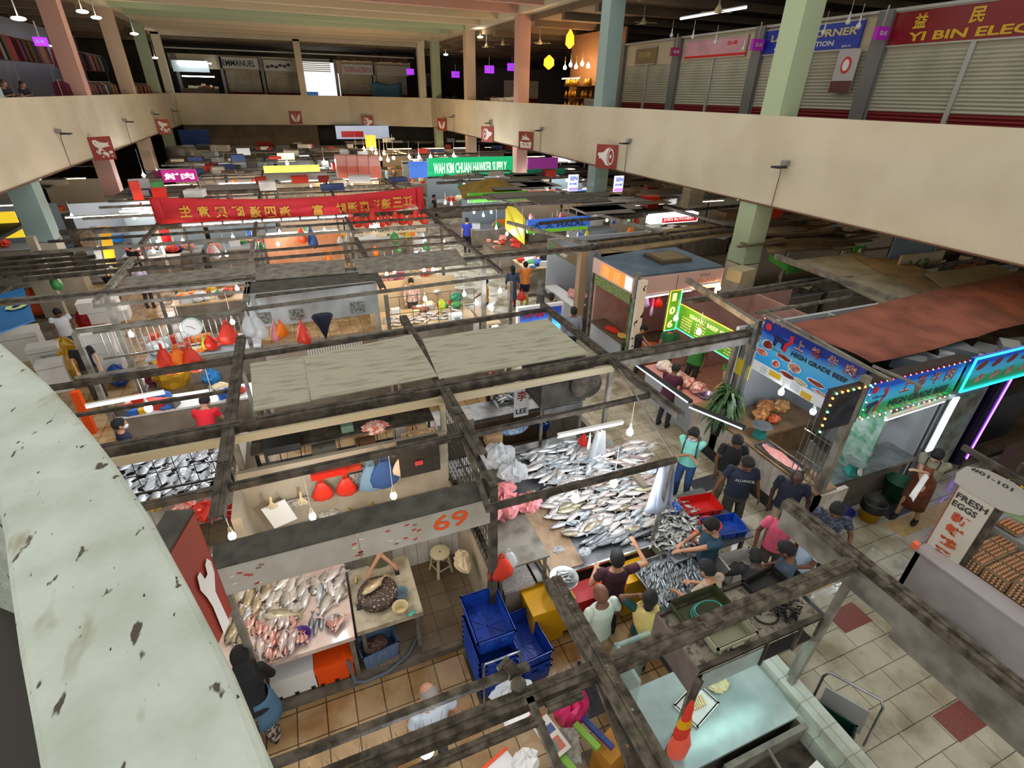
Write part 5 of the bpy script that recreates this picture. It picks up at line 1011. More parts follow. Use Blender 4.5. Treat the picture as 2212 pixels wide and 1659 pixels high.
# trolley with crate on the aisle
p = at(1800,1570,.3); t = T('hand_trolley', 'grey platform trolley with a bent handle standing on the aisle', 'trolley', (5.15,1.7,0), 0)
P(MB().tube([(5.02,1.95,.12),(5.05,1.98,.85),(5.08,1.95,.95),(5.35,1.5,.95),(5.38,1.45,.85),(5.36,1.4,.12)],.016,8), 'handle', t, inox); P(MB().bx(4.75,5.3,1.45,1.95,.1,.13), 'deck', t, steel_l); P(MB().slab([V((5.16,1.92,.15)),V((5.4,1.5,.15)),V((5.44,1.54,.55)),V((5.2,1.96,.55))], .02), 'back_board', t, M('frosted_board','a9aaa8',.5))
for x, y in ((4.8,1.5),(5.25,1.5),(4.8,1.9),(5.25,1.9)): P(MB().cyl((x-.015,y,.05),(x+.015,y,.05),.05,n=12), 'wheel', t, black)
crate((4.98,1.66,.135), (.34,.48,.3), .45, M('dark_green_plastic','0b3a2c',.4), 'dark green crate standing on the hand trolley')
# paper, bags and vegetables at the bottom edge
t = T('side_table', 'cluttered low table of newspapers and bags at the bottom edge', 'table', (1.3,1.5,0)); P(MB().bx(.7,1.6,.9,1.75,.72,.75), 'table_top', t, M('grey_speckle','8d8a80',.6,c2='4b4943',vs=7,lo=.58,hi=.62))
for x, y in ((.75,.95),(1.55,.95),(.75,1.7),(1.55,1.7)): P(MB().bar((x,y,0),(x,y,.72),.04,.04), 'leg', t, steel_l)
def layer(px, py, z_, w_, d_, rz, m_, name, lab, cat, h_=.02, txt=None):
    q = at(px, py, z_); t = T(name, lab, cat, (q.x,q.y,z_), rz); P(MB().bx(-w_/2,w_/2,-d_/2,d_/2,0,h_), 'sheet', t, m_, w=False)
    if txt:
        b_ = MB(); 
        for (tx, x_, y_, hh, ww) in txt: b_.text(tx, (x_,y_,h_), X1, Y1, hh, 0, ww, bold=.01)
        P(b_, 'print', t, black, w=False)
    return t
npm = M('newsprint','b9b5a8',.8)
t = layer(1190,1592,.86,.22,.42,.25,npm,'newspaper','newspaper with a big masthead and blue panel at the bottom edge','newspaper',.02,[('rian',-.09,.14,.045,.13)])
P(MB().bx(-.09,.09,.02,.11,.02,.022), 'blue_panel', t, M('print_blue','3a4470',.7), w=False); P(MB().bx(-.09,.07,-.17,-.03,.02,.022), 'colour_picture', t, M('print_mix','3d6f68',.7,c2='a85a44',vs=18,lo=.45,hi=.55), w=False)
layer(1232,1612,.78,.2,.36,-.35,M('newsprint_grey','8f8b80',.8,c2='6a665e',vs=30),'newspaper','second newspaper fanned out under the first','newspaper')
for px, py, w_, d_, rz, m_, lab in ((1100,1490,.5,.12,.2,white,'long white plastic wrapper lying beside the near beams'),(1120,1545,.4,.22,.3,white,'white carrier bag lying between the two near beams')):
    q = at(px, py, .8); crumple((q.x,q.y,.75), (w_/2,d_/2+.05,.05), wbag if 'wrapper' in lab else white, lab)
q = at(1160,1560,.8); crumple((q.x,q.y,.76), (.1,.09,.07), rbag, 'small red bag beside the newspapers')
q = at(1135,1655,.8); crumple((q.x,q.y,.76), (.16,.12,.12), white, 'crumpled white bag with red print at the bottom edge')
q = at(1235,1530,.8); crumple((q.x,q.y,.5), (.2,.16,.3), M('magenta_bag','c2245f',.4,bump=.6), 'magenta bag on the cluttered table')
for px, py, lab in ((1268,1585,'light green banana-leaf roll at the bottom edge'),(1215,1630,'short green leaf roll near the white bag')):
    q = at(px, py, .85); O(MB().bar((q.x-.06,q.y+.16,.8),(q.x+.06,q.y-.16,.8),.07,.05), 'leaf_roll', lab, 'leaves', M('leaf_green','6f9a35',.6))
q = at(1292,1575,.85); O(MB().bar((q.x-.08,q.y+.2,.78),(q.x+.08,q.y-.2,.78),.06,.04), 'blue_roll', 'dark blue roll beside the leaf roll', 'roll', M('navy_roll','1b2f6b',.5))
q = at(1320,1610,.7); O(MB().box((q.x,q.y,.35),(.3,.26,.7),.3), 'carton', 'mustard carton at the bottom edge under the thick beam', 'carton', M('mustard_card','a8711c',.7))
q = at(1080,1668,.7); t = T('tray', 'white tray with an orange rim at the bottom edge', 'tray', (q.x,q.y,.55), .3); P(MB().bx(-.2,.2,-.15,.15,0,.12), 'tray', t, white, w=False); P(MB().bx(-.21,.21,.13,.16,.1,.14), 'rim', t, orange, w=False)
O(MB().bx(.1,.6,1.35,1.75,0,.62), 'purple_crate', 'purple crate at the bottom edge below the bulb', 'crate', M('purple_plastic2','4a2a86',.4))
# ================= CUSTOMERS =================
person('man in mint T-shirt and jeans with a face mask, arms crossed, grey backpack', 6.2, 6.0, 215, 1.7, top='7fd0c0', bottom='2f4f80', hair='short', skin=skinB, head=(18,0), lh=(.14,.22,1.12), rh=(-.14,.24,1.16), mask='b8c6d8', bag='4a4a3e')
person('man in black V-neck top behind the ALLIANCE shirt', 6.78, 5.55, 240, 1.72, top='14161b', bottom='6b5f47', hair='short', skin=skinA, head=(25,0), lh=(-.3,.05,.88))
person('heavy man in navy T-shirt printed ALLIANCE with mask under his chin', 6.42, 4.95, 238, 1.76, top='172033', bottom='3c3d38', bott='trousers', hair='short', skin=skinA, head=(25,10), fat=1.14, lh=(-.36,.02,.86), rh=(.38,.02,.86), print_=(('ALLIANCE', .3, 1.27, .05),), sleeve=.6)
person('dark skinned man in a dark navy polo looking down to his right', 7.0, 4.4, 215, 1.72, top='161c2e', bottom='8d8468', hair='fuzz', skin=skinD, head=(28,10), lh=(-.32,.1,.88), fat=1.1, sleeve=.6)
person('man in a coral pink polo shirt looking down', 6.1, 3.78, 225, 1.68, top='e0607c', bottom='4c4640', hair='short', skin=skinA, head=(40,0), lh=(-.3,.08,.88), rh=(.28,.1,.88), collar=True)
person('man in a dark speckled shirt half behind the corner beam', 6.95, 3.6, 215, 1.72, top='2a2f3b', tpat='4b5568', bottom='24262c', hair='short', skin=skinA, head=(30,0), lh=(-.34,.1,.9))
person('man in a pale blue T-shirt turned to the left', 6.22, 3.32, 165, 1.68, top='b4c6dc', bottom='2a2c33', hair='short', skin=skinA, head=(15,0), lh=(-.1,.3,1.0))
person('man with thick dark hair in slate blue shirt, back to the camera', 5.6, 3.2, 120, 1.66, top='39485a', bottom='2a2c33', hair='short', skin=skinA, head=(25,0), lh=(-.1,.32,.98), rh=(.2,.25,.95), vox=.01)
person('bearded man in a dark teal shirt reaching over the fish, in profile', 4.9, 3.95, 165, 1.72, top='1a3a4c', bottom='2a2c33', hair='short', skin=skinB, head=(22,0), lh=(.0,.46,1.1), rh=(.2,.3,1.05))
person('man in a beige T-shirt leaning on the sardine tray, back to camera', 4.32, 3.22, 100, 1.68, top='a0917a', bottom='57503f', hair='short', skin=skinB, head=(25,0), lean=10, lh=(-.22,.4,1.0), rh=(.1,.4,1.0), vox=.01)
person('balding man in a black jacket bending over the foam box', 5.0, 3.12, 60, 1.66, top='1c1a1e', sleeve=1.9, bottom='24242a', hair='fuzz', skin=skinD, head=(40,0), lean=22, lh=(-.2,.5,.85), rh=(.15,.5,.85))
person('man in a maroon T-shirt raising his right arm beside the fish', 3.22, 3.92, 75, 1.68, top='3c1826', bottom='241c22', hair='short', skin=skinB, head=(5,0), lh=(-.2,.25,1.15), rh=(.38,.3,1.5), vox=.01)
person('bald man in a pale green T-shirt seen from behind', 2.75, 3.5, 95, 1.68, top='b4bfb0', bottom='a99a82', hair='none', skin=skinA, head=(15,0), lh=(-.24,.2,1.0), rh=(.26,.15,.95), vox=.01, fat=1.05)
person('woman with black hair and a yellow shawl holding a phone to her ear', 3.32, 3.3, 60, 1.58, top='12403e', sleeve=.8, bottom='9a6c1e', hair='scarfdrape', scarf='cdb56c', skin=skinA, hem=.45, head=(5,-15), lh=(-.16,.1,1.52), rh=(.18,.22,1.05), vox=.01)
person('grey haired man in a pale grey polo at the bottom edge', .45, 3.1, 100, 1.64, top='aeb6c0', bottom='4b4b4b', hair='fuzz', hc=hairg, skin=skinB, head=(12,10), lh=(-.22,.2,.95), rh=(.26,.1,.88), vox=.009, collar=True)
person('woman in black top and slate blue drape leaning over the fish, patterned trousers', -1.42, 4.1, 96, 1.56, top='08080a', sleeve=1.9, bottom='26211e', bott='patterned', hair='hijab', scarf='08080a', lean=30, head=(25,0), lh=(-.1,.55,1.02), rh=(.16,.5,1.0), vox=.01, fat=1.1)
mb = MB()
g = [[V((-1.42+(.2+.022*j)*math.cos(a), 4.13+(.17+.015*j)*math.sin(a)+.012*(4-j), .97-.085*j+.02*math.sin(3*a))) for a in [-.5*PI+2*PI*.93*i/16+.2 for i in range(17)]] for j in range(5)]
mb.sheet(g, .01); O(mb, 'draped_cloth', 'slate blue cloth wrapped round the hips of the leaning woman', 'cloth', M('slate_cloth','3f6076',.85,bump=.4,bs=10))
person('man in brown leather apron wiping his hands on a white cloth', 9.95, 3.95, 195, 1.70, top='8d8d78', bottom='5a3a28', bott='shorts', hair='short', skin=skinC, head=(38,0), lh=(.12,.3,1.22), rh=(-.02,.36,1.05), apron='7a3f25', feet=((-.16,0),(.14,.12)), fat=1.05)
mb = MB(); c0 = V((9.66,3.85,1.2)); g = [[c0+V((-.07*i+.02*math.sin(j), -.02*i-.05+.1*j/3, -.07*i+.03*math.sin(i+j))) for j in range(4)] for i in range(6)]
mb.sheet(g, .004); O(mb, 'cloth', 'white cloth in the hands of the aproned man', 'cloth', white)
# ================= HIGH GRADE BEEF STALL =================
def grad(key, stops, rough=.4, emit=0):
    """printed banner colours running from bottom (0) to top (1) in the banner's own height"""
    m = bpy.data.materials.new(key); m.use_nodes = True; nt = m.node_tree; N = nt.nodes; L = nt.links; b = N['Principled BSDF']; b.inputs['Roughness'].default_value = rough
    tc = N.new('ShaderNodeTexCoord'); sx = N.new('ShaderNodeSeparateXYZ'); L.new(tc.outputs['Generated'], sx.inputs[0]); n = N.new('ShaderNodeTexNoise'); n.inputs['Scale'].default_value = 2.5; L.new(tc.outputs['Generated'], n.inputs[0])
    ma = N.new('ShaderNodeMath'); ma.operation = 'MULTIPLY_ADD'; L.new(n.outputs[0], ma.inputs[0]); ma.inputs[1].default_value = .35; L.new(sx.outputs['Z'], ma.inputs[2])
    r = N.new('ShaderNodeValToRGB'); L.new(ma.outputs[0], r.inputs[0]); e = r.color_ramp.elements
    while len(e) < len(stops): e.new(.5)
    for i, (p, c) in enumerate(stops): e[i].position = p+.17; e[i].color = lin(c)
    L.new(r.outputs[0], b.inputs['Base Color'])
    if emit: L.new(r.outputs[0], b.inputs['Emission Color']); b.inputs['Emission Strength'].default_value = emit
    return m
def ledrow(pts, label, cols, n, r=.012):
    t = T('fairy_lights', label, 'fairy lights', pts[0]); ms = [M('led_'+c, c, emit=9) for c in cols]; mb = MB(); seg = [(V(pts[i]), V(pts[i+1])) for i in range(len(pts)-1)]; tot = sum((b-a).length for a, b in seg)
    for k in range(n):
        d = tot*k/(n-1)
        for a, b in seg:
            L_ = (b-a).length
            if d <= L_+1e-6: mb.ball(a+(b-a)*(d/L_), r, k % len(cols), 6, 4); break
            d -= L_
    P(mb, 'bulbs', t, ms); P(MB().tube(pts, .004, 4), 'wire', t, black); return t
dgreen = M('deep_green_paint', '2f7d1c', .5)
t = T('beef_stall', 'tiled corner butcher stall with open counters under the blue beef signs', 'market stall', (7.7,4.4,0))
P(MB().bx(7.65,7.73,4.3,7.6,0,.95).bx(7.65,8.4,4.3,4.38,0,.95), 'front_wall', t, tilemat('pale_stall_tile','c9c3ba','c1bbb2','968f84',.3,.3,.35)); P(MB().bx(7.62,8.15,4.35,7.6,.95,.99), 'ledge', t, M('wood_ledge','8a6f4e',.5,c2='6a523a',vs=3))
P(MB().bx(7.63,7.66,4.28,7.6,0,.25), 'skirting', t, dark); P(MB().bx(8.1,10.6,4.5,5.1,.82,.88), 'side_counter', t, inox); P(MB().bx(8.4,10.5,4.62,5.05,0,.82), 'side_cabinet', t, M('grey_brown_panel','6b645a',.6))
P(MB().bx(8.1,13.0,7.3,7.38,0,2.9).bx(10.6,10.66,4.6,7.3,0,2.9), 'back_wall', t, M('stall_white_wall','a3a8ab',.5)); P(MB().bar((7.78,4.4,0),(7.78,4.4,3.3),.12,.12), 'corner_post', t, steel_l); P(MB().bar((7.95,6.75,.95),(7.95,6.75,3.3),.09,.09), 'post', t, inox)
P(MB().bx(8.3,10.0,6.2,7.2,.8,.86).bx(8.3,10.0,6.3,7.2,.1,.8), 'inner_bench', t, M('wood_ledge','8a6f4e',.5))
bb = grad('beef_banner', [(0,'2a9bd8'),(.35,'2d9fe0'),(.6,'5fb2d8'),(.8,'2256b8'),(1,'14308a')], .35)
t = T('beef_banner', 'large blue HIGH GRADE BEEF banner with meat pictures over the front counter', 'shop sign', (7.95,5.6,2.3)); x_ = 7.945; u = V((0,-1,0))
def q_(a, b_, k=0): return V((x_-.004-.0015*k, 6.62-2.08*a, 2.32+1.05*b_))
P(MB().bx(7.95,7.99,4.54,6.62,2.32,3.37), 'board', t, bb)
mb = MB(); Lw = M('banner_white','d9dde0',.5)
def patch(mb, pts, mi, k=1): mb.add([q_(a, b_, k) for a, b_ in pts], [tuple(range(len(pts)))], mi)
patch(mb, [(.0,.0),(.97,.0),(.97,.2),(.0,.2)], 0)
patch(mb, [(.2,.06),(.33,.06),(.33,.17),(.2,.17)], 1, 2); patch(mb, [(.56,.01),(.67,.01),(.67,.12),(.56,.12)], 1, 2)
cuts = [((.1,.58),.07,.1,2),((.06,.4),.08,.07,3),((.3,.5),.1,.05,2),((.24,.32),.05,.08,3),((.43,.42),.08,.09,4),((.38,.24),.1,.05,2),((.66,.36),.11,.05,2),((.52,.24),.1,.05,5),((.86,.34),.1,.1,3),((.72,.24),.1,.03,4)]
for (cx, cy), rx, ry, mi in cuts:
    patch(mb, ell(cx, cy, rx*.78+.008, ry*.8+.012, 12, rot=-.1), 0, 1)
    pts = ell(cx, cy, rx*.78, ry*.8, 12, rot=-.1); patch(mb, [(a+RN.uniform(-.006,.006), b_+RN.uniform(-.008,.008)) for a, b_ in pts], mi, 2)
patch(mb, ell(.06,.9,.035,.07), 6, 1); patch(mb, [(.14,.82),(.3,.8),(.31,.72),(.28,.7),(.27,.62),(.24,.62),(.24,.72),(.19,.72),(.18,.62),(.15,.62),(.15,.76),(.12,.8)], 7, 2); patch(mb, [(.3,.92),(.34,.94),(.35,.82),(.3,.72),(.3,.6),(.26,.6),(.27,.74),(.31,.82)], 6, 3)
P(mb, 'pictures', t, [Lw, M('banner_yellow','c4a520',.5), M('meat_dark','6e241c',.4,c2='8d3a2c',vs=9), M('meat_red','9b332a',.4,c2='c98f80',vs=10), M('meat_pale','b98a76',.4,c2='8d4a3c',vs=12), M('meat_fat','b9b08a',.4), M('logo_red','c0202a',.5), M('logo_navy','141a55',.5)])
b_ = MB()
for k, chh in enumerate('上等牛肉'): b_.text(chh, q_(.37+.16*k, .74,2), u, Z1, .2, 0, .2, bold=.035)
P(b_, 'character_outline', t, white); b_ = MB()
for k, chh in enumerate('上等牛肉'): b_.text(chh, q_(.37+.16*k, .74,5), u, Z1, .2, 0, .2, bold=.005)
P(b_, 'red_characters', t, signr)
b_ = MB().text('HIGH GRADE BEEF', q_(.36,.6,3), u, Z1, .09, 0, 1.13, bold=.03).text('HALAL', q_(.16,.54,3), u, Z1, .04, 0, .2)
for k, w_ in enumerate(('Topside','Knuckle','Rump Steak','Beef Mince')): b_.text(w_, q_(.1,.14-.035*k,3), u, Z1, .026, 0, .15)
for k, w_ in enumerate(('Stewing Beef','Stir-fry Beef','Beef Tendon','Beef Heart')): b_.text(w_, q_(.45,.15-.035*k,3), u, Z1, .026, 0, .2)
P(b_, 'black_lettering', t, M('ink_navy','0f1630',.5))
ledrow([(7.93,6.62,3.39),(7.93,4.54,3.39),(7.93,4.5,2.4)], 'string of tiny red lights along the top of the front beef banner', ['ff5a3c','ff3010'], 16)
bc = grad('beef_banner_side', [(0,'0f7a4a'),(.3,'18935c'),(.5,'3fb0d8'),(.8,'1f7fe0'),(1,'1050c0')], .35, .12)
t = T('beef_banner', 'long side banner with red characters over HIGH GRADE BEEF beside the fridge', 'shop sign', (9.2,4.42,2.4)); P(MB().bx(8.1,10.5,4.44,4.5,2.42,3.08), 'board', t, bc)
P(MB().bx(8.05,10.55,4.42,4.62,3.09,3.14), 'top_cover', t, M('dark_brown_top','2b201b',.8)); b_ = MB(); o2 = V((8.1,4.438,2.42))
for k, chh in enumerate('上等牛肉'): b_.text(chh, o2+V((.78+.38*k,-.001,.34)), X1, Z1, .25, 0, .24, bold=.04)
P(b_, 'character_outline', t, white); b_ = MB()
for k, chh in enumerate('上等牛肉'): b_.text(chh, o2+V((.78+.38*k,-.005,.34)), X1, Z1, .25, 0, .24, bold=.008)
P(b_, 'red_characters', t, signr)
P(MB().text('HIGH GRADE BEEF', o2+V((.62,-.004,.1)), X1, Z1, .14, 0, 1.55, bold=.03).text('CJLom', o2+V((.12,-.004,.33)), X1, Z1, .07, 0, .32, bold=.02), 'navy_lettering', t, M('ink_navy','0f1630',.5))
mb = MB(); mb.add([o2+V((a,-.003,b_)) for a, b_ in ((.06,.25),(.3,.3),(.33,.24),(.2,.16),(.2,.06),(.12,.06),(.12,.18),(.06,.2))],[tuple(range(8))],0); mb.add([o2+V((a,-.004,b_)) for a, b_ in ((.36,.5),(.46,.52),(.48,.38),(.36,.2),(.34,.06),(.28,.06),(.3,.2),(.42,.38))],[tuple(range(8))],1); mb.add([o2+V((.13+a,-.003,.52+b_)) for a, b_ in ell(0,0,.07,.07)],[tuple(range(14))],1)
P(mb, 'ox_logo', t, [M('logo_navy','141a55',.5), M('logo_red','c0202a',.5)])
ledrow([(8.1,4.41,3.1),(10.5,4.41,3.1)], 'string of tiny pink lights above the side beef banner', ['ff6a78','ff3a50'], 18)
ledrow([(10.4,4.4,2.42),(8.05,4.4,2.42),(8.05,4.4,3.05)], 'string of tiny green and yellow lights under the side beef banner', ['5aff80','ffe060','ff7040'], 22)
t = T('meat_banner', 'banner of meat cuts edged in cyan light at the right edge', 'shop sign', (11.8,4.4,2.5)); P(MB().bx(10.62,13.2,4.4,4.46,2.45,3.12), 'board', t, bc)
P(MB().tube([(10.62,4.38,2.45),(10.62,4.38,3.12),(13.2,4.38,3.12)],.02,6).tube([(10.62,4.38,2.45),(13.2,4.38,2.45)],.02,6), 'cyan_light_strip', t, M('cyan_glow','22d8f0',emit=2.2)); mb = MB()
for k in range(10): mb.add([V((10.95+.45*(k//2)+.12*(k%2)+a,4.395,2.93-.28*(k%2)+b_)) for a, b_ in ell(0,0,.15,.07,10,rot=.4)], [tuple(range(10))], k%2)
P(mb, 'meat_pictures', t, [M('meat_dark'), M('meat_pale')])
tubelight((8.7,4.36,2.3),(10.2,4.36,2.36), 'white tube light under the side beef banner'); 
t = T('menu_screen', 'dark menu screen framed in coloured bulbs on the stall corner', 'screen', (7.5,4.38,2.45)); P(MB().bx(7.05,7.9,4.36,4.44,2.44,3.2), 'frame', t, M('dark_brown_top','2b201b',.8)); P(MB().bx(7.12,7.84,4.345,4.36,2.5,3.1), 'screen', t, M('dim_screen','12161e',.1,c2='2e2f3f',vs=5))
ledrow([(7.08,4.34,2.46),(7.08,4.34,3.15),(7.87,4.34,3.15)], 'chain of bigger green and amber bulbs around the menu screen', ['50ff90','ffb040','ff8030'], 13, .018)
# goods on the beef stall
pantry_scale((8.0,6.05,.99), 2.4, 'teal dial scale on the front beef counter'); pantry_scale((8.9,4.62,.88), .3, 'dial scale with a wide steel pan on the side beef counter')
mb = MB(); mb.X = Matrix.Translation((7.85,5.35,.99)); open_box(mb, .34, .95, .06, .008, .01, lip=.01); O(mb, 'steel_tray', 'steel tray of pink minced offal on the front beef counter', 'tray', inox); crumple((7.85,5.35,.995), (.14,.42,.03), M('pink_meat','b06a64',.35,c2='d59a90',vs=40,bump=.6), 'pink meat pieces in the steel tray', 'meat_pieces', 'meat')
for k in range(6): O(MB().bx(-.02,.02,-.01,.01,0,.3).bx(-.006,.006,-.03,.03,.3,.62), 'butcher_knife', 'butcher knife standing in the rack on the beef stall corner', 'knife', [inox], 'knives in the corner rack', loc=(7.86+.03*k,4.5+.1*k,1.0), w=False)
mb = MB()
for k in range(7): mb.bar((7.78,4.42+.1*k,1.0),(7.78,4.42+.1*k,2.35),.012,.012)
for z_ in (1.0,1.4,1.9,2.35): mb.bar((7.78,4.4,z_),(7.78,5.05,z_),.014,.014)
O(mb, 'knife_rack', 'tall wire knife rack at the beef stall corner', 'rack', inox)
for k, (x, y, r_, c) in enumerate(((8.7,6.7,.2,'c98a4a'),(9.0,6.9,.22,'b5763a'),(9.4,6.8,.2,'d1a468'),(8.9,6.5,.14,'d2461e'),(8.5,6.4,.12,'e05a20'))): crumple((x,y,.86), (r_,r_*.8,r_*.7), M('pack_'+c, c, .5, c2='8a5a30', vs=12), ('tan','brown','pale tan','red','orange')[k]+' packet on the inner bench of the beef stall', 'packet', 'packet')
wallitem(1850,985,4.9,.22,.04,.16,white,'label_card','white price card on the side beef counter','card'); O(MB().lathe([(.001,.0),(.2,.0),(.2,.14),(.06,.22),(.001,.24)],n=20,caps=False), 'steel_basin', 'upturned steel basin at the beef stall', 'basin', inox, loc=(9.9,5.3,1.6), w=False)
O(MB().bx(9.0,9.06,4.5,5.0,.88,2.4), 'notice_screen', 'glass screen with notices on the side beef counter', 'screen', M('notice_glass','8fa39a',.15,c2='3f7a5a',vs=5,alpha=.8))
person('butcher partly hidden behind the side banner of the beef stall', 10.1, 5.6, -100, 1.66, .0, top='c9cdd2', bottom='3a3a3a', hair='short', skin=skinB, head=(30,0), lean=12, vox=.014)
bulb(1688,846,2.2,False,'bright bulb just inside the front beef counter',2.9,big=1.2); bulb(1757,888,2.15,False,'bright bulb near the beef stall corner',2.9,big=1.2)
bucket((9.25,4.2,.0), .2, .42, yel, 'yellow bin with a black liner on the kerb below the beef counter', liner=black, handle=False); bucket((10.15,4.38,.12), .24, .42, M('deep_green_plastic','0f5a3a',.4), 'dark green bucket on the kerb beside the yellow bin', handle=False); bucket((8.6,4.3,0), .17, .34, M('navy_plastic','13206a',.4), 'navy bin at the foot of the beef stall corner', handle=False)
crumple((11.0,4.4,.12), (.26,.14,.14), M('pink_white_bag','cfa5a8',.4,c2='d9d4d4',vs=8), 'pink and white bag of scraps behind the green bucket')
# fridge and dark shopfront to the right
t = T('display_fridge', 'glass fronted fridge with white light strips right of the beef stall', 'fridge', (11.4,4.8,0)); P(MB().bx(10.75,12.1,4.6,5.3,0,2.3), 'cabinet', t, M('fridge_grey','6f7476',.4,.3)); P(MB().bx(10.9,12.0,4.57,4.6,.4,2.1), 'glass_door', t, M('fridge_glass','7d8a86',.05,c2='5b5a50',vs=3)); P(MB().bx(10.95,11.12,4.54,4.57,.9,2.15), 'light_strip', t, M('fridge_glow','d8f0ff',emit=3))
t = T('neon_post', 'glossy post with a violet light reflection beyond the fridge', 'post', (12.6,4.7,0)); P(MB().cyl((12.6,4.7,0),(12.6,4.7,2.5),.16,n=20), 'post', t, M('gloss_violet_post','2a2440',.12,.6)); P(MB().cyl((12.6,4.52,.3),(12.6,4.52,2.3),.015,n=6), 'violet_strip', t, M('violet_glow','9a50ff',emit=6))
O(MB().bx(13.1,15,4.9,5.4,.0,1.4), 'cabinet', 'dark shuttered cabinet at the right edge beyond the violet post', 'cabinet', M('dark_slate','2f333a',.4)); O(MB().bx(13.1,15.2,3.3,4.2,.0,.75), 'bench_table', 'dark table at the right edge', 'table', M('brown_panel','5b4a38',.6)); crumple((13.6,3.7,.75), (.4,.3,.12), M('rust_cloth','8a3a24',.7), 'rust coloured cloth on the dark table at the right edge', 'cloth', 'cloth')
# tarpaulin
mb = MB(); rr = []
tp = [[at(1690,703,3.1),at(1780,688,3.16),at(1900,655,3.12),at(2080,612,3.22),at(2212,585,3.15),at(2212,585,3.15)+V((3,.5,0))],[at(1790,742,3.06),at(1880,722,3.1),at(1990,705,3.1),at(2110,672,3.18),at(2212,645,3.1),at(2212,645,3.1)+V((3,.5,0))],[at(1883,782,3.04),at(1985,762,3.04),at(2085,733,3.1),at(2160,712,3.06),at(2212,700,3.06),at(2212,700,3.06)+V((3,0,0))]]
def refine(g, n=3):
    R2 = []
    for i in range((len(g)-1)*n+1):
        a = min(i//n, len(g)-2); f = i/n-a; row = [g[a][k].lerp(g[a+1][k], f) for k in range(len(g[0]))]; out = []
        for j in range((len(row)-1)*n+1): b = min(j//n, len(row)-2); h_ = j/n-b; out.append(row[b].lerp(row[b+1], h_)+V((0,0,RN.uniform(-.03,.03))))
        R2.append(out)
    return R2
mb.sheet(refine(tp), .006); O(mb, 'tarpaulin', 'rust red tarpaulin stretched over the beef stall roof', 'tarpaulin', M('rust_tarp','8d4f3c',.85,c2='6b3b2d',vs=1.5,bump=.5,bs=5))
O(MB().cyl((7.95,6.7,3.42),(7.7,4.0,3.45),.03,n=8).cyl((8.0,6.7,3.5),(7.6,3.95,3.5),.02,n=8), 'banner_pole', 'pair of grey poles holding the front beef banner', 'pole', steel_l)
a_, b2 = at(1885,790,3.4), at(1985,832,3.3); O(MB().bar(a_, b2, .035, .035).cyl(b2, b2-V((0,0,.14)), .05, .02, 8), 'spot_lamp', 'lamp arm reaching out over the side beef banner', 'lamp', steel_l)
for k in range(16): # clutter on top of the side stall roof
    p = V((8.7+RN.random()*4.8, 4.72+RN.random()*.4, 2.55+RN.random()*.2)); c = RN.choice(['5c6468','2f3f38','8d9296','494a52','a9adb2','3b4a40']); d = (RN.uniform(.2,.6),RN.uniform(.15,.4),RN.uniform(.06,.3)); O(MB().box((0,0,d[2]/2), d, RN.uniform(0,3)), 'storage_box', {'5c6468':'slate','2f3f38':'dark green','8d9296':'grey','494a52':'charcoal','a9adb2':'pale grey','3b4a40':'mossy'}[c]+' box stored on the beef stall roof behind the side banner', 'box', M('box_'+c, c, .6), 'boxes stored on the beef stall roof', loc=p, w=False)
O(MB().bx(8.3,13.4,4.62,7.0,2.5,2.54), 'roof_board', 'flat board roof of the beef stall', 'roof board', steel_g)
# fern on a stand
t = T('potted_fern', 'lush green fern in a pot at the end of the beef counter', 'plant', (7.75,6.85,0)); P(MB().lathe([(.12,.62),(.16,.64),(.19,.92),(.2,.95),(.17,.93)],(7.75,6.85,0),16), 'pot', t, M('pot_black','1c1b19',.5)); P(MB().bar((7.75,6.85,0),(7.75,6.85,.62),.2,.2), 'stand', t, steel_l)
mb = MB()
for k in range(170):
    a = RN.uniform(0,2*PI); L_ = RN.uniform(.25,.5); up_ = RN.uniform(.0,.75); c0 = V((7.75,6.85,.95+up_)); w_ = .024; dr = V((math.cos(a),math.sin(a),0)); sd = dr.cross(Z1); pts = [c0+dr*L_*s+Z1*(.18*math.sin(PI*min(s*.8,1))-.35*s*s*L_*2) for s in (0,.3,.6,.85,1)]
    for i in range(4): f0, f1 = (1, 1.6, 1.4, .8, .1)[i], (1, 1.6, 1.4, .8, .1)[i+1]; mb.add([pts[i]-sd*w_*f0, pts[i]+sd*w_*f0, pts[i+1]+sd*w_*f1, pts[i+1]-sd*w_*f1], [(0,1,2,3)], 0, True)
P(mb, 'fronds', t, M('fern_green','17360f',.5,c2='386024',vs=9))
P(MB().bar((7.75,6.85,.9),(7.75,6.85,1.7),.025,.025), 'stem', t, wood)
O(MB().bar((7.95,7.15,0),(7.95,7.15,2.9),.1,.1), 'pole', 'pale post behind the fern', 'post', steel_l)
O(MB().bx(7.98,8.0,6.68,7.05,2.0,2.35), 'notice', 'yellow square notice hanging above the fern', 'notice', M('notice_yellow','b5a51f',.5))
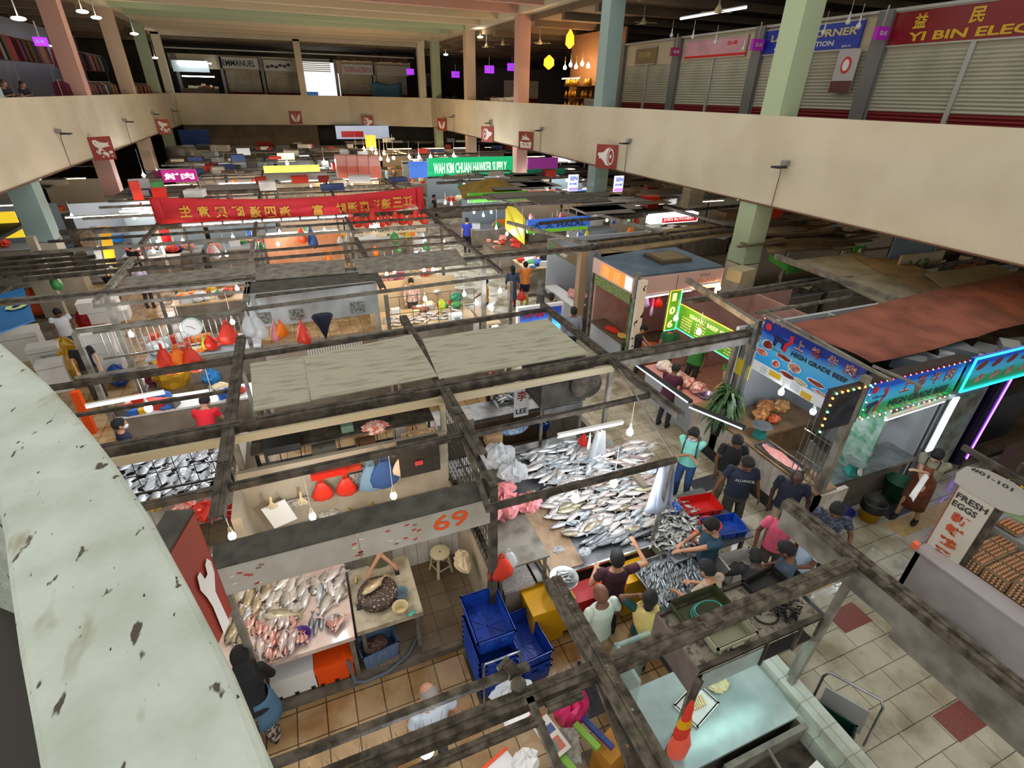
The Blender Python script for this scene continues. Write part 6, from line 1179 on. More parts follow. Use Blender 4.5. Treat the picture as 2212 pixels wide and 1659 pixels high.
# ================= ISMAIL / 106 STALLS =================
gsign = M('sign_lime', '3a7a16', .4, emit=.02); cyl_ = M('cream_letters','f0e3a0',.5,emit=.3); oglow = M('orange_edge','ff7a28',emit=3); gglow = M('green_edge','40e0a0',emit=2.5)
t = T('number_sign', 'tall hanging green sign reading 106 edged in orange light', 'shop sign', (8.2,9.4,2.2)); c4 = [at(px, py, y=9.42) for px, py in ((1450,628),(1472,626),(1458,710),(1435,714))]
xa, xb, za, zb = c4[0].x-.02, c4[0].x+.32, c4[3].z, c4[0].z; P(MB().bx(xa,xb,9.42,9.46,za,zb), 'board', t, gsign)
P(MB().text('1', (xa+.09,9.415,zb-.27), X1, Z1, .2, 0, .12, bold=.04).text('0', (xa+.07,9.415,(za+zb)/2-.1), X1, Z1, .2, 0, .17, bold=.04).text('6', (xa+.07,9.415,za+.06), X1, Z1, .2, 0, .17, bold=.04), 'number', t, cyl_)
P(MB().tube([(xa,9.4,za),(xa,9.4,zb),(xb,9.4,zb)],.012,5), 'orange_light_edge', t, oglow); P(MB().tube([(xb,9.4,zb),(xb,9.4,za),(xa,9.4,za)],.012,5), 'green_light_edge', t, gglow); P(MB().cyl(((xa+xb)/2,9.44,zb),((xa+xb)/2,9.44,zb+.35),.008,n=5), 'hanger', t, black)
t = T('ismail_sign', 'slanting green ISMAIL BEEF sign with orange and green light edges', 'shop sign', (8.3,8.5,2)); P(MB().bx(8.3,8.34,7.28,9.4,2.02,2.66), 'board', t, gsign); b_ = MB(); u = V((0,-1,0))
b_.text("ISMAIL' BEEF STALL", V((8.297,9.0,2.44)), u, Z1, .1, 0, 1.5, bold=.02)
for k in range(5): b_.text(('TOPSIDE','KNUCKLE','RUMP','MINCE','RIBS')[k], V((8.297,9.25,2.36-.07*k)), u, Z1, .035, 0, .36); b_.text(('STEW','TENDON','LIVER','LUNGS','OXTAIL')[k], V((8.297,8.75,2.36-.07*k)), u, Z1, .035, 0, .34); b_.text(('BONE','HEART','TRIPE','CUBES','STEAK')[k], V((8.297,7.75,2.36-.07*k)), u, Z1, .035, 0, .3)
P(b_, 'cream_lettering', t, cyl_); P(MB().tube([(8.29,9.4,2.66),(8.29,7.28,2.66)],.012,5), 'top_light_edge', t, oglow); P(MB().tube([(8.29,9.4,2.02),(8.29,7.28,2.02)],.012,5), 'lower_light_edge', t, gglow)
pinkwall = M('pinkish_tiles','b58f84',.6,c2='a67d70',vs=2)
S(MB().bx(8.06,12.9,7.45,10.2,.12,.135), 'floor_inner', M('salmon_tile_floor','b07c66',.4,c2='a06c57',vs=6)); S(MB().bx(8.9,13,10.2,10.3,.12,2.3).bx(11.5,11.58,7.6,10.2,.12,2.3), 'wall_stall', pinkwall)
t = T('meat_counter', 'pinkish counter with trays of meat where the maroon shirted man leans', 'counter', (8.0,8.5,0)); P(MB().bx(7.75,8.5,7.7,9.7,.84,.9), 'counter_top', t, M('pink_counter','c08a80',.4)); P(MB().bx(7.8,8.4,7.75,9.65,.0,.84), 'front_panel', t, M('stall_white_wall','a3a8ab',.5))
for x, y, c, lab in ((8.05,8.9,'c7b7b3','bags'),(8.1,8.4,'b5452f','red meat'),(8.15,8.1,'c06a60','pink meat'),(8.1,9.35,'d5d0cc','wrapped parcels')): crumple((x,y,.9), (.2,.18,.12), M('meatpack_'+c, c, .4, c2='d8c8c0', vs=14), lab+' on the pinkish meat counter', 'meat_pack', 'meat')
bowl((8.2,7.85,.9), .2, .08, M('lilac_steel','a98fc0',.25,.6), 'round lilac steel pan on the meat counter')  # lilac is the pan's base colour, no emission
person('man in a maroon T-shirt leaning on the meat counter, back to the camera', 7.4, 8.25, 25, 1.68, top='4a1830', bottom='2b2b33', hair='short', skin=skinA, lean=14, head=(20,0), vox=.013, lh=(-.1,.42,1.0), rh=(.15,.4,.98))
person('woman in green polo behind the meat counter looking left', 8.95, 8.0, 190, 1.6, .13, top='2f7a34', bottom='2b2b2b', hair='short', hc=M('hair_red_dark','3a1a14',.4), skin=skinB, vox=.013, lh=(.0,.4,1.0), rh=(-.2,.42,1.02))
person('large man in a green T-shirt standing behind the meat counter', 8.95, 9.2, 200, 1.74, .13, top='2f7a34', bottom='2b2b2b', hair='short', skin=skinA, fat=1.15, vox=.013)
person('man in a black T-shirt bending over the round orange tray', 8.1, 10.6, -30, 1.7, top='121316', bottom='1d1d22', hair='short', skin=skinB, head=(40,0), vox=.013, lh=(-.05,.4,1.0), rh=(.15,.38,1.0))
person('boy in a green T-shirt and dark shorts beside the orange tray', 8.85, 10.2, 60, 1.6, .13, top='2a6a3c', bottom='15151a', bott='shorts', hair='short', skin=skinB, vox=.013)
O(MB().lathe([(.3,.8),(.3,.84),(.28,.86),(.001,.86)],(8.75,10.75,0),20).cyl((8.75,10.75,.13),(8.75,10.75,.8),.25,.28,16), 'round_table', 'round brown butcher block with an orange rim', 'butcher block', M('orange_brown','a5542c',.5))
bucket((8.4,9.85,.12), .16, .25, redp, 'red bucket on the floor of the ismail stall')
# 106 roofed stall
t = T('roofed_stall', 'butcher stall under a dusty blue roof with an orange lit menu', 'market stall', (8,11,0)); P(MB().bx(8.02,10.95,10.98,13.15,2.84,2.9), 'roof', t, M('blue_dusty_roof','3d4f5f',.8,c2='5b6a72',vs=1.2,lo=.4,hi=.7,bump=.4))
P(MB().bx(8.0,10.98,10.95,10.99,2.3,2.84), 'front_fascia', t, M('pink_cream_fascia','c9a89a',.6)); P(MB().bx(7.98,8.02,10.98,13.1,2.4,2.84), 'side_fascia', t, M('pink_cream_fascia')); P(MB().bx(8.0,8.06,11.2,12.9,.0,.85), 'counter_front', t, M('stall_white_wall')); P(MB().bx(7.95,8.5,11.1,12.9,.85,.9), 'counter_top', t, M('brown_panel'))
P(MB().bx(8.1,8.24,11.0,11.14,.1,2.4), 'green_post', t, dgreen); P(MB().bx(10.85,10.95,11.0,13,.1,2.84).bx(8.1,10.9,13.0,13.1,.1,2.84), 'back_wall', t, pinkwall); P(MB().bx(9.3,10.9,10.98,11.05,.1,1.0), 'low_wall', t, pinkwall)
P(MB().bx(7.965,7.98,11.35,12.6,2.46,2.8), 'orange_menu', t, M('menu_orange','ff6020',emit=1.6)); P(MB().bx(7.965,7.98,11.03,11.33,2.46,2.8), 'white_menu', t, M('menu_white','dff2f0',emit=1.4)); b_ = MB()
for k in range(6):
    b_.text(('BEEF','LAMB','MUTTON','LIVER','RIBS','BONE')[k], V((7.963,12.45,2.74-.05*k)), u, Z1, .028, 0, .28); b_.text(('5.00','7.50','6.00','4.50','8.00','3.00')[k], V((7.963,11.9,2.74-.05*k)), u, Z1, .028, 0, .3)
P(b_, 'menu_print', t, cyl_); P(MB().text('牛肉', V((7.963,11.3,2.7)), u, Z1, .07, 0, .2).text('HALAL', V((7.963,11.3,2.52)), u, Z1, .06, 0, .2), 'dark_print', t, dark)
P(MB().text('STALL', (10.15,10.945,2.68), X1, Z1, .08, 0, .4, bold=.01), 'grey_lettering', t, steel_l); P(MB().text('101-110', (10.0,10.945,2.47), X1, Z1, .15, 0, .75, bold=.02).text('6', (8.25,10.945,2.45), X1, Z1, .24, 0, .2, bold=.06), 'orange_lettering', t, M('orange_letters','e08050',.5))
P(MB().bx(9.3,10.35,11.6,12.5,2.9,3.0), 'roof_hatch', t, M('hatch_brown','4a4030',.8)); P(MB().bx(9.4,10.25,11.68,12.42,3.0,3.02), 'hatch_inset', t, M('hatch_tan','6b5c40',.8)); P(MB().slab([V((7.97,11.0,2.1)),V((7.97,12.9,2.1)),V((7.97,12.9,2.4)),V((7.97,11.0,2.4))], .01), 'leaf_trim', t, M('leafy_trim','4a6a2a',.8,c2='8a8a5a',vs=20,bump=1))
tubelight((8.1,10.9,2.28),(9.9,10.9,2.32), 'pinkish tube light under the blue-roofed stall front', m_=M('pink_tube_glow','ffd8e8',emit=22)); tubelight((9.95,10.9,2.4),(10.9,10.9,2.42), 'warm tube light beside the STALL lettering', True)
for px, py, y_, s_, m_, lab in ((1395,648,11.2,.4,M('lilac_bag','b59ac0',.4),'lilac bag hanging in the blue-roofed stall, left'),(1408,668,11.15,.4,M('lilac_bag','b59ac0',.4),'lower lilac bag hanging in the blue-roofed stall'),(1410,650,11.3,.42,M('hotpink_bag','e0304e',.4),'hot pink bag hanging in the blue-roofed stall'),(1422,655,11.25,.34,redp,'red bag hanging beside the hot pink one')): hbag(at(px,py,y=y_)+V((0,0,.2)), s_, m_, lab, squash=.3)
crumple((8.2,12.0,.9), (.16,.3,.03), M('red_leaflet','d2301c',.5), 'red leaflet stack on the brown counter', 'leaflets', 'leaflets'); crumple((8.25,11.5,.9), (.14,.2,.03), M('yellow_leaflet','c9a24a',.5), 'yellow leaflets on the brown counter', 'leaflets', 'leaflets')
person('person in green top behind the brown counter of the blue-roofed stall', 8.95, 12.0, 180, 1.6, .12, top='2f6a3c', bottom='222222', hair='short', skin=skinB, vox=.015, lean=10)
person('man in a grey-blue hoodie walking behind the folding chair', 6.95, 12.2, 80, 1.7, top='7d8496', sleeve=1.9, bottom='2b2d38', hair='short', skin=skinA, vox=.014)
t = T('folding_chair', 'grey folding chair beside the long beam', 'chair', (6.55,10.2,0), -.5)
P(MB().box((0,0,.45),(.4,.4,.03)), 'seat', t, M('chair_grey','a09c96',.5), w=False); P(MB().box((0,.2,.78),(.4,.03,.22)), 'backrest', t, M('chair_grey'), w=False)
for sx in (-.19,.19): P(MB().tube([(sx,.22,.9),(sx,.2,.45),(sx,-.22,0)],.012,6), 'leg', t, M('chair_grey'), w=False); P(MB().tube([(sx,-.15,.45),(sx,.25,0)],.012,6), 'leg', t, M('chair_grey'), w=False)
for px, py, y_, wm, lab in ((1460,687,8.9,True,'warm bulb in front of the 106 sign'),(1510,716,8.0,True,'warm bulb before the ismail sign'),(1553,622,10.9,True,'warm bulb by the STALL 101-110 fascia')): bulb(0,0,at(px,py,y=y_).z,wm,lab,at(px,py,y=y_).z+.45,big=1.2,pt=at(px,py,y=y_))
O(MB().bar((8.0,10.6,0),(8.0,10.6,2.9),.22,.12), 'cow_print_pole', 'white post with black cow spots beside the orange menu', 'post', M('cow_print','c9c0b0',.6,c2='0f0e0d',vs=4.5,lo=.6,hi=.61)); O(MB().bar((7.9,13.6,0),(7.9,13.6,2.9),.25,.25), 'pole', 'tan post left of the butchery window', 'post', M('tan_post','9a8266',.6))
# butchery window left of the cow post
t = T('butcher_stall', 'glass fronted butchery window behind the cow-spotted post', 'market stall', (7.9,14.9,0)); P(MB().bx(7.9,8.0,13.8,16,.12,1.0), 'front_wall', t, M('stall_white_wall')); P(MB().bx(7.85,8.3,13.8,16,1.0,1.05), 'counter_top', t, white); P(MB().bx(7.86,7.9,13.8,16,2.35,2.7), 'signboard', t, M('green_meat_sign','2f6a3a',.5,c2='8a3a24',vs=3)); P(MB().text('BUTCHERY', (7.855,15.4,2.42), u, Z1, .13, 0, .9, bold=.02), 'lettering', t, white); P(MB().bx(7.9,12,16,16.1,.12,2.7), 'back_wall', t, M('stall_white_wall'))
tubelight((8.3,14.0,2.3),(8.3,15.8,2.3), 'tube light inside the glass fronted butchery'); crumple((8.4,14.6,1.05), (.3,.5,.1), M('pink_meat'), 'tray of pink meat in the butchery window', 'meat_tray', 'meat')
# lit advert board in the aisle
t = T('advert_lightbox', 'blue lit advert box with red characters standing in the aisle', 'lightbox', at(1165,700,z=1.2)); lb = at(1122,668,y=12.6); rb = at(1215,660,y=12.6); zz = lb.z
P(MB().bx(lb.x-.04,rb.x+.04,12.6,12.75,zz-1.0,zz+.03), 'case', t, white); P(MB().bx(lb.x+.03,rb.x-.03,12.58,12.6,zz-.95,zz-.05), 'lit_face', t, grad('advert_face', [(0,'3aa0e0'),(.35,'58b8f0'),(.6,'2a50a0'),(1,'1a2a6a')], .4, 1.2))
P(MB().text('海鮮', (lb.x+.1,12.575,zz-.33), X1, Z1, .18, 0, .8, bold=.02), 'red_characters', t, redp)
# ================= EGG STALL =================
t = T('egg_stall', 'grey plastered counter of the egg stall at the right', 'counter', (8.1,2.0,0)); P(MB().bx(8.0,8.12,-2,2.85,.0,1.0).bx(8.0,10.5,2.78,2.85,0,1.0), 'front_wall', t, M('plaster_grey','a39d9c',.7,c2='8f8988',vs=1.5)); P(MB().bx(7.96,8.3,-2,2.87,1.0,1.03), 'counter_ledge', t, M('plaster_grey')); P(MB().bx(7.97,8.0,-2,2.8,0,.28), 'skirting', t, dark)
P(MB().bx(8.3,10,-2,2.6,.9,.95), 'display_shelf', t, steel_l); P(MB().bar((8.34,2.4,1.0),(8.34,2.4,2.9),.1,.1), 'post', t, steel_g)
t = T('egg_sign', 'tall cream FRESH EGGS sign with red characters on the egg stall', 'shop sign', (8.28,2.65,.9)); eggc = M('egg_sign_cream','c9c3b4',.5); P(MB().bx(8.26,8.3,2.42,2.88,.86,2.16), 'board', t, eggc)
P(MB().bx(8.255,8.26,2.875,2.885,.86,2.16), 'red_edge', t, signr); f_ = lambda tx, y0, z0, h_, w_, b_: MB().text(tx, (8.257,y0,z0), u, Z1, h_, 0, w_, bold=b_)
b_ = MB().text('FRESH', (8.257,2.85,1.99), u, Z1, .1, 0, .4, bold=.03).text('EGGS', (8.257,2.85,1.85), u, Z1, .1, 0, .32, bold=.03).text('#01-101', (8.257,2.82,.88), u, Z1, .04, 0, .25)
P(b_, 'grey_lettering', t, M('ink_grey','3a3636',.5)); b_ = MB()
for k, chh in enumerate('新鲜鸡蛋'): b_.text(chh, (8.257,2.78,1.62-.225*k), u, Z1, .17, 0, .24, bold=.035)
P(b_, 'red_characters', t, M('orange_red_ink','c4512e',.5))
t = T('egg_banner', 'cloud shaped board marked 01-101 with green EGG banner behind', 'shop sign', (8.27,2.6,2.2)); mb = MB(); cl_ = [(8.25,2.95-.0,2.2),(8.25,2.98,2.35),(8.25,2.92,2.5),(8.25,2.7,2.6),(8.25,2.4,2.62),(8.25,2.15,2.55),(8.25,2.05,2.4),(8.25,2.15,2.25),(8.25,2.35,2.17),(8.25,2.7,2.17)]
P(MB().slab([V(p) for p in cl_][::-1], .03), 'cloud_board', t, M('cloud_white','b9b4ab',.6)); P(MB().text('#01-101', (8.245,2.85,2.5), u, Z1, .06, 0, .5, bold=.02), 'lettering', t, M('ink_grey')); P(MB().bx(8.3,8.34,-1.5,2.3,2.15,2.62), 'green_board', t, M('egg_green','8fae74',.5)); P(MB().text('EGGS', (8.295,2.1,2.2), u, Z1, .26, 0, 1.5, bold=.03), 'big_letters', t, M('ink_grey'))
pulp = M('egg_tray_pulp','8a7a5e',.9,c2='75664c',vs=12); eggm = M('egg_brown','c98d62',.5,rnd=.12); eggp = M('egg_shell_mesh','c08a62',.5)
em = MB().ball((0,0,.03), (.021,.021,.028), n=8, m=6).mesh('egg', [eggm])
def tray_stack(x, y, z, n, lab, grp, top=True, rz=0):
    t = T('egg_tray_stack' if n > 1 else 'egg_tray', lab, 'egg trays', (x,y,z), rz, grp); b = MB()
    for k in range(n): b.loft([[V((s*.15*(1+q),c*.15*(1+q),zz)) for s, c in ((-1,-1),(1,-1),(1,1),(-1,1))] for zz, q in ((k*.055,-.06),(k*.055+.03,.03))], sm=False)
    P(b, 'trays', t, pulp, w=False); e = MB()
    for k in range(n):
        for i in range(-2,3):
            for s in (-1,1):
                if k < n-1: e.ball((i*.055,s*.14,k*.055+.035), (.022,.02,.024), n=6, m=4); e.ball((s*.14,i*.055,k*.055+.035), (.02,.022,.024), n=6, m=4)
    if n > 3 and z > .5:
        for i in range(5):
            for j in range(5): e.ball((-.11+.055*i, -.11+.055*j, (n-1)*.055+.05), (.021,.021,.026), n=7, m=5)
    if n > 1: P(e, 'edge_eggs', t, eggp, w=False)
    return t
for i in range(3):
    for j in range(7): tray_stack(8.48+.33*i, 2.35-.33*j, .95, 5 if j < 2 else 7, 'stack of brown egg trays on the egg stall counter', 'egg tray stacks on the egg stall')
for (tx, ty) in ((9.4,2.45),(9.72,2.3)):
    tray_stack(tx, ty, 1.32, 1, 'open tray of brown eggs on a clear box at the egg stall' if tx < 9.5 else 'second open tray of eggs cut by the right frame edge', None)
    for i in range(5):
        for j in range(5): o = bpy.data.objects.new('egg', em); C.objects.link(o); o.location = (tx-.11+.055*i, ty-.11+.055*j, 1.35); tag(o, 'brown egg in the open trays of the egg stall', 'egg', 'eggs in the open trays')
O(MB().bx(9.2,9.95,2.1,2.62,.95,1.31), 'clear_box', 'grey box holding up the open egg trays', 'box', M('clear_grey_box','8f9496',.3)); O(MB().bx(9.0,9.2,2.65,2.75,.95,2.0).bx(9.2,9.9,2.65,2.75,1.5,2.1), 'yellow_stand', 'bright yellow display frame behind the egg trays', 'display frame', M('egg_yellow','d9a80a',.5))
for k in range(4): t = tray_stack(7.8, 2.1-.2*k, .02, 7-k%2, 'stack of empty pulp egg trays leaning along the egg stall wall', 'empty tray stacks by the wall'); t.scale = (.6,.6,1)
O(MB().bx(7.7,7.96,2.35,2.75,.0,.12), 'egg_box', 'flat box of eggs on the floor at the egg stall corner', 'box', eggp)
a_, b2 = at(2080,965,2.75), at(2212,1042,2.75); O(MB().bar(a_, b2+(b2-a_), .05, .08), 'steel_bar', 'slanting dark beam over the egg sign', 'beam', steel_g); O(MB().bx(10.2,15,1.2,3.2,2.6,2.66), 'roof_mesh', 'dark mesh roof over the passage at the right edge', 'roof panel', M('dark_mesh','3a352f',.9,c2='55504a',vs=30))
# salmon wedge and orange tag by the egg sign
q = at(2005,1185,.95); O(MB().bx(-.05,.05,-.04,.04,0,.1), 'orange_cone', 'small orange marker left of the egg sign', 'marker', M('coral_plastic','e8704a',.5), loc=(7.98,2.88,1.03), w=False)
# roofs and boxes on the right, under the parapet
def roofp(pts, z_, lab, mt, t_=.05): ps = [at(a, b_, z_) for a, b_ in pts]; ps = ps if (ps[1]-ps[0]).cross(ps[2]-ps[0]).z > 0 else ps[::-1]; return O(MB().slab(ps, t_), 'roof_sheet', lab, 'roof panel', mt)
cor = M('corrugated_grey','88826f',.7,c2='6c6650',vs=1.5,bump=.3); brn = M('brown_dusty_board','86724f',.85,c2='64553a',vs=2,bump=.3)
roofp([(1718,562),(1860,545),(2060,655),(1960,680)], 2.95, 'corrugated grey roof panel sloping toward the tarpaulin', cor); roofp([(1845,555),(1950,560),(2120,640),(2030,655)], 2.99, 'brown dusty board beside the corrugated roof', brn)
roofp([(1290,520),(1600,470),(1600,500),(1300,555)], 2.9, 'brown board roofs behind the blue-roofed stall', brn); roofp([(1620,470),(1760,455),(1850,530),(1660,545)], 2.85, 'dusty flat roof behind the green shop fascia', brn)
roofp([(2000,590),(2150,570),(2212,600),(2212,640),(2080,650)], 3.05, 'pale boards leaning under the parapet edge', M('pale_boards','8f8468',.8))
t = T('shop_sign', 'green and yellow edged fascia numbered 1 behind the salmon beam', 'shop sign', at(1700,575,2.7)); p0, p1, p2 = at(1700,578,2.75), at(1845,552,2.75), at(1662,556,2.75)
for a, b2 in ((p0,p1),(p2,p0)): P(MB().bar(a, b2, .03, .18), 'fascia', t, dgreen)
P(MB().bar(p0+V((.02,0,-.14)), p1+V((0,0,-.14)), .03, .1), 'lower_fascia', t, dgreen); n0 = at(1853,548,2.9); P(MB().box(n0, (.5,.06,.5)), 'number_board', t, dgreen); P(MB().text('1', n0+V((-.1,-.04,-.17)), X1, Z1, .34, 0, .14, bold=.04), 'number', t, white)
t = T('shop_sign', 'cream board numbered 163 under the parapet at the right', 'shop sign', at(1985,570,2.9)); n0 = at(1985,572,2.9); P(MB().box(n0, (1.9,.06,.7), rz=.0), 'board', t, M('cream_board','a39a7c',.7)); P(MB().text('163', n0+V((-.55,-.04,-.2)), X1, Z1, .4, 0, .9, bold=.02), 'number', t, M('number_green','35663a',.6))
for k in range(26):
    px, py = RN.uniform(1640,1900), RN.uniform(470,545); p = at(px, py, 2.95)
    if p.x > 26: continue
    O(MB().bar((-.9,0,.03),(.9,RN.uniform(-.3,.3),.05), RN.uniform(.06,.25), .05), 'timber', 'loose board lying on the brown roofs under the right parapet', 'board', [M('board_a','5e5240',.9), M('board_b','77694f',.9), M('board_c','453c2e',.9)][k % 3], 'loose boards on the right roofs', loc=p, w=False)
p = at(1690,523,2.6); boxfoam(p, (.8,.5,.35), 0, 'dark red box beside the green column', m_=M('box_darkred','8a1a10',.5)); t = T('cardboard_box', 'open beige carton at the foot of the green column', 'box', at(1600,592,2.4)); P(MB().box(at(1600,592,2.4), (.7,.5,.35), .2), 'box_body', t, M('cream_board'))
# wall fan on the pillar
# ================= MIDDLE AND LEFT STALLS =================
def goods(x0, x1, y0, y1, z, n, cols, where, grp, r=(.08,.2)):
    nm = {'c3301a':'red','d8c8a0':'cream','d0d4d4':'white','c99a10':'yellow','e0761a':'orange','2b5fb0':'blue','3f8a4a':'green','8c5a3a':'brown','b05a70':'pink','5a5650':'grey','d58f7a':'salmon','b8bcc0':'silver','6a2a30':'maroon'}
    for k in range(n):
        c = RN.choice(cols); R_ = RN.uniform(*r); p = (RN.uniform(x0,x1), RN.uniform(y0,y1), z)
        if RN.random() < .6: crumple(p, (R_, R_*RN.uniform(.6,1), R_*RN.uniform(.35,.8)), M('goods_'+c, c, .5, c2=None, bump=.5, bs=12), nm[c]+' goods '+where, 'goods_bundle', 'goods', grp, .2, 12)
        else: O(MB().box((0,0,R_*.5),(R_*1.8,R_*1.3,R_),RN.uniform(-.4,.4)), 'goods_box', nm[c]+' box '+where, 'box', M('goods_'+c, c, .5), grp, loc=p, w=False)
def stall_counter(x0, x1, y0, y1, h, mt, lab, fr=None):
    t = T('stall_counter', lab, 'counter', ((x0+x1)/2,(y0+y1)/2,.12)); P(MB().bx(x0,x1,y0,y1,h-.05,h), 'counter_top', t, mt); P(MB().bx(x0+.05,x1-.05,y0+.04,y1-.05,.12,h-.05), 'base_panel', t, fr or M('counter_base','8b8273',.6,c2='6e6557',vs=1.5)); return t
warmw = M('warm_cream_counter','cbb48a',.4,c2='b89a6c',vs=3)
# third row, front counters at y 11.3
stall_counter(1.75, 4.55, 11.4, 12.2, .95, white, 'white counter edge in front of the plaid shirted vendor'); stall_counter(1.75, 4.6, 14.2, 15.6, .95, warmw, 'warm lit cream counter of fish before the plaid shirted vendor')
pile([(2.0,14.3),(4.2,14.3),(4.2,15.0),(2.0,15.0)], .96, ['pale','silver','pinkish','round'], 45, .12, .3, .8, 'fish on the warm lit cream counter', 'fish on the warm lit counter', .05, 2)
person('vendor in a pale pink plaid shirt behind the warm lit fish counter', 3.1, 16.3, -100, 1.62, .12, top='b8877c', tpat='d8c8bc', bottom='3a3a3a', hair='short', skin=skinC, sleeve=1.8, vox=.016, head=(20,0))
goods(2.0,4.4,15.05,15.5,.96,14,['d8c8a0','d0d4d4','8c5a3a','3f8a4a','c3301a'],'on the warm lit cream counter','small goods on the warm lit counter')
goods(1.8,4.5,16.6,17.3,1.0,16,['d8c8a0','d0d4d4','c3301a','8c5a3a','b8bcc0'],'behind the plaid shirted vendor','goods behind the plaid shirted vendor'); S(MB().bx(1.7,4.65,16.55,16.62,.12,1.6), 'wall_stall', M('cream_lit_wall','c2ab84',.6))
p = at(985,687,1.05); t = T('cash_scale', 'white electronic scale at the corner of the middle stall', 'scale', (p.x,p.y,.95)); P(MB().box((0,0,.12),(.4,.28,.24)), 'scale_body', t, white, w=False); P(MB().box((0,-.145,.14),(.16,.01,.08)), 'display', t, M('grey_lcd','7d8a86',.3), w=False); 
for e in (-1,1): P(MB().cyl((e*.14,-.14,.08),(e*.14,-.16,.08),.03,n=10), 'knob', t, black, w=False)
crumple(at(955,672,1.1), (.12,.1,.18), M('lime_bag','b8c83a',.4), 'lime green bag hanging on the middle stall corner'); crumple(at(985,652,1.1), (.2,.12,.14), M('teal_bag','2a7a5a',.4), 'dark green bag on the middle stall')
# grid screen
mb = MB()
for k in range(8): mb.bar((1.9+.37*k,13.9,1.0),(1.9+.37*k,13.9,2.0),.012,.012)
for z_ in (1.0,1.5,2.0): mb.bar((1.9,13.9,z_),(4.5,13.9,z_),.014,.014)
O(mb, 'wire_screen', 'thin wire screen before the plaid shirted vendor', 'wire screen', wirem)
# stainless hood wall
t = T('steel_hood', 'long shiny stainless panel hood with taped photos in the middle row', 'extractor hood', (.1,12.35,2.2)); P(MB().slab([V((-1.38,12.3,2.2)),V((1.5,12.35,2.2)),V((1.5,12.42,3.0)),V((-1.38,12.37,3.0))], .03), 'hood_panel', t, M('shiny_steel_panel','cdd3d3',.38,.35,c2='a9b0b0',vs=1.5)); P(MB().bx(-1.4,1.52,12.42,13.3,2.97,3.0), 'top_plate', t, topd)
for x, w_ in ((-1.25,.3),(-.55,.3),(.85,.3)): P(MB().slab([V((x,12.27,2.3)),V((x+w_,12.27,2.3)),V((x+w_,12.3,2.55)),V((x,12.3,2.55))], .01), 'taped_photo', t, M('photo_print','9a9a94',.5,c2='3f4a3c',vs=18))
stall_counter(-1.3, 1.5, 11.3, 12.1, .95, M('pale_steel_top','a9b0b2',.4,.3), 'pale counter below the stainless hood panel')
mb = MB()
for k in range(22): mb.bar((-.3+.06*k,12.2,1.0),(-.3+.06*k,12.2,1.7),.03,.012)
O(mb, 'slatted_screen', 'white slatted panel under the stainless hood', 'panel', white)
t = T('umbrella', 'closed navy umbrella hanging point down below the hood', 'umbrella', at(700,700,y=11.6)); u0 = at(695,678,y=11.6); P(MB().loft([[V((u0.x+r_*math.cos(a),11.6+r_*.4*math.sin(a),u0.z-zz)) for a in [2*PI*i/8 for i in range(8)]] for zz, r_ in ((.62,.01),(.3,.12),(.06,.24),(0,.2))]), 'canopy', t, M('navy_cloth','141c33',.7))
for px, py, y_, s_, m_, lab in ((590,690,11.2,.5,pbag,'pink and white bag hung below the hood, left'),(603,690,11.15,.42,obag,'orange bag hung below the hood'),(648,690,11.2,.6,rbag,'large orange-red bag hung below the hood'),(548,672,11,.6,wbag,'clear white bag hung beside the thick beam'),(530,672,11,.55,wbag,'second clear white bag hung beside the thick beam'),(484,690,10.3,.5,rbag,'red bag hung left of the thick beam end'),
    (345,742,9.3,.55,rbag,'red bag hung nearest the left, one of three'),(375,745,9.3,.5,obag,'orange bag hung between two red ones'),(405,742,9.25,.52,rbag,'red bag hung right of the orange one'),(440,722,10.5,.3,M('yellow_print_bag','c9b81a',.5),'small yellow packet hung by the clock'),(448,722,10.4,.3,redp,'small red packet hung by the clock')):
    hbag(at(px,py,y=y_), s_, m_, lab)
t = T('wall_clock', 'round pale wall clock in the left middle row', 'clock', at(415,705,y=11.3)); c0 = at(415,705,y=11.3); P(MB().cyl(c0, c0+V((0,-.04,0)), .19, n=28), 'case', t, M('clock_mint','a8c0bc',.4)); P(MB().cyl(c0+V((0,-.04,0)), c0+V((0,-.045,0)), .165, n=28), 'dial', t, white); P(MB().bar(c0+V((0,-.05,0)), c0+V((-.1,-.05,.04)),.012,.004).bar(c0+V((0,-.05,0)), c0+V((.05,-.05,-.05)),.012,.004), 'hands', t, black)
t = T('white_railing', 'white bar railing across the left middle stalls', 'railing', (-2.8,12,2)); P(MB().bar((-4.2,11.9,2.68),(-1.4,12.1,2.68),.04,.04).bar((-4.2,11.9,2.1),(-1.4,12.1,2.1),.04,.04), 'rail', t, steel_l)
for k in range(24): x = -4.1+.115*k; P(MB().bar((x,11.92,2.1),(x,11.92,2.68),.02,.02), 'bar', t, M('pale_bar','a8a498',.5))
stall_counter(-4.2, -1.5, 11.4, 12.1, .95, white, 'white counter of the left middle stall'); stall_counter(-4.2, -1.5, 14.2, 15.3, .95, M('pale_steel_top'), 'steel counter behind the white railing')
goods(-4.1,-1.6,11.45,12.0,.95,20,['d8c8a0','d0d4d4','c3301a','8c5a3a','2b5fb0','5a5650','c99a10'],'on the left middle stall','goods on the left middle stall')
goods(-4.1,-1.6,14.3,15.2,.95,22,['c3301a','d0d4d4','5a5650','d8c8a0','e0761a'],'behind the white railing','goods behind the white railing',(.1,.26))
for a, b_, lab in (((-3.9,9.6,2.2),(-2.75,9.7,2.2),'white tube lamp left of the red bags'),((-2.6,10.6,2.2),(-1.8,10.7,2.2),'white tube lamp by the clock')): tubelight(a, b_, lab, m_=M('tube_soft','dfe8f2',emit=3))
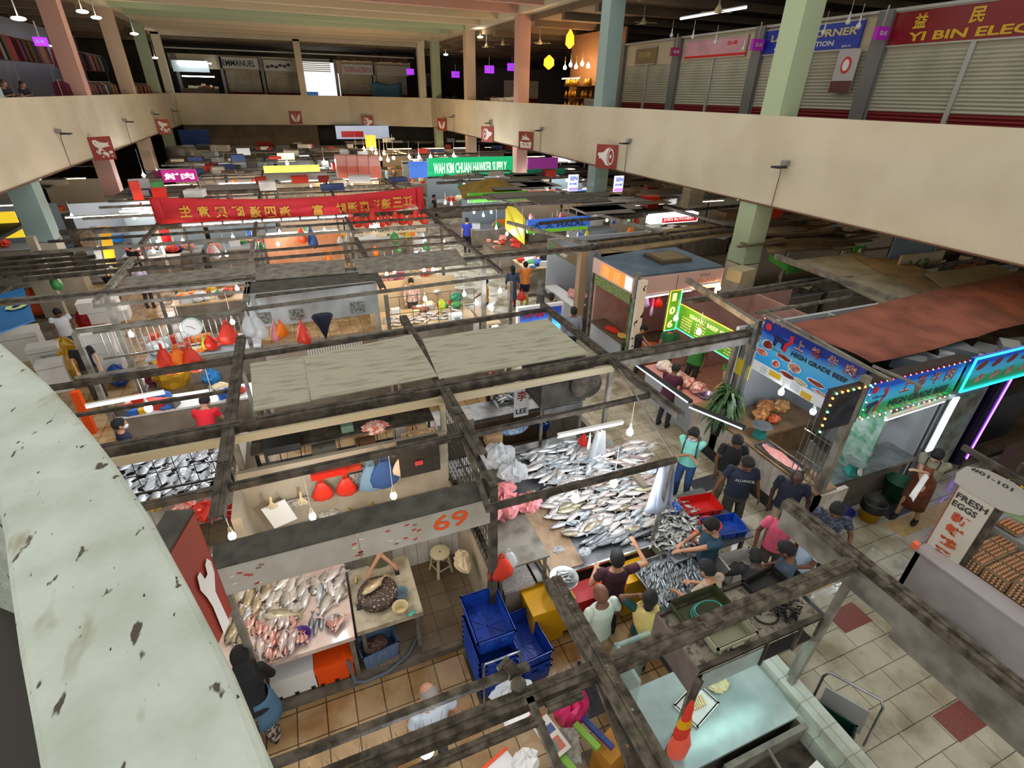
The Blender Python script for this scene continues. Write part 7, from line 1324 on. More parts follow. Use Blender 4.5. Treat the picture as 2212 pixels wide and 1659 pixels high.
# between the rows: the red-shirted man's counter
stall_counter(-3.9, -1.5, 10.2-.9, 9.95-.2, .9, white_t, 'white tiled counter in front of the red shirted man')
person('man in a red T-shirt leaning over the white counter, back to the camera', -2.42, 10.2, 80, 1.68, .0, top='c21626', bottom='5a6a80', hair='short', skin=skinB, lean=24, head=(30,0), vox=.013, lh=(-.2,.5,.95), rh=(.2,.5,.95))
person('masked person in navy beside the parapet edge, looking right', -3.75, 10.1, 20, 1.6, .0, top='141430', bottom='1c1c22', hair='short', skin=skinB, mask='c3c8cc', vox=.013)
bulb(320,880,2.3,False,'bright bulb at the left over the navy dressed person',2.9,big=1.4); bulb(462,858,2.3,False,'bright bulb over the red shirted man',2.9,big=1.3)
for px, py, z_, w_, lab in ((283,722,2.25,0,'leftmost bulb of the bright row over the left middle stalls'),(393,709,2.25,0,'bulb just left of the wall clock'),(502,695,2.25,0,'bulb between the red bag and the white bags'),(590,687,2.2,0,'leftmost bulb in front of the stainless hood'),(686,672,2.2,0,'middle bulb in front of the stainless hood'),(776,663,2.2,0,'rightmost bulb in front of the stainless hood'),(918,645,2.1,0,'big round bulb before the plaid shirted vendor'),(1003,635,2.1,0,'bulb by the corner post of the middle stall'),(1080,628,2.1,0,'bulb hanging in the aisle beside the mustard shirt'),
    (835,592,2.3,1,'first warm bulb behind the middle frame'),(852,586,2.3,1,'second warm bulb behind the middle frame'),(916,583,2.3,1,'third warm bulb behind the middle frame'),(935,583,2.3,0,'fourth bulb behind the middle frame'),(512,623,2.3,0,'small bulb by the thick beam joint'),(604,500,2.3,0,'bulb before the orange lit screen, left'),(701,497,2.3,0,'bulb before the orange lit screen, right'),(835,492,2.3,1,'bulb before the black lettered sign'),(905,480,2.3,0,'bulb right of the black lettered sign'),(920,493,2.3,0,'second bulb right of the black lettered sign'),(958,523,2.3,0,'bulb at the right end of the fourth row'),
    (395,520,2.3,1,'glowing warm bulb in the yellow lit stall'),(503,512,2.3,0,'bulb right of the yellow lit stall'),(290,470,2.4,0,'lower bulb of the three in the white lit stall'),(302,460,2.4,0,'middle bulb of the three in the white lit stall'),(308,447,2.4,0,'upper bulb of the three in the white lit stall'),(55,472,2.4,0,'bulb beside the yellow notices at the left edge'),(155,466,2.4,0,'bulb right of the teal column'),
    (1072,492,2.2,0,'bulb under the yellow hanging sign'),(1095,505,2.2,0,'second bulb under the yellow hanging sign'),(1024,458,2.3,0,'left bulb of the green fascia stall'),(1044,465,2.3,0,'middle bulb of the green fascia stall'),(1061,458,2.3,0,'right bulb of the green fascia stall'),(1226,512,2.2,0,'bulb over the vegetable stall right of the blue fascia'),(1128,487,2.2,0,'bulb on the yellow sign'),(1311,475,2.5,0,'bulb at the foot of the teal column'),(962,438,2.5,0,'bulb by the end of the red banner'),(975,440,2.5,0,'second bulb by the end of the red banner')):
    bulb(px, py, z_, bool(w_), lab, 2.95, big=1.15)
# fourth row: the bright seafood stalls
orangelit = M('orange_lit_screen','d08a5a',.5,emit=.35)
stall_counter(-4.2, -1.5, 18.3, 19.6, .95, warmw, 'warm counter of the yellow lit stall'); stall_counter(-1.2, 1.5, 18.3, 19.8, .95, M('pale_steel_top'), 'counter before the orange lit screen'); stall_counter(1.8, 4.6, 18.3, 19.6, .95, warmw, 'counter below the black lettered sign')
goods(-4.1,-1.6,18.4,19.5,.95,30,['e0761a','c99a10','c3301a','d0d4d4','8c5a3a','3f8a4a'],'in the yellow lit stall','goods in the yellow lit stall'); goods(-1.1,1.4,18.4,19.7,.95,32,['d0d4d4','d58f7a','e0761a','c99a10','c3301a','b8bcc0'],'before the orange lit screen','goods before the orange lit screen'); goods(1.9,4.5,18.4,19.5,.95,24,['b05a70','c3301a','d0d4d4','d58f7a','d8c8a0'],'below the black lettered sign','goods below the black lettered sign')
O(MB().bx(-1.2,1.4,20.1,20.16,1.1,2.5), 'back_screen', 'orange lit back screen of the fourth row stall', 'screen', M('orange_screen','c07a4c',.5,c2='d8a27c',vs=1.2)); tubelight((-1.1,19.9,2.6),(1.3,19.9,2.6), 'warm tube over the orange lit screen', True); tubelight((-4.0,19.9,2.5),(-1.6,19.9,2.5), 'warm tube in the yellow lit stall', True, m_=M('amber_tube','ffb84a',emit=18))
hbag(at(650,500,y=19.5)+V((0,0,.2)), .6, orange, 'orange bag hanging before the orange lit screen'); hbag(at(672,505,y=19.5)+V((0,0,.3)), .8, M('blue_cloth'), 'blue cloth hanging beside the orange bag', cat='cloth', squash=.3)
t = T('shop_sign', 'cream sign with red characters over LEE YIT HUAT TRADING', 'shop sign', (3.0,20.2,2)); z0 = at(760,510,y=20.2).z; z1 = at(760,478,y=20.2).z; P(MB().bx(1.72,4.6,20.2,20.24,z0,z1), 'board', t, M('cream_lit_sign','d8c9a4',.5)); P(MB().text('李宣發海', (1.95,20.19,z0+.34), X1, Z1, .34, 0, 1.5, bold=.04), 'red_characters', t, signr); P(MB().text('LEE YIT HUAT TRADING', (1.9,20.19,z0+.08), X1, Z1, .17, 0, 2.3, bold=.02), 'black_lettering', t, black)
for k in range(11): hbag(V((1.8+.27*k,20.0+.15*(k%2),3.1+.12*(k%3==0))), .5, rbag, 'red and white bag hung in the cluster above the black lettered sign', 'red bags above the black lettered sign', loops=False)
for k in range(0): crumple((1.9+.26*k,20.6+.1*(k%3),3.02), (.15,.13,.12), redp if k % 3 else M('goods_d8c8a0','d8c8a0',.5), ('red' if k % 3 else 'cream')+' packet stored on the frame above the black lettered sign', 'packet', 'packet', 'packets above the black lettered sign', n=12)
# red festive banner, seen from its back
t = T('festive_banner', 'long red banner with golden characters seen mirrored from behind', 'banner', (0,20.9,3)); A_, B_ = at(328,426,y=20.9), at(905,404,y=20.9); hz = .95
g = []
for j in range(6):
    row = []
    for i in range(41):
        f = i/40; sag = -.22*math.sin(PI*f); row.append(V((A_.x+(B_.x-A_.x)*f, 20.9+.03*math.sin(i*1.7+j), A_.z+(B_.z-A_.z)*f+sag-hz*(.82+.1*math.cos(f*9))*j/5)))
    g.append(row)
P(MB().sheet(g, .006), 'cloth', t, M('banner_red','c01420',.6,bump=.4,bs=3)); b_ = MB(); chs = '生意興旺通四海 富 財源廣進達三江'; fx = [.09,.15,.215,.275,.34,.40,.455,0,.555,0,.655,.7,.75,.8,.85,.9,.95]
fx = [.075,.135,.195,.255,.315,.37,.425,0,.55,0,.645,.69,.74,.785,.83,.88,.925]
for chh, f in zip(chs, fx):
    if chh == ' ': continue
    zc = A_.z+(B_.z-A_.z)*f-.22*math.sin(PI*f)-hz*.66; b_.text(chh, (A_.x+(B_.x-A_.x)*f,20.84,zc), X1, Z1, .38, 0, .36, bold=.03, mirror=True)
P(b_, 'golden_characters', t, M('gold_ink','d09a2a',.5)); P(MB().sheet([[A_+V((-.1+.3*i/3,-.03,-1.5*j/4)) for i in range(4)] for j in range(5)], .005).sheet([[B_+V((-.1+.25*i/3,-.03,-1.4*j/4)) for i in range(4)] for j in range(5)], .005), 'end_drop', t, M('banner_red'))
for k in range(9): x0 = -3.6+.62*k; tubelight((x0,20.3,3.0+.0*k),(x0+.55,20.3,3.0), 'bright white tube in the row just under the red banner', group='tubes under the red banner')
# left side under the gallery
t = T('junk_table', 'scuffed table top leaning at the foot of the teal column', 'table', at(120,595,1.2)); q = at(125,590,1.5); P(MB().box(q, (1.7,.9,.05), .1), 'table_top', t, M('worn_cream_board')); P(MB().box(q-V((0,0,.7)), (1.4,.8,1.3), .1), 'box_body', t, lowwall)
for px, py, s_, lab in ((35,725,.9,'lidded white foam box nearest the left edge'),(95,755,.6,'small white foam box in front of the lidded one'),(110,790,.5,'tan edged foam box by the parapet')): q = at(px, py, .7); boxfoam((q.x,q.y,.0), (s_*1.1,s_*.8,.85), .2, lab)
for k in range(4): q = at(215,745,1.0); boxfoam((q.x,q.y,.25+.3*k), (.8,.6,.29), .12*(k%2), ('lowest','second lowest','second from top','topmost')[k]+' white foam box in the stack left of the red bags')
for k in range(2): q = at(228,650,1.2); boxfoam((q.x-.2*k,q.y,.6+.35*k), (1.0,.6,.34), .1, ('lower','upper')[k]+' long pink-white foam box behind the orange bin')
for px, py, r_, c, lab in ((150,770,.35,'b8962a','yellow sack in a grey basket by the parapet'),(165,800,.4,'b8891c','big yellow sack leaning by the parapet'),(375,820,.4,'b8891c','large yellow sack below the nearest grey beam'),(200,700,.35,'b3120f','red bin bag behind the foam boxes'),(335,815,.22,'6a1a3a','maroon bag beside the yellow sack'),(255,812,.25,'1b3f8a','blue and yellow bundle by the parapet'),(455,812,.2,'2b7fc0','blue bag beside the yellow sacks'),(435,800,.28,'8a6a6c','dusty pink bag under the thick beam'),(90,665,.4,'e05a1a','orange bag behind the white-vested man'),(600,0,0,'','')):
    if r_: q = at(px, py, .3); crumple((q.x,q.y,.0), (r_,r_*.8,r_*1.2), M('sack_'+c, c, .5, bump=.6, bs=15), lab, 'sack', 'sack')
O(MB().lathe([(.35,0),(.42,.6),(.45,.62)],n=16), 'basket', 'grey wicker basket under the yellow sack', 'basket', M('grey_basket','8a8f90',.7), loc=at(148,800,.0), w=False)
O(MB().bx(-4.45,-4.25,16,16.3,.1,.9), 'orange_pole', 'orange plastic sheet wrapped on a post left of the red bags', 'post', orange); O(MB().bx(-5.3,-5.15,12.6,12.75,0,1.1), 'orange_pole', 'orange cone-like post beside the foam stack', 'post', orange)
person('masked man in a black T-shirt among the foam boxes', -5.5, 14.5, -70, 1.64, top='0f0f12', bottom='3a3a30', hair='fuzz', hc=hairg, skin=skinC, mask='b8b4ac', head=(20,0), vox=.016)
person('man in a white vest carrying a dark bag at the left', -6.6, 17.0, -60, 1.68, top='c8cccf', bottom='2b4a80', hair='short', skin=skinA, head=(30,0), vox=.018, sleeve=.3)
person('man in a black T-shirt with dark hair in the white lit stall', -6.2, 24.0, 60, 1.7, top='101012', bottom='20242c', hair='short', skin=skinC, vox=.02)
person('person in a lilac top behind a silver kettle', -5.5, 21.2, 80, 1.6, top='a8a6c0', bottom='30303a', hair='short', hc=hairg, skin=skinC, vox=.02)
person('person in black in front of the yellow sign post', -6.9, 22.6, 60, 1.66, top='0c0c10', bottom='15151a', hair='short', skin=skinC, vox=.02)
t = T('sign_post', 'yellow strip sign with black characters left of the kettle', 'shop sign', (-7.2,22,0)); a0, a1 = at(225,490,y=21.5), at(245,595,y=20.0)
P(MB().bar(a0, a1, .3, .05), 'yellow_strip', t, yel); P(MB().bar(a0+V((-.3,0,0)), a1+V((-.3,0,0)), .2, .1), 'frame_post', t, steel_l); O(MB().bar(V((-7.6,20,0)), V((-7.6,20,3)), .2, .2), 'pole', 'pale bundle of pipes beside the teal column', 'post', M('cream_pipe','a39a82',.6))
t = T('wall_fan', 'dusty round fan on the teal column', 'fan', at(180,518,y=20)); f0 = at(180,518,y=20); P(MB().cyl(f0, f0+V((.18,-.12,0)), .3, n=20), 'cage', t, M('fan_cage_brown','4f4232',.8,c2='6b5a44',vs=12)); P(MB().tube([f0+V((-.5,.1,-.1)),f0+V((-.2,.1,0)),f0], .05, 6), 'arm', t, steel_g)
q = at(240,518,1.0); crate((q.x,q.y,.95), (1.0,.7,.3), .1, M('sky_blue_tub','1a8ae0',.4), 'sky blue tub in the white lit stall'); stall_counter(-6.6, -4.8, 24.4, 27.4, .95, white, 'white counter of the bright white stall'); goods(-6.5,-4.9,24.6,27.2,.95,26,['d0d4d4','b8bcc0','d58f7a','2b5fb0','d0d4d4'],'in the bright white stall at the left','goods in the bright white stall'); tubelight((-8.2,25,2.6),(-5.8,25,2.6), 'long white tube of the bright white stall')
tubelight((-6.8,27.0,2.5),(-5.0,27,2.5), 'second white tube of the bright white stall'); S(MB().bx(-9,-4.6,28.2,28.3,.1,2.6), 'wall_stall', M('stall_white_wall','a3a8ab',.5))
t = T('lit_notices', 'glowing yellow notices behind the teal column at the left edge', 'notice board', (-11,24,1)); q = at(10,480,y=24)
for k in range(2): P(MB().box(q+V((-1.0+1.0*k,0,-.1)), (.8,.04,.9)), 'notice', t, M('notice_glow','d8b82a',emit=.9))
t = T('blue_awning', 'blue awning with the number zero at the left edge', 'awning', at(30,680,2.4)); pa = [at(a, b_, 2.4) for a, b_ in ((-60,740),(75,690),(50,620),(-60,655))]; P(MB().slab(pa, .03), 'canopy', t, M('awning_blue','1a6aa8',.5)); q = at(2,672,2.44); P(MB().text('0', q, X1, Y1, .5, 0, .4, bold=.03), 'number', t, M('pale_lime','c8d890',.5))
for k in range(5): q = at(20+45*k, 560+8*k, 2.6); O(MB().bar(q+V((-1.5,0,0)), q+V((1.5,.2,0)), .12, .1), 'timber', 'dusty grey slat stored under the left gallery', 'board', steel_g, 'slats under the left gallery')
O(MB().bx(-16,-9,19.6,25,2.6,2.7), 'roof_sheet', 'dark flat stall roof under the left gallery', 'roof panel', topd); O(MB().bx(-14,-7.9,14,18.4,1.9,2.0), 'roof_sheet', 'grey flat roof behind the blue awning', 'roof panel', steel_g)
# people in the middle aisle
person('person in a mustard T-shirt at the fish tray in the middle aisle', 5.5, 15.8, 165, 1.62, top='b8820c', bottom='283044', hair='short', skin=skinA, vox=.015, lh=(0,.35,1.0))
person('woman with long black hair in a blue-grey dress carrying a red bag', 6.95, 16.9, 80, 1.6, top='3c465c', hem=.35, bottom='a01818', hair='long', skin=skinB, vox=.015, sleeve=1.4)
person('man in an orange T-shirt, navy shorts and yellow boots', 7.5, 17.0, 80, 1.7, top='d07a2e', bottom='101736', bott='shorts', shoes='yellow_boots', hair='fuzz', skin=skinC, vox=.015, lh=(-.1,.35,1.1), rh=(.2,.3,1.0))
person('woman in a grey headscarf and coat holding a yellow bag', 7.25, 15.1, 20, 1.56, top='4a4a48', hem=.3, bottom='4a4a48', hair='hijab', scarf='66645e', skin=skinB, vox=.015, sleeve=1.8, lh=(-.1,.35,1.0), rh=(.2,.35,1.0))
hbag(V((7.75,15.0,.95)), .4, M('yellow_print_bag'), 'yellow carrier bag held by the woman in grey'); hbag(V((7.2,16.6,.8)), .45, rbag, 'red bag carried by the woman in the blue-grey dress')
person('man in a blue T-shirt with an apron by the vegetable stall', 7.7, 24.8, 85, 1.7, top='2638a0', bottom='15161c', hair='short', skin=skinC, vox=.02, apron='20284c'); 
person('dark haired person beside the vegetable heaps', 9.2, 18.9, 90, 1.6, top='1a1a20', bottom='15161c', hair='short', skin=skinC, vox=.02); person('grey shirted man near the lit advert box in the aisle', 6.9, 13.6, 100, 1.66, top='30343c', bottom='20222a', hair='short', skin=skinA, vox=.016)
t = T('fish_tray_table', 'low tray table of fish by the mustard shirted person', 'table', (5.0,14.6,0)); P(MB().bx(4.85,5.4,14.0,15.4,.7,.76), 'tray', t, warmw); P(MB().bar((5.1,14.2,0),(5.1,14.2,.7),.05,.05), 'leg', t, steel_l); P(MB().bar((5.1,15.2,0),(5.1,15.2,.7),.05,.05), 'leg', t, steel_l)
# vegetable stall at the right of the aisle
stall_counter(8.2, 11.5, 18.5, 20.0, .9, warmw, 'counter heaped with vegetables right of the aisle'); goods(8.3,11.4,18.6,19.9,.9,40,['c99a10','3f8a4a','e0761a','d0d4d4','c3301a','2b5fb0','d8c8a0'],'on the vegetable counter','goods on the vegetable counter',(.1,.24))
stall_counter(8.0, 9.6, 21.5, 23.5, .9, M('brown_panel'), 'brown table of meat by the blue shirted man'); goods(8.1,9.5,21.6,23.4,.9,14,['8c5a3a','c3301a','d58f7a'],'on the brown table','goods on the brown table')
t = T('hanging_sign', 'crown-topped yellow sign hanging over the vegetable stall', 'shop sign', at(1110,480,y=20)); s0 = at(1092,452,y=19.5); s1 = at(1134,475,y=18.6); z_ = -.95
pts = [s0, s0+V((.1,0,.12)), (s0+s1)/2+V((0,0,.25)), s1+V((-.1,0,.15)), s1, s1+V((0,0,z_)), s0+V((0,0,z_*.8))]; P(MB().slab(pts[::-1], .03), 'board', t, M('sign_yellow','c8b81a',.5,emit=.15))
def lightsign(px0, py0, px1, py1, y_, h, c, lab, e=1.0, txt=None, tc='ffffff', depth=.15):
    a, b_ = at(px0,py0,y=y_), at(px1,py1,y=y_); zc = (a.z+b_.z)/2; t = T('shop_sign', lab, 'shop sign', (a.x,y_,zc-h/2)); P(MB().bx(a.x,b_.x,y_,y_+depth,zc-h/2,zc+h/2), 'board', t, M('lit_'+c+str(e), c, .5, emit=e) if e else M('flat_'+c, c, .5))
    if txt: P(MB().text(txt, (a.x+.06*(b_.x-a.x),y_-.01,zc-h*.3), X1, Z1, h*.55, 0, (b_.x-a.x)*.86, bold=.02), 'lettering', t, M('ink_'+tc, tc, .5, emit=.6 if tc == 'ffffff' else 0))
    return t
lightsign(1140,490,1275,478,17.8,.42,'3a6ac8','blue HALAL fascia over the vegetable stall',.3,'大 文 HALAL','1a2a50'); lightsign(1140,502,1270,491,17.75,.12,'6aa82a','green strip under the blue HALAL fascia',.3)
lightsign(1012,427,1140,424,23.2,.4,'4a9a2a','green fascia under the yellow tent roof',.3,None,'c8e070'); lightsign(1128,424,1200,420,24.5,.4,'e8501a','orange and white lit fascia beside the green one',1.2); lightsign(1205,420,1270,418,24.6,.38,'6a8ae8','white and violet fascia before the teal column',1.0,'FRESH PROD','2a3a90')
lightsign(925,362,1108,359,30,1.0,'12a868','long lit green shop fascia with white letters',.7,'WAH KIM CHUAN HAWKER SUPPLY'); lightsign(1140,356,1205,354,30,.7,'7a2a70','purple lit fascia right of the pink column',.6); lightsign(1140,372,1220,370,28.5,.3,'0d5a44','dark green strip fascia right of the pink column',.4)
for px, py, lab, c2_ in ((1238,395,'small violet lit SEENI sign left of the teal column','8a7af0'),(1336,397,'small violet lit SEENI sign right of the teal column','b06af0')):
    a = at(px,py,y=19.5); t = T('shop_sign', lab, 'shop sign', a); P(MB().box(a, (.42,.08,.62)), 'board', t, M('seen_sign','c8d0f8',emit=1.1)); P(MB().text('SEENI', a+V((-.18,-.05,.1)), X1, Z1, .15, 0, .36, bold=.03).text('MOHAMED', a+V((-.18,-.05,-.08)), X1, Z1, .1, 0, .36, bold=.03), 'blue_lettering', t, M('ink_blue','2030b0',.5)); P(MB().box(a+V((0,-.045,-.23)), (.4,.01,.12)), 'violet_band', t, M('violet_band_'+c2_, c2_, emit=1.2))
t = T('tent_roof', 'yellow canvas tent roof over the green fascia', 'canopy', at(1060,410,2.9)); c4 = [at(a, b_, 2.9) for a, b_ in ((1000,432),(1145,426),(1110,395),(990,402))]; ap = (c4[0]+c4[2])/2+V((0,0,.6)); mb = MB(); mb.add(c4+[ap], [(0,1,4),(1,2,4),(2,3,4),(3,0,4),(3,2,1,0)], 0); P(mb, 'canvas', t, M('tent_mustard','8a7020',.8,c2='6f5a18',vs=1.5))
t = T('butchery_sign', 'lit white and red BUTCHERY sign under stored crates', 'shop sign', (13.2,17.5,2.6)); a = at(1408,478,y=17.5); b2 = at(1508,468,y=17.5); zc = 2.72; P(MB().bx(a.x,b2.x,17.5,17.9,zc-.18,zc+.18), 'board', t, M('sign_white_lit','e8ecf4',emit=1.3)); P(MB().bx(a.x+.5,b2.x-.05,17.485,17.5,zc-.14,zc+.05), 'red_panel', t, M('lit_red','c81a20',emit=.6)); P(MB().text("JOE'S BUTCHERY", (a.x+.55,17.478,zc-.1), X1, Z1, .14, 0, b2.x-a.x-.75, bold=.03), 'lettering', t, M('ink_ffffff','ffffff',.5,emit=.6)); P(MB().bx(a.x-1.5,b2.x+.3,17.9,20,2.75,2.8), 'roof', t, topd)
for px, py, d, m_, lab in ((1402,448,(.6,.5,.5),redp,'red cool box on the butchery roof'),(1425,437,(.9,.5,.25),redp,'flat red lidded box stacked behind the red cool box'),(1445,440,(.5,.4,.25),white,'white box beside the flat red one')): q = at(px,py,2.8); boxfoam((q.x,q.y,2.8), d, .1, lab, m_=m_)
for k in range(6): q = at(1492,447,2.8); crate((q.x,q.y,2.8+.14*k), (.8,.55,.15), .05*(k%2), M('pale_crate','b8b4a4',.6), 'pale plastic crate in the stack on the butchery roof', group='pale crates stacked on the butchery roof', ribs=False)
for k in range(6): q = at(1420+28*k,490+2*k,2.7); boxfoam((q.x,q.y,2.5), (.7,.5,.25), .1*k, 'pale grey foam box in the line before the butchery sign', group='foam boxes before the butchery sign')
t = T('glass_cabinet', 'steel display cabinet of the stall beside the teal column', 'cabinet', (12,20,0)); P(MB().bx(11.0,13.0,19.6,20.6,.1,1.9), 'cabinet', t, M('fridge_grey')); P(MB().bx(11.1,12.9,19.58,19.6,.5,1.6), 'glass_door', t, M('fridge_glass')); P(MB().bx(10.9,13.1,19.4,20.8,2.6,2.66), 'roof', t, black)
for k in range(3): O(MB().tube([(10.0+.9*k,19.6,2.66),(10.0+.9*k,19.6,3.3),(10.5+.9*k,19.6,3.3),(10.5+.9*k,19.6,2.66)], .02, 6), 'bent_pipe', 'bent steel pipe standing on the roofs by the teal column', 'pipe frame', steel_l, 'pipe frames by the teal column')
# ================= FAR ROWS =================
greys = ['6b675e','57534a','7d7a72','4a463e','8d8b86','5f6468']
def rowfill(ys, x0, x1, tag_, seedcols, tubes, nbox, roof=.8):
    x = x0
    k = 0
    while x < x1-1.5:
        w_ = 3.05; c = RN.choice(greys)
        stall_counter(x+.1, x+w_-.1, ys-2.2, ys-1.0, .95, M('pale_steel_top','a9b0b2',.4,.3), ('first','second','third','fourth','fifth','sixth','seventh','eighth')[min(k,7)]+' counter bay from the left '+tag_)
        goods(x+.15, x+w_-.15, ys-2.1, ys-1.1, .95, 7, seedcols, tag_, 'goods '+tag_, (.12,.3))
        O(MB().bx(x+.1,x+w_-.1,ys-.1,ys-.03,.1,2.4), 'partition_board', 'back board of the '+('first','second','third','fourth','fifth','sixth','seventh','eighth')[min(k,7)]+' bay '+tag_, 'board', M('bb_'+RN.choice(['c3c8cc','b8a888','9fb0b8','c8b8a0']), RN.choice(['9a9b98','8d8470','7f8f96','a39680']), .6))
        if RN.random() < roof: y0 = ys+RN.uniform(.0,.5); O(MB().bx(x+.1,x+w_-.15,y0,y0+RN.uniform(1.2,2.0),3.0,3.04), 'roof_sheet', 'flat board on the frame '+tag_, 'roof panel', M('rb_'+c, c, .85), 'roof boards '+tag_)
        if RN.random() < .5: y0 = ys-RN.uniform(.4,1.4); O(MB().bx(x+.1,x+w_*RN.uniform(.4,.9),y0,y0+.8,3.0,3.04), 'roof_sheet', 'flat board on the frame '+tag_, 'roof panel', M('rb_'+c, c, .85), 'roof boards '+tag_)
        if tubes: tubelight((x+.4,ys-1.6,2.6),(x+w_-.5,ys-1.6,2.6), 'tube light '+tag_, warm=RN.random() < .35, group='tube lights '+tag_, r=.016)
        x += w_; k += 1
    for j in range(nbox):
        cc = RN.choice(['8a1a10','a39a82','b8b4a4','5f6468','2b3f6a','c3301a','d0d4d4','4a463e','6b5338']); d = (RN.uniform(.4,1.2),RN.uniform(.3,.7),RN.uniform(.12,.4))
        O(MB().box((0,0,d[2]/2), d, RN.uniform(-.3,.3)), 'storage_box', 'stored box on the frame '+tag_, 'box', M('sb_'+cc, cc, .7), 'stored boxes '+tag_, loc=(RN.uniform(x0,x1), ys+RN.uniform(-1.8,1.8), 3.03), w=False)
bright = ['d0d4d4','c3301a','e0761a','c99a10','d8c8a0','3f8a4a','b05a70','d58f7a']
rowfill(27.3, -7.0, 5.2, 'in the fifth row', bright, True, 10); rowfill(34.1, -7.0, 5.2, 'in the sixth row', bright, True, 14); rowfill(40.9, -7.0, 5.2, 'in the seventh row', bright, True, 16); rowfill(47.6, -7.0, 5.2, 'in the last row', bright, True, 16, .95)
rowfill(27.6, 8.2, 20.4, 'in the right block behind the yellow tent', bright, True, 10); rowfill(35.5, 8.2, 20.4, 'in the right block behind the green fascia', bright, True, 12); rowfill(43.5, 8.2, 20.4, 'in the farthest right block', bright, True, 10); rowfill(52, 5, 20.4, 'beyond the right block near the back wall', bright, True, 6)
rowfill(30, -19, -9.2, 'under the left gallery', bright, True, 8); rowfill(38, -19, -9.2, 'deep under the left gallery', bright, True, 6)
rowfill(22.5, 14.3, 29.5, 'under the right gallery', ['5a5650','8c5a3a','d8c8a0','d0d4d4'], True, 14); rowfill(14.5, 14.4, 29.6, 'under the right gallery near the green column', ['5a5650','8c5a3a','d8c8a0'], False, 18, 1.0)
for k in range(12): tubelight((19.5 if k%2 else 14.7,4.5+4.2*(k//2),4.12),(19.5 if k%2 else 14.7,6.5+4.2*(k//2),4.12), 'tube light on the underside of the right gallery', True, group='tubes under the right gallery slab', r=.035)  # added fill tubes, unseen behind the parapet, to brighten the roofs below
hc_ = {'c3301a':'red','d0d4d4':'white','e0761a':'orange','d9878a':'pink','2b5fb0':'blue','c9b81a':'yellow','3f8a4a':'green'}
for k in range(96):
    c = RN.choice(list(hc_)); yy = RN.choice((17.0,18.6,20.4,25.2,27.2,29.5,34,36.2,41,47)); xx = RN.uniform(-6.5,5) if RN.random() < .68 else RN.uniform(8.4,14)
    hbag(V((xx,yy+RN.uniform(-.2,.2),2.75)), RN.uniform(.3,.55), M('hung_'+c, c, .4, bump=.6, bs=15), hc_[c]+' bag hung among the stalls of the farther rows', hc_[c]+' bags hung in the farther rows', loops=False)
for k in range(70):
    yy = RN.choice((18.9,20.2,25.4,26.5,32.3,33.6,39,46)); xx = RN.uniform(-6.5,5) if RN.random() < .6 else RN.uniform(8.4,19)
    bulb(0,0,RN.uniform(2.2,2.6),RN.random()<.45,'lit bulb hanging among the farther rows',2.95,'lit bulbs of the farther rows',1.1,pt=V((xx,yy,2.4)))
for k in range(34):
    x = RN.uniform(8.4,17); y = RN.uniform(16.4,31); d = (RN.uniform(1.2,3.4),RN.uniform(.5,1.8)); c = RN.choice(['4a463e','6b675e','57534a','7d7a72','6b5d44','8d8b86']); O(MB().box((0,0,.02),(d[0],d[1],.04),RN.uniform(-.06,.06)), 'roof_sheet', 'loose roof sheet over the right block beside the teal column', 'roof sheet', M('rb_'+c, c, .85), 'roof sheets over the right block', loc=(x,y,3.03+.05*(k%4)), w=False)
# pink bundles
for k in range(4):
    p = at(741+23*k, 383, 3.05); t = T('pink_bundle', ('leftmost','second','third','rightmost')[k]+' of the four tall pink wrapped bundles on the frame', 'bundle', (p.x,p.y,3.05)); P(MB().loft([[V((sx*.28*a,sy*.45*a,zz)) for sx, sy in ((-1,-1),(1,-1),(1,1),(-1,1))] for zz, a in ((0,.95),(.2,1.02),(.95,1),(1.08,.85))], sm=False), 'wrap', t, M('pink_wrap','d89a8e',.5,bump=.5,bs=10), w=False); P(MB().bx(-.25,.25,-.46,-.455,.05,.6), 'orange_print', t, M('pink_print','d8705a',.5), w=False)
for px, py, w_, c, lab in ((700,392,.5,'8a1a10','red box left of the pink bundles'),(565,394,.5,'b3301a','red box on the grey roof sheets'),(360,380,1.0,'8a1458','purple lit board at the left behind the banner'),(640,385,3.0,'9a9a98','long pale sheet lying on the frame left of the pink bundles')): p = at(px,py,3.1); O(MB().box((0,0,.12),(w_,.6,.24)), 'storage_box', lab, 'box', M('sb_'+c, c, .6), loc=p, w=False)
lightsign(350,381,425,379,28.0,.5,'a01a70','magenta lit sign near the red lanterns at the left',.6,'鮮肉'); lightsign(570,368,690,362,33,.35,'d8d860','row of green and yellow lit notices in the sixth row',.8); lightsign(600,342,636,338,40,.5,'e8e8b0','small lit notice above the sixth row',1.0); lightsign(512,331,540,328,45,.55,'c8c8c4','white framed notice before the far hoarding',.5)
lightsign(726,288,840,284,55,1.1,'98a4b8','glowing white panels standing in for the lit corridor under the far parapet',.7); lightsign(738,291,785,289,54.8,.5,'b01420','red strip sign in the bright corridor',.3); lightsign(790,307,812,305,50,1.0,'e8901a','glowing orange shop panel below the far corner',1.6); lightsign(390,305,455,303,52,1.6,'103a80','dark blue panel at the far left',.0); lightsign(885,368,955,365,33,.9,'3a60b0','blue and yellow lit posters left of the green fascia',.9)  # first entry is no sign: corridor light painted as glowing panels
for px, py, w_, h_ in ((745,375,1.2,.0),):
    pass
for k in range(9):
    px, py = ((786,322),(803,320),(812,330),(822,342),(838,345),(850,340),(806,345),(830,330),(770,330))[k]; p = at(px,py,y=42+k*.4); bulb(0,0,p.z,True,'warm glowing lantern in the cluster below the far corner',4.2,'warm lanterns below the far corner',2.6,pt=p)
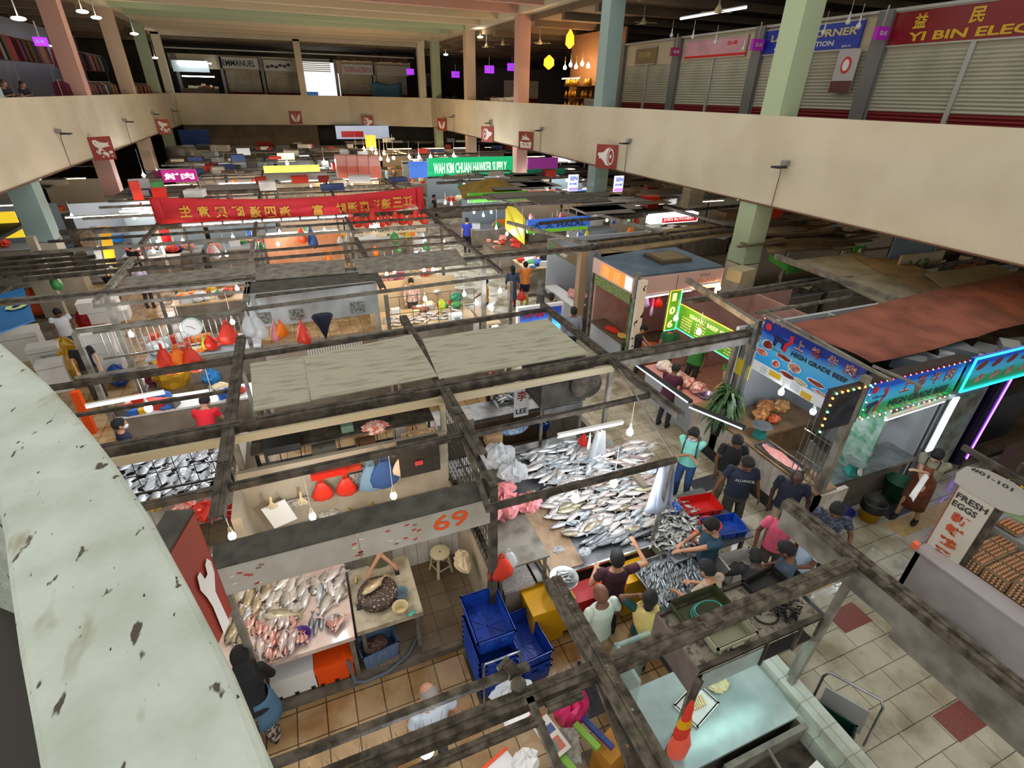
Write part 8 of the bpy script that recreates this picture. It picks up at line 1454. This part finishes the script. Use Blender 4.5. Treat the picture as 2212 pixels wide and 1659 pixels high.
for px, py, c in ((884,338,0),(905,338,0),(930,338,1),(980,335,0),(1035,345,0),(1210,372,0),(1225,388,1),(475,362,0),(340,372,0),(310,378,0),(700,350,0),(620,352,0),(1260,385,0),(1420,400,0),(1480,408,0),(1170,395,0)): p = at(px,py,y=30+RN.random()*8); bulb(0,0,p.z,bool(c),'small bright lamp scattered in the far rows',4.2,'lamps scattered in the far rows',2.0,pt=p)
t = T('red_lanterns', 'red and green paper decoration left of the red banner', 'decoration', (-6.5,27,2)); q = at(290,400,y=26); P(MB().box(q+V((0,0,-.2)), (.35,.3,.7), .3).box(q+V((.8,0,-.3)), (.5,.3,.4)), 'red_paper', t, redp); P(MB().box(q+V((.8,0,.0)), (.45,.3,.2), .2), 'green_paper', t, M('goods_3f8a4a'))
O(MB().lathe([(.9,0),(.95,1.2),(.9,1.3),(.001,1.35)],n=20,caps=False), 'water_tank', 'dull metal drum under the far left corner', 'drum', M('drum_grey','6d6c66',.4,.5), loc=(-6.6,44,2.2), w=False)
for px, py, c, lab in ((835,375,'5a9ad8','person in light blue near the pink bundles'),(850,378,'2a2a30','person in black near the pink bundles'),(915,435,'20202a','dark dressed shopper beyond the end of the banner'),(938,438,'101018','second dark dressed shopper beyond the banner')): p = at(px,py,z=1.2); person(lab, p.x, p.y, RN.uniform(0,360), 1.65, top=c, bottom='20222a', hair='short', skin=skinB, vox=.03)
# ================= UPPER GALLERY =================
shut = M('shutter_grey','b0ac98',.55,.1,c2='9c9885',vs=1); shutr = M('shutter_dark_red','6e1614',.55)
def shutter(x, y0, y1, z0, z1, lab, axis='x', grp=None):
    """roller shutter whose slats are real corrugations; faces -x (right gallery) or -y (far gallery)"""
    mb = MB(); n = int((z1-z0)/.09); pts = []
    for k in range(n*4+1): pts.append((.018*math.sin(k*PI/2), z0+(z1-z0)*k/(n*4)))
    for i in range(len(pts)-1):
        (d0, a), (d1, b_) = pts[i], pts[i+1]; mi = 1 if (a-z0) < 1.22 else 0
        if axis == 'x': mb.add([(x+d0,y0,a),(x+d0,y1,a),(x+d1,y1,b_),(x+d1,y0,b_)], [(0,1,2,3)], mi, True)
        else: mb.add([(y0,x+d0,a),(y1,x+d0,a),(y1,x+d1,b_),(y0,x+d1,b_)], [(3,2,1,0)], mi, True)
    return O(mb, 'roller_shutter', lab, 'shutter', [shut, shutr], grp)
poles = M('shop_post_grey','6f6e6a',.5,.2); alu = M('alu_strip','a9a89e',.4,.3)
divs = [2.2, 7.2, 12.1, 16.6, 21.1, 25.3]; XS = 16.0
names_ = ['shutter at the right frame edge', 'shutter under the red electronics sign', 'shutter under the blue ladies corner sign', 'shutter under the pink print sign', 'shutter nearest the teal column']
for i in range(5):
    y0, y1 = divs[i], divs[i+1]; mid = (y0+y1)/2
    shutter(XS, y0+.25, mid-.05, ZF, 8.3, 'nearer half of the roller '+names_[i]); shutter(XS, mid+.05, y1-.25, ZF, 8.3, 'farther half of the roller '+names_[i])
    O(MB().bx(XS-.06,XS+.02,mid-.06,mid+.06,ZF,8.35), 'shutter_guide', 'pale centre rail dividing the roller '+names_[i], 'rail', alu)
for y in divs[1:]: O(MB().bx(XS-.15,XS+.1,y-.22,y+.22,ZF,9.2), 'pole', 'grey post between shops on the right gallery, %s' % {7.2:'at the far right',12.1:'left of the red sign',16.6:'left of the blue sign',21.1:'left of the pink sign',25.3:'beside the teal column'}[y], 'post', poles)
S(MB().bx(XS+.02,XS+.25,-4,25.5,8.3,9.15), 'wall_shopfront', M('shopfront_cream','b8aa8c',.7)); O(MB().bx(XS-.12,XS+.02,-4,25.5,9.15,9.22), 'cable_trunking', 'white trunking running along the top of the right shop signs', 'trunking', alu)
def wsign(y0, y1, z0, z1, mt, lab, texts, X_=XS-.05):
    t = T('shop_sign', lab, 'shop sign', (X_,(y0+y1)/2,z0)); P(MB().bx(X_,X_+.05,y0,y1,z0,z1), 'board', t, mt); P(MB().bx(X_-.02,X_+.05,y0,y1,z1,z1+.04).bx(X_-.02,X_+.05,y0,y1,z0-.04,z0), 'frame', t, alu)
    for (tx, yy, zz, h, w_, mm) in texts: P(MB().text(tx, (X_-.006,yy,zz), V((0,-1,0)), Z1, h, 0, w_, bold=.03), 'lettering', t, mm)
    return t
gold = M('gold_letters','c8a01a',.5); wl = M('white_letters','cfcfc8',.5); cgold = M('pale_gold_letters','c8bc7a',.5)
wsign(4.5, 12.0, 8.38, 9.12, M('sign_maroon','7a0e14',.3), 'maroon YI BIN ELECT sign with golden characters', [('益',11.3,8.72,.33,.33,gold),('民',9.95,8.72,.33,.33,gold),('電',8.75,8.72,.33,.33,gold),('YI BIN ELECTRICAL',11.35,8.44,.2,4.6,gold)])
wsign(12.75, 16.4, 8.38, 9.05, M('sign_blue','1430a0',.4), 'blue LADIES CORNER sign behind the green column', [('LADIES CORNER',16.1,8.72,.2,3.2,cgold),('AND ALTERATION',15.9,8.48,.14,2.3,wl),('#02-16',13.3,8.42,.06,.3,wl)])
wsign(17.2, 20.6, 8.42, 9.0, M('sign_pink','c8969a',.5,c2='b8848a',vs=2), 'pale pink sign with a red lower stripe', [('02-49',18.2,8.76,.13,.5,redp)]); O(MB().bx(XS-.06,XS-.05,17.2,20.6,8.42,8.5), 'sign_stripe', 'red stripe along the bottom of the pale pink sign', 'stripe', redp)
wsign(22.6, 24.2, 8.35, 8.95, M('sign_tan','7a6844',.5), 'small tan sign near the teal column', [('咖啡',23.9,8.55,.28,.9,M('tan_ink','a8925c',.5))])
t = T('hanging_poster', 'white poster with a red hand emblem hung over the shutter', 'poster', (15.9,13.0,7.4)); P(MB().bx(15.8,15.83,12.5,13.2,7.25,8.35), 'board', t, M('poster_grey','b0aaa8',.5)); P(MB().add([(15.79,12.85+a,7.95+b_) for a, b_ in ell(0,0,.17,.22)], [tuple(range(14))]), 'red_emblem', t, redp); P(MB().add([(15.785,12.85+a,7.95+b_) for a, b_ in ell(0,0,.11,.15)], [tuple(range(14))]), 'white_centre', t, white); P(MB().bx(15.79,15.8,12.5,13.2,7.25,7.55), 'dark_strip', t, M('poster_brown','5a2a24',.5))
puw = M('unit_sign_violet','8a1a8c',.4,emit=.25)
def unitsign(px, py, lab, y=None, x=None, s=.45, m_=None):
    p = at(px, py, y=y, x=x); t = T('unit_sign', lab, 'unit number sign', p); P(MB().box(p, (s*.95,.12,s*.65)), 'box', t, m_ or puw); P(MB().text('02-45', p+V((-s*.3,-.07,-s*.12)), X1, Z1, s*.25, 0, s*.6, bold=.03), 'number', t, wl); P(MB().bar(p+V((0,0,s*.33)), p+V((0,0,s/2+.4)), .03, .03), 'hanger', t, alu)
vio = M('unit_sign_glow','a030e8',emit=.9)
for px, py, x, s, m_, lab in ((1636,97,15.6,.5,puw,'violet unit sign between the pink and blue shop signs'),(1903,72,15.6,.45,puw,'violet unit sign left of the maroon sign'),(1459,112,15.6,.45,M('unit_sign_dim','7a1a4a',.4,emit=.2),'dim unit sign right of the tan sign')): unitsign(px,py,lab,x=x,s=s,m_=m_)
for px, py, y, lab in ((1057,150,42,'bright violet unit sign between the sand and pink columns'),(1106,145,42,'bright violet unit sign partly behind the pink column'),(984,161,52,'dim violet unit sign far behind the sand column'),(886,155,56.5,'thin violet unit sign at the far corner'),(88,90,26,'violet unit sign over the left clothes racks'),(1343,125,26,'violet unit sign edge beside the teal column')): unitsign(px,py,lab,y=y,s=.75 if y > 40 else .4,m_=vio)
for k, (px, py) in enumerate(((1451,75),(1497,78),(1607,103),(1546,90),(1780,68),(1855,55),(1833,45))): p = at(px,py,x=15.5); t = bulb(0,0,p.z,False,'unlit white bulb hanging before the right shop signs',p.z+.5,'unlit bulbs before the right shop signs',1.6,glow=False,pt=p)
for px, py, y in ((1411,44,30),(1037,80,40),(963,118,52),(178,25,28),(208,38,32),(290,73,40),(678,98,60),(904,104,60),(40,40,24),(335,125,55)):
    p = at(px,py,y=y); t = T('gallery_lamp', 'round lit lamp hanging from the gallery ceiling', 'ceiling lamp', (p.x,p.y,p.z), 0, 'round lamps of the gallery ceiling'); P(MB().ball((0,0,0), (.2,.2,.06)), 'diffuser', t, M('lamp_glow','fff0dc',emit=28), w=False); P(MB().cyl((0,0,.05),(0,0,10.6-p.z),.02,n=6), 'rod', t, alu, w=False)
for px, py, y in ((1166,92,33),(1390,48,24),(1552,22,18),(1003,110,46),(1051,100,40),(1086,95,38)):
    p = at(px,py,y=y); t = T('ceiling_fan', 'cream ceiling fan on a long rod in the right gallery', 'ceiling fan', p, 0, 'ceiling fans of the right gallery'); P(MB().lathe([(.12,-.08),(.14,0),(.05,.14),(.02,.2)]), 'motor', t, M('fan_cream','c8b890',.5), w=False); P(MB().cyl((0,0,.1),(0,0,10.6-p.z),.02,n=6), 'rod', t, alu, w=False)
    for k in range(3): a = k*2.1+px; P(MB().bar((.12*math.cos(a),.12*math.sin(a),-.02),(.6*math.cos(a),.6*math.sin(a),-.04),.13,.01), 'blade', t, M('fan_cream'), w=False)
for a, b_, lab in (((15.4,17,9.75),(15.4,20.5,9.75),'long unlit twin tube fixture given a soft glow above the pink sign'),((15.2,9,10.0),(15.2,12,10.0),'twin tube fixture above the maroon sign')): tubelight(a, b_, lab, r=.04, m_=M('tube_soft','dfe8f2',emit=3))  # soft emission added to these tubes, the unlit one too
# lamp and ornament shop
t = T('lamp_shop', 'glowing brass ornament and lantern shop on the upper gallery', 'shop', (16,31.5,ZF)); shopx = 17.0
P(MB().bx(17.4,17.5,27.5,33.5,ZF,10.2), 'back_wall', t, M('shop_brown','6a4828',.8)); P(MB().bx(16.2,17.4,31.0,32.6,ZF,ZF+.5), 'floor_display', t, M('shop_brown'))
for z_ in (6.3,6.9,7.5): P(MB().bx(16.5,17.4,29,32.5,z_,z_+.05), 'shelf', t, M('brass_dark','6a4a18',.4,.6))
gb = M('amber_globe','ff9a20',emit=2.2); brass = M('brass','b8862a',.3,.8,rnd=.2)
for k in range(60): O(MB().lathe([(.03,0),(RN.uniform(.07,.13),.06),(RN.uniform(.05,.12),.2),(.03,.32),(.02,.36)],n=10), 'brass_ornament', 'brass ornament on the shelves of the glowing shop', 'ornament', brass, 'brass ornaments on the upper shop shelves', loc=(16.4+RN.random()*.5, 29+RN.random()*3.4, RN.choice([6.05,6.35,6.95,7.55])), w=False)
for k in range(5): p = V((16.3,29.3+.7*k,8.5+.12*(k%2))); bulb(0,0,p.z,True,'glowing lamp hung in the upper ornament shop',p.z+.5,'lamps hung in the upper ornament shop',2.2,pt=p)
O(MB().lathe([(.05,0),(.25,.2),(.22,.6),(.04,.9)],n=14), 'paper_lantern', 'tall amber lantern above the ornament shop', 'lantern', gb, loc=at(1230,105,y=31), w=False); O(MB().lathe([(.05,0),(.3,.2),(.28,.5),(.04,.7)],n=14), 'paper_lantern', 'round amber lantern among the hung lamps', 'lantern', gb, loc=at(1185,150,y=31.5), w=False)
for a in (30,31.2): tubelight((16.2,a,7.9),(16.2,a+1,7.9), 'warm tube in the ornament shop', True, group='warm tubes of the ornament shop')
O(MB().bx(15.6,16.6,26.6,28.2,ZF,6.9), 'counter_cabinet', 'white cabinets right of the ornament shop', 'cabinet', M('cab_white','8f8f88',.5)); O(MB().bx(16.4,17.2,25.6,27.8,ZF,9.0), 'partition_board', 'grey partition between the ornament shop and the shutters', 'partition', poles)
for k in range(4): p = at(1068+15*k,208,x=13.8); boxfoam((p.x,p.y,ZF), (.42,.4,1.25+.03*k), 0, 'white foam box behind the parapet left of the pink column', group='white boxes by the pink column')
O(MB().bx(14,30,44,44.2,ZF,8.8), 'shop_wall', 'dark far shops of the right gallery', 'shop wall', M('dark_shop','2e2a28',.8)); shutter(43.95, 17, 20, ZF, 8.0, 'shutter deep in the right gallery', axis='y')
# far gallery shops
YF_ = 59.5
fs = [(-7.4,-4.5,'lit food stall'),(-3.9,-.9,'first closed shop under EMMANUEL'),(-.6,2.4,'second closed shop with a cow picture sign'),(5.9,9.2,'closed shop right of the bright opening'),(9.5,12.6,'closed shop with a blue sheet')]
for i, (x0, x1, lab) in enumerate(fs):
    if i: shutter(YF_, x0+.1, x1-.1, ZF, 8.5, 'roller shutter of the '+lab, axis='y')
    O(MB().bx(x0-.25,x0+.0,YF_-.2,YF_+.1,ZF,9.6), 'pole', 'post at the left of the '+lab, 'post', poles)
S(MB().bx(-8,2.6,YF_+.1,YF_+.3,8.5,9.6).bx(5.8,13,YF_+.1,YF_+.3,8.5,9.6), 'wall_shopfront', M('shopfront_cream'))
for px0, px1, py, y_, c, txt, tc, lab, e in ((475,557,136,59.3,'b8bab4','EMMANUEL','15151a','white EMMANUEL sign on the far gallery',.0),(570,633,142,59.3,'b4b8b0','','2a2a2a','white sign with dark cow spots on the far gallery',.0),(738,808,150,59.3,'b0b4b0','TAILORING & ALTERATION','a04a50','white tailoring sign on the far gallery',.0),(813,882,153,59.3,'9a9684','','2a2a2a','blank cream board over the blue sheet',.0),(372,450,143,59.0,'c8d8d8','','2a4a5a','lit white sign of the far food stall',.15)):
    lightsign(px0,py,px1,py,y_,.85,c,lab,e,txt or None,tc)
mb = MB()
for k in range(6): x = at(578+9*k,142,y=59.25).x; mb.add([(x+a,59.27,at(578,142,y=59.27).z+b_) for a, b_ in ell(0,RN.uniform(-.2,.2),.18,.12,9)], [tuple(range(9))])
O(mb, 'sign_picture', 'dark cow patch picture on the far white sign', 'picture', black)
tubelight((-7.3,58.8,8.9),(-4.7,58.8,8.9), 'upper white tube of the far food stall', r=.05); tubelight((-7.2,58.8,7.9),(-4.7,58.8,7.9), 'lower white tube of the far food stall', r=.05); O(MB().bx(-7.4,-4.6,58.9,59.4,ZF,7.0), 'food_counter', 'glass fronted counter of the far food stall', 'counter', M('brown_panel')); goods(-7.3,-4.7,58.8,59.3,7.0,9,['5a5650','8c5a3a','d8c8a0'],'on the far food stall counter','goods on the far food stall counter',(.15,.3))
g = [[V((8.9+.42*i, 58.9+.1*math.sin(i), 7.7-.25*j+.12*math.sin(i*1.1)*(1-j/5))) for i in range(8)] for j in range(6)]
O(MB().sheet(g, .01), 'dust_sheet', 'teal-blue sheet covering goods on the far gallery', 'sheet', M('sheet_blue','4a7f94',.7))
for k in range(14): p = (6.2+.48*k, 59.2+.2*(k%2), 9.6); O(MB().box((0,0,.25),(RN.uniform(.3,.6),.4,RN.uniform(.3,.7))), 'storage_box', 'brown box stored above the far shops', 'box', M('far_box','4a3826',.8,rnd=.3), 'boxes above the far shops', loc=p, w=False)
O(MB().bx(-8,13.2,58.6,58.68,9.9,10.0), 'pipe', 'pale pipe running above the far shops', 'pipe', alu)
# bright opening to the street
t = T('street_view', 'white louvred gate and pale building seen through the bright opening', 'gate', (4.2,64,ZF))
for k in range(7): P(MB().bx(2.7,5.4,60.5,60.56,8.6+.16*k,8.68+.16*k), 'louvre', t, alu)
P(MB().bx(2.7,5.4,65.5,65.6,7.0,8.5), 'pale_wall', t, M('daylight_glow_white','e8eef8',.6,emit=1.0)); P(MB().bx(2.7,4.2,64.5,64.6,ZF,6.9), 'blue_panel', t, M('daylight_glow_blue','3a70a8',.5,emit=.4)); P(MB().bx(4.4,5.4,64.9,65.0,ZF,7.0), 'pale_panel', t, M('daylight_glow_white'))  # daylight outside is painted as emission on the wall and panels
# left gallery: clothes and people
O(MB().bx(-14,-11.6,24.3,24.5,ZF,8.6), 'partition_board', 'beige partition behind the three seated women', 'partition', M('beige_board','8a7a5c',.8)); S(MB().bx(-13.6,-13.4,26,56,ZF,10.3), 'wall_left_shops', M('dim_shop_wall','8d8a90',.7))
cc = ['5a1420','1a2450','26262c','6a1a3a','8a2a2a','2a3a6a','3a2a24','b8a88a','c05a6a','3f5a3a','8c7a2a','5a4a6a']
def rack(x, y0, y1, lab, n, zt=7.25, grp=None):
    t = T('clothes_rack', lab, 'clothes rack', (x,(y0+y1)/2,ZF)); P(MB().cyl((x,y0,zt),(x,y1,zt),.02,n=6), 'rail', t, alu)
    for y in (y0,y1): P(MB().cyl((x,y,ZF),(x,y,zt),.02,n=6), 'upright', t, alu)
    for k in range(n):
        c = RN.choice(cc); y = y0+(y1-y0)*(k+.5)/n; O(MB().loft([[V((x+sx*w_,y+sy*.045,zt-zz)) for sx, sy in ((-1,-1),(1,-1),(1,1),(-1,1))] for zz, w_ in ((1.0,.3),(.5,.27),(.15,.25),(.04,.08))], sm=False), 'garment', 'garment hanging on the '+lab, 'clothes', M('garment_'+c, c, .85), 'garments on the '+lab)
rack(-8.7, 31.5, 40.5, 'long low clothes rack behind the left parapet', 46, 7.2); rack(-8.7, 43, 52, 'farther low clothes rack behind the left parapet', 34, 7.2); rack(-10.5, 27, 33, 'tall clothes rack left of the pink column', 20, 8.9); rack(-11.2, 34, 40, 'tall clothes rack deep in the left gallery', 18, 9.0); rack(-11.2, 42, 52, 'tall far clothes rack in the left gallery', 24, 8.9); rack(13.9, 54, 58, 'clothes rack at the far right corner', 14, 8.6); 
for k in range(6): tubelight((-12.3,29+3.6*k,9.1),(-12.3,31.4+3.6*k,9.1), 'white tube over the left gallery clothes shops', group='tubes over the left clothes shops', r=.035)
for x, y, c, lab, sc_ in ((-8.75,23.6,'b8bcc0','seated woman in a white top at the far left edge',1.5),(-8.65,25.4,'1c1620','seated woman in black with long reddish hair',1.52),(-8.7,27.2,'1e1430','seated woman in dark violet raising her hand',1.5)): person(lab, x, y, -20, sc_, ZF+.05, top=c, bottom='20202a', hair='long', hc=M('hair_red_dark','3a1a14',.4), skin=skinB, lean=8, vox=.02, lh=(-.1,.35,1.2), rh=(.15,.35,1.2))
O(MB().bx(-9.0,-8.2,22.6,28.2,ZF,ZF+.9), 'bench', 'dark bench along the left gallery parapet', 'bench', dark)
for k in range(14): p = (13.7+RN.random()*.8, 36+RN.random()*14, ZF); O(MB().box((0,0,.6),(.3,.3,RN.uniform(1.0,1.5))), 'storage_box', 'dark goods stacked behind the far right parapet', 'box', M('gal_goods','3a302c',.8,rnd=.5), 'goods behind the far right parapet', loc=p, w=False)
